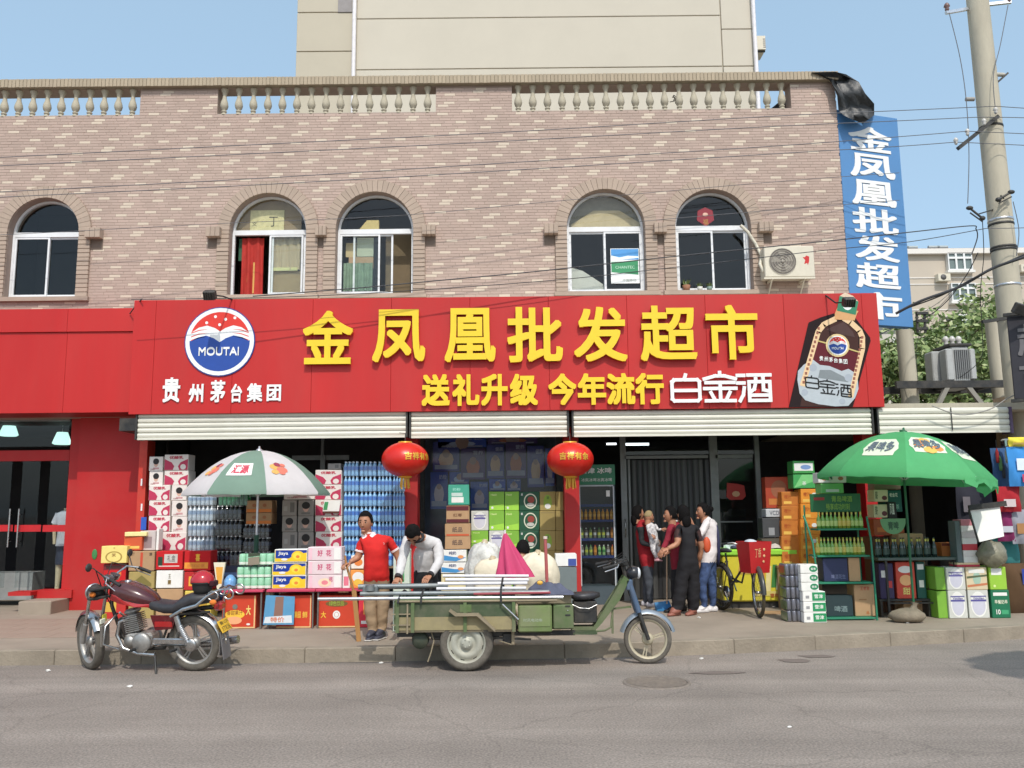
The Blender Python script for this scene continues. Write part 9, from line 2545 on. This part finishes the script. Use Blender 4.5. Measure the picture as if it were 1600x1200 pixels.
part(MB(ACW).box(x0 - .1,x1 + .1,YH + .3,YH + 1.0,z0,z1),'casing',t_); part(MB(DKM).bar((x0 - .1,YH + .4,z0 - .02),(x1 + .1,YH + .4,z0 - .02),.05),'bracket',t_)
for k in range(5): part(MB(C(110,108,108)).box(x1 + .02 - .06 * 0 ,x1 + .102,YH + .295,YH + .299,z0 + .06 + k * .07,z0 + .09 + k * .07),'vent_slat',t_)
# ---- far apartment block on the right
YA = 82.0
ab = thing('apartment_block','beige apartment block with red roof far behind the poles','building',(at(1500,450,YA).x,YA,0))
APM = mat('apartment_beige',S(190,178,162),.9,var=.05,scale=.2); 
Xa = lambda px: at(px,450,YA).x; Za = lambda py,px=1500: at(px,py,YA).z
part(MB(APM).box(Xa(1415),Xa(1720),YA,YA + 12,0,Za(398)),'wall',ab)
part(MB(C(222,216,208)).box(Xa(1412),Xa(1722),YA - .5,YA + 12.4,Za(398) + .01,Za(390)),'cornice',ab)
mb = MB(mat('roof_red',S(140,84,78),.85,var=.1)); za,zb_ = Za(390) + .01,Za(378); x0,x1 = Xa(1412),Xa(1722)
mb.add([(x0,YA - .5,za),(x1,YA - .5,za),(x1,YA + 12,za),(x0,YA + 12,za),(x0 + 3,YA + 5,zb_ + .8),(x1 - 3,YA + 5,zb_ + .8)],[(0,1,5,4),(1,2,5),(2,3,4,5),(3,0,4),(3,2,1,0)]); part(mb,'roof',ab)
for py in (433,443,483,529): part(MB(C(222,216,208)).box(Xa(1415),Xa(1720),YA - .06,YA - .001,Za(py + 1.5),Za(py)),'string_course',ab)
def apt_window(px0,px1,py0,py1):
 x0,x1 = Xa(px0),Xa(px1); z0,z1 = Za(py1),Za(py0)
 mb = MB(C(226,226,224)); plate(mb,[(x0,z0),(x1,z0),(x1,z1),(x0,z1)],[[(x0 + (x1 - x0) * u + .10,z0 + .12 + (z1 - z0) * (v0) * 1),(x0 + (x1 - x0) * (u + .333) - .08,z0 + .12 + (z1 - z0) * v0),(x0 + (x1 - x0) * (u + .333) - .08,z0 + (z1 - z0) * v1 - .08),(x0 + (x1 - x0) * u + .10,z0 + (z1 - z0) * v1 - .08)] for u in (0,.333,.666) for v0,v1 in ((0.0,.70),(.70,1.0))],YA - .5,YA - .38)
 w_ = part(mb,'window',ab)
 part(MB(mat('far_pane',S(110,124,122),.2)).box(x0 + .05,x1 - .05,YA - .36,YA - .34,z0 + .05,z1 - .05),'pane',w_)
 part(MB(C(222,220,214)).box(x0 - .15,x1 + .15,YA - .6,YA - .002,z0 - .25,z0 - .01),'sill',w_)
 part(MB(C(222,220,214)).box(x0,x1,YA - .33,YA - .0,z0,z1),'bay_side',w_)
for k,(py0,py1) in enumerate(((396,424),(443,472),(492,520),(540,568))):
 for px in (1481,1560 + 60): apt_window(px + k * 1.5,px + 38 + k * 1.5,py0 + 1,py1)
for px,py in ((1462,430),(1592,417),(1464,495)):
 x0,x1 = Xa(px),Xa(px + 19); z0,z1 = Za(py + 11),Za(py)
 o_ = thing('air_conditioner','tiny air conditioner on the far apartment block, %s' % {1462: 'upper left',1592: 'right of the big pole',1464: 'lower left'}[px],'air conditioner',(x0,YA - .4,z0))
 part(MB(ACW).box(x0,x1,YA - .7,YA - .002,z0,z1),'casing',o_); part(MB(C(90,88,86)).lathe([(0,0),(.28,0),(.28,.01),(0,.02)],14,frame_m((x0 + (x1 - x0) * .42,YA - .705,(z0 + z1) / 2),(1,0,0),(0,0,1),(0,-1,0))),'fan',o_)
for k,px in enumerate((1432,1447,1462,1498,1512)):
 x = Xa(px); z = Za(380)
 o_ = thing('solar_heater','small rooftop solar water heater, %s from left on the far red roof' % ORD[k],'solar heater',(x,YA + 4,z - .2),group='rooftop solar heaters')
 part(MB(C(40,60,70)).add([(x - .5,YA + 3.4,z),(x + .4,YA + 3.4,z),(x + .4,YA + 4,z + .8),(x - .5,YA + 4,z + .8),(x - .5,YA + 3.45,z - .05),(x + .4,YA + 3.45,z - .05),(x + .4,YA + 4.05,z + .75),(x - .5,YA + 4.05,z + .75)],[(0,1,2,3),(7,6,5,4),(0,4,5,1),(1,5,6,2),(2,6,7,3),(3,7,4,0)]),'collector',o_)
 part(MB(C(160,170,170)).tube([(x - .6,YA + 4.1,z + .85),(x + .5,YA + 4.1,z + .85)],.2,8),'tank',o_); part(MB(DKM).bar((x,YA + 4.1,z + .8),(x,YA + 4.1,z - .6),.06),'stand',o_)
YE = 40
pe = thing('pale_building','narrow strip of a pale grey building seen between the red sign and the small pole','building',(at(1395,560,YE).x,YE,0))
part(MB(mat('pale_render',S(196,190,180),.9,var=.06)).box(at(1340,560,YE).x,at(1411,560,YE).x,YE,YE + 6,0,at(1395,522,YE).z),'wall',pe)
for k in range(3): 
 x0,x1,z0,z1 = wbox(1396,530 + k * 22,1406,546 + k * 22,YE - .05); w_ = part(MB(WFR).box(x0,x1,YE - .05,YE - .001,z0,z1),'window',pe); part(MB(mat('far_pane',S(110,124,122),.2)).box(x0 + .06,x1 - .06,YE - .06,YE - .052,z0 + .06,z1 - .06),'pane',w_)
# ---- trees behind the shed
LFM = [mat('leaf_%d' % i,S(*c),.6,var=.25,scale=1.5,spec=.3) for i,c in enumerate(((140,158,98),(116,138,84),(164,174,122),(96,116,72)))]  # greens lightened so the leaves carry the haze in their colour
BARK = mat('bark',S(96,82,66),.95,var=.25,scale=8,bump=.5)
def tree(x,y,zc,R,Hc,n,label,seed,ls=.11,zb=0):
 rs = random.Random(seed); nr = np.random.default_rng(seed)
 t = thing('tree',label,'tree',(x,y,0),group='trees behind the shed')
 mb = MB(BARK); mb.tube([(x,y,0),(x + .05,y,zc * .4),(x - .03,y,zc * .8),(x,y,zc + Hc * .5)],[.16,.13,.10,.04],10)
 tips = []
 for k in range(16):
  a = rs.uniform(0,6.28); z0 = zc - Hc * .6 + rs.uniform(0,Hc * .9); l = R * rs.uniform(.5,.95)
  p0 = Vector((x,y,z0)); p1 = p0 + Vector((math.cos(a) * l * .5,math.sin(a) * l * .5,l * .35)); p2 = p0 + Vector((math.cos(a) * l,math.sin(a) * l,l * .6))
  mb.tube([p0,p1,p2],[.05,.03,.012],6); tips += [p1,p2]
 part(mb,'trunk',t)
 cl = [Vector((x,y,zc)) + Vector((rs.uniform(-1,1) * R * .8,rs.uniform(-1,1) * R * .8,rs.uniform(-1,1) * Hc * .85)) for _ in range(60)]
 cl = [c_ for c_ in cl if ((c_.x - x) / R) ** 2 + ((c_.y - y) / R) ** 2 + ((c_.z - zc) / Hc) ** 2 < 1] + tips
 me = MB()
 for i in range(n):
  c_ = cl[rs.randrange(len(cl))]; rr = R * .24
  p = c_ + Vector((rs.gauss(0,rr),rs.gauss(0,rr),rs.gauss(0,rr * .8)))
  d = Vector((rs.gauss(0,1),rs.gauss(0,1),rs.gauss(0,.7))).normalized(); e = d.cross(Vector((rs.gauss(0,1),rs.gauss(0,1),rs.gauss(0,1)))).normalized()
  s = ls * rs.uniform(.6,1.2); me.m(LFM[rs.choice((0,0,1,1,2,3))])
  me.add([p - d * s,p + e * s * .5,p + d * s,p - e * s * .5],[(0,1,2,3)])
 part(me,'crown',t,kind='stuff')
for k,(px,py,Y,R,Hc,n,lb) in enumerate(((1480,560,24,1.6,1.5,3600,'leafy tree directly behind the transformer'),(1410,600,23,1.2,1.3,3200,'lower tree behind the small concrete pole'),
      (1555,540,25,1.25,1.9,2300,'taller thin tree between the transformer and the big pole'),(1510,610,22.5,1.7,1.1,3000,'bushy tree just above the shed roof below the transformer'),(1600,560,27,1.5,2.2,2600,'tree at the right edge behind the dark sign'))):
 c = at(px,py,Y); tree(c.x,Y,c.z,R,Hc,n,lb,10 + k)
# ---- street tree just outside the frame whose shade falls on the road at the right
def shade_tree(px,py,h):
 g = ground(px,py,0); k = h / to_sun.z
 return g + to_sun * k
c = shade_tree(1765,1046,5.0)
rs = random.Random(5); t = thing('tree','roadside tree to the right of the camera shading the road corner','tree',(c.x,c.y,0))
part(MB(BARK).tube([(c.x,c.y,0),(c.x + .05,c.y,2),(c.x,c.y,4.6)],[.2,.16,.08],12),'trunk',t)
me = MB()
for i in range(4200):
 while True:
  q = Vector((rs.uniform(-1,1),rs.uniform(-1,1),rs.uniform(-1,1)))
  if q.length < 1: break
 p = c + Vector((q.x * 1.5,q.y * .9,q.z * 1.0)); d = Vector((rs.gauss(0,1),rs.gauss(0,1),rs.gauss(0,1))).normalized(); e = d.cross(Vector((rs.gauss(0,1),rs.gauss(0,1),rs.gauss(0,1)))).normalized(); s = .13
 me.m(LFM[rs.randrange(4)]); me.add([p - d * s,p + e * s * .5,p + d * s,p - e * s * .5],[(0,1,2,3)])
part(me,'crown',t,kind='stuff')
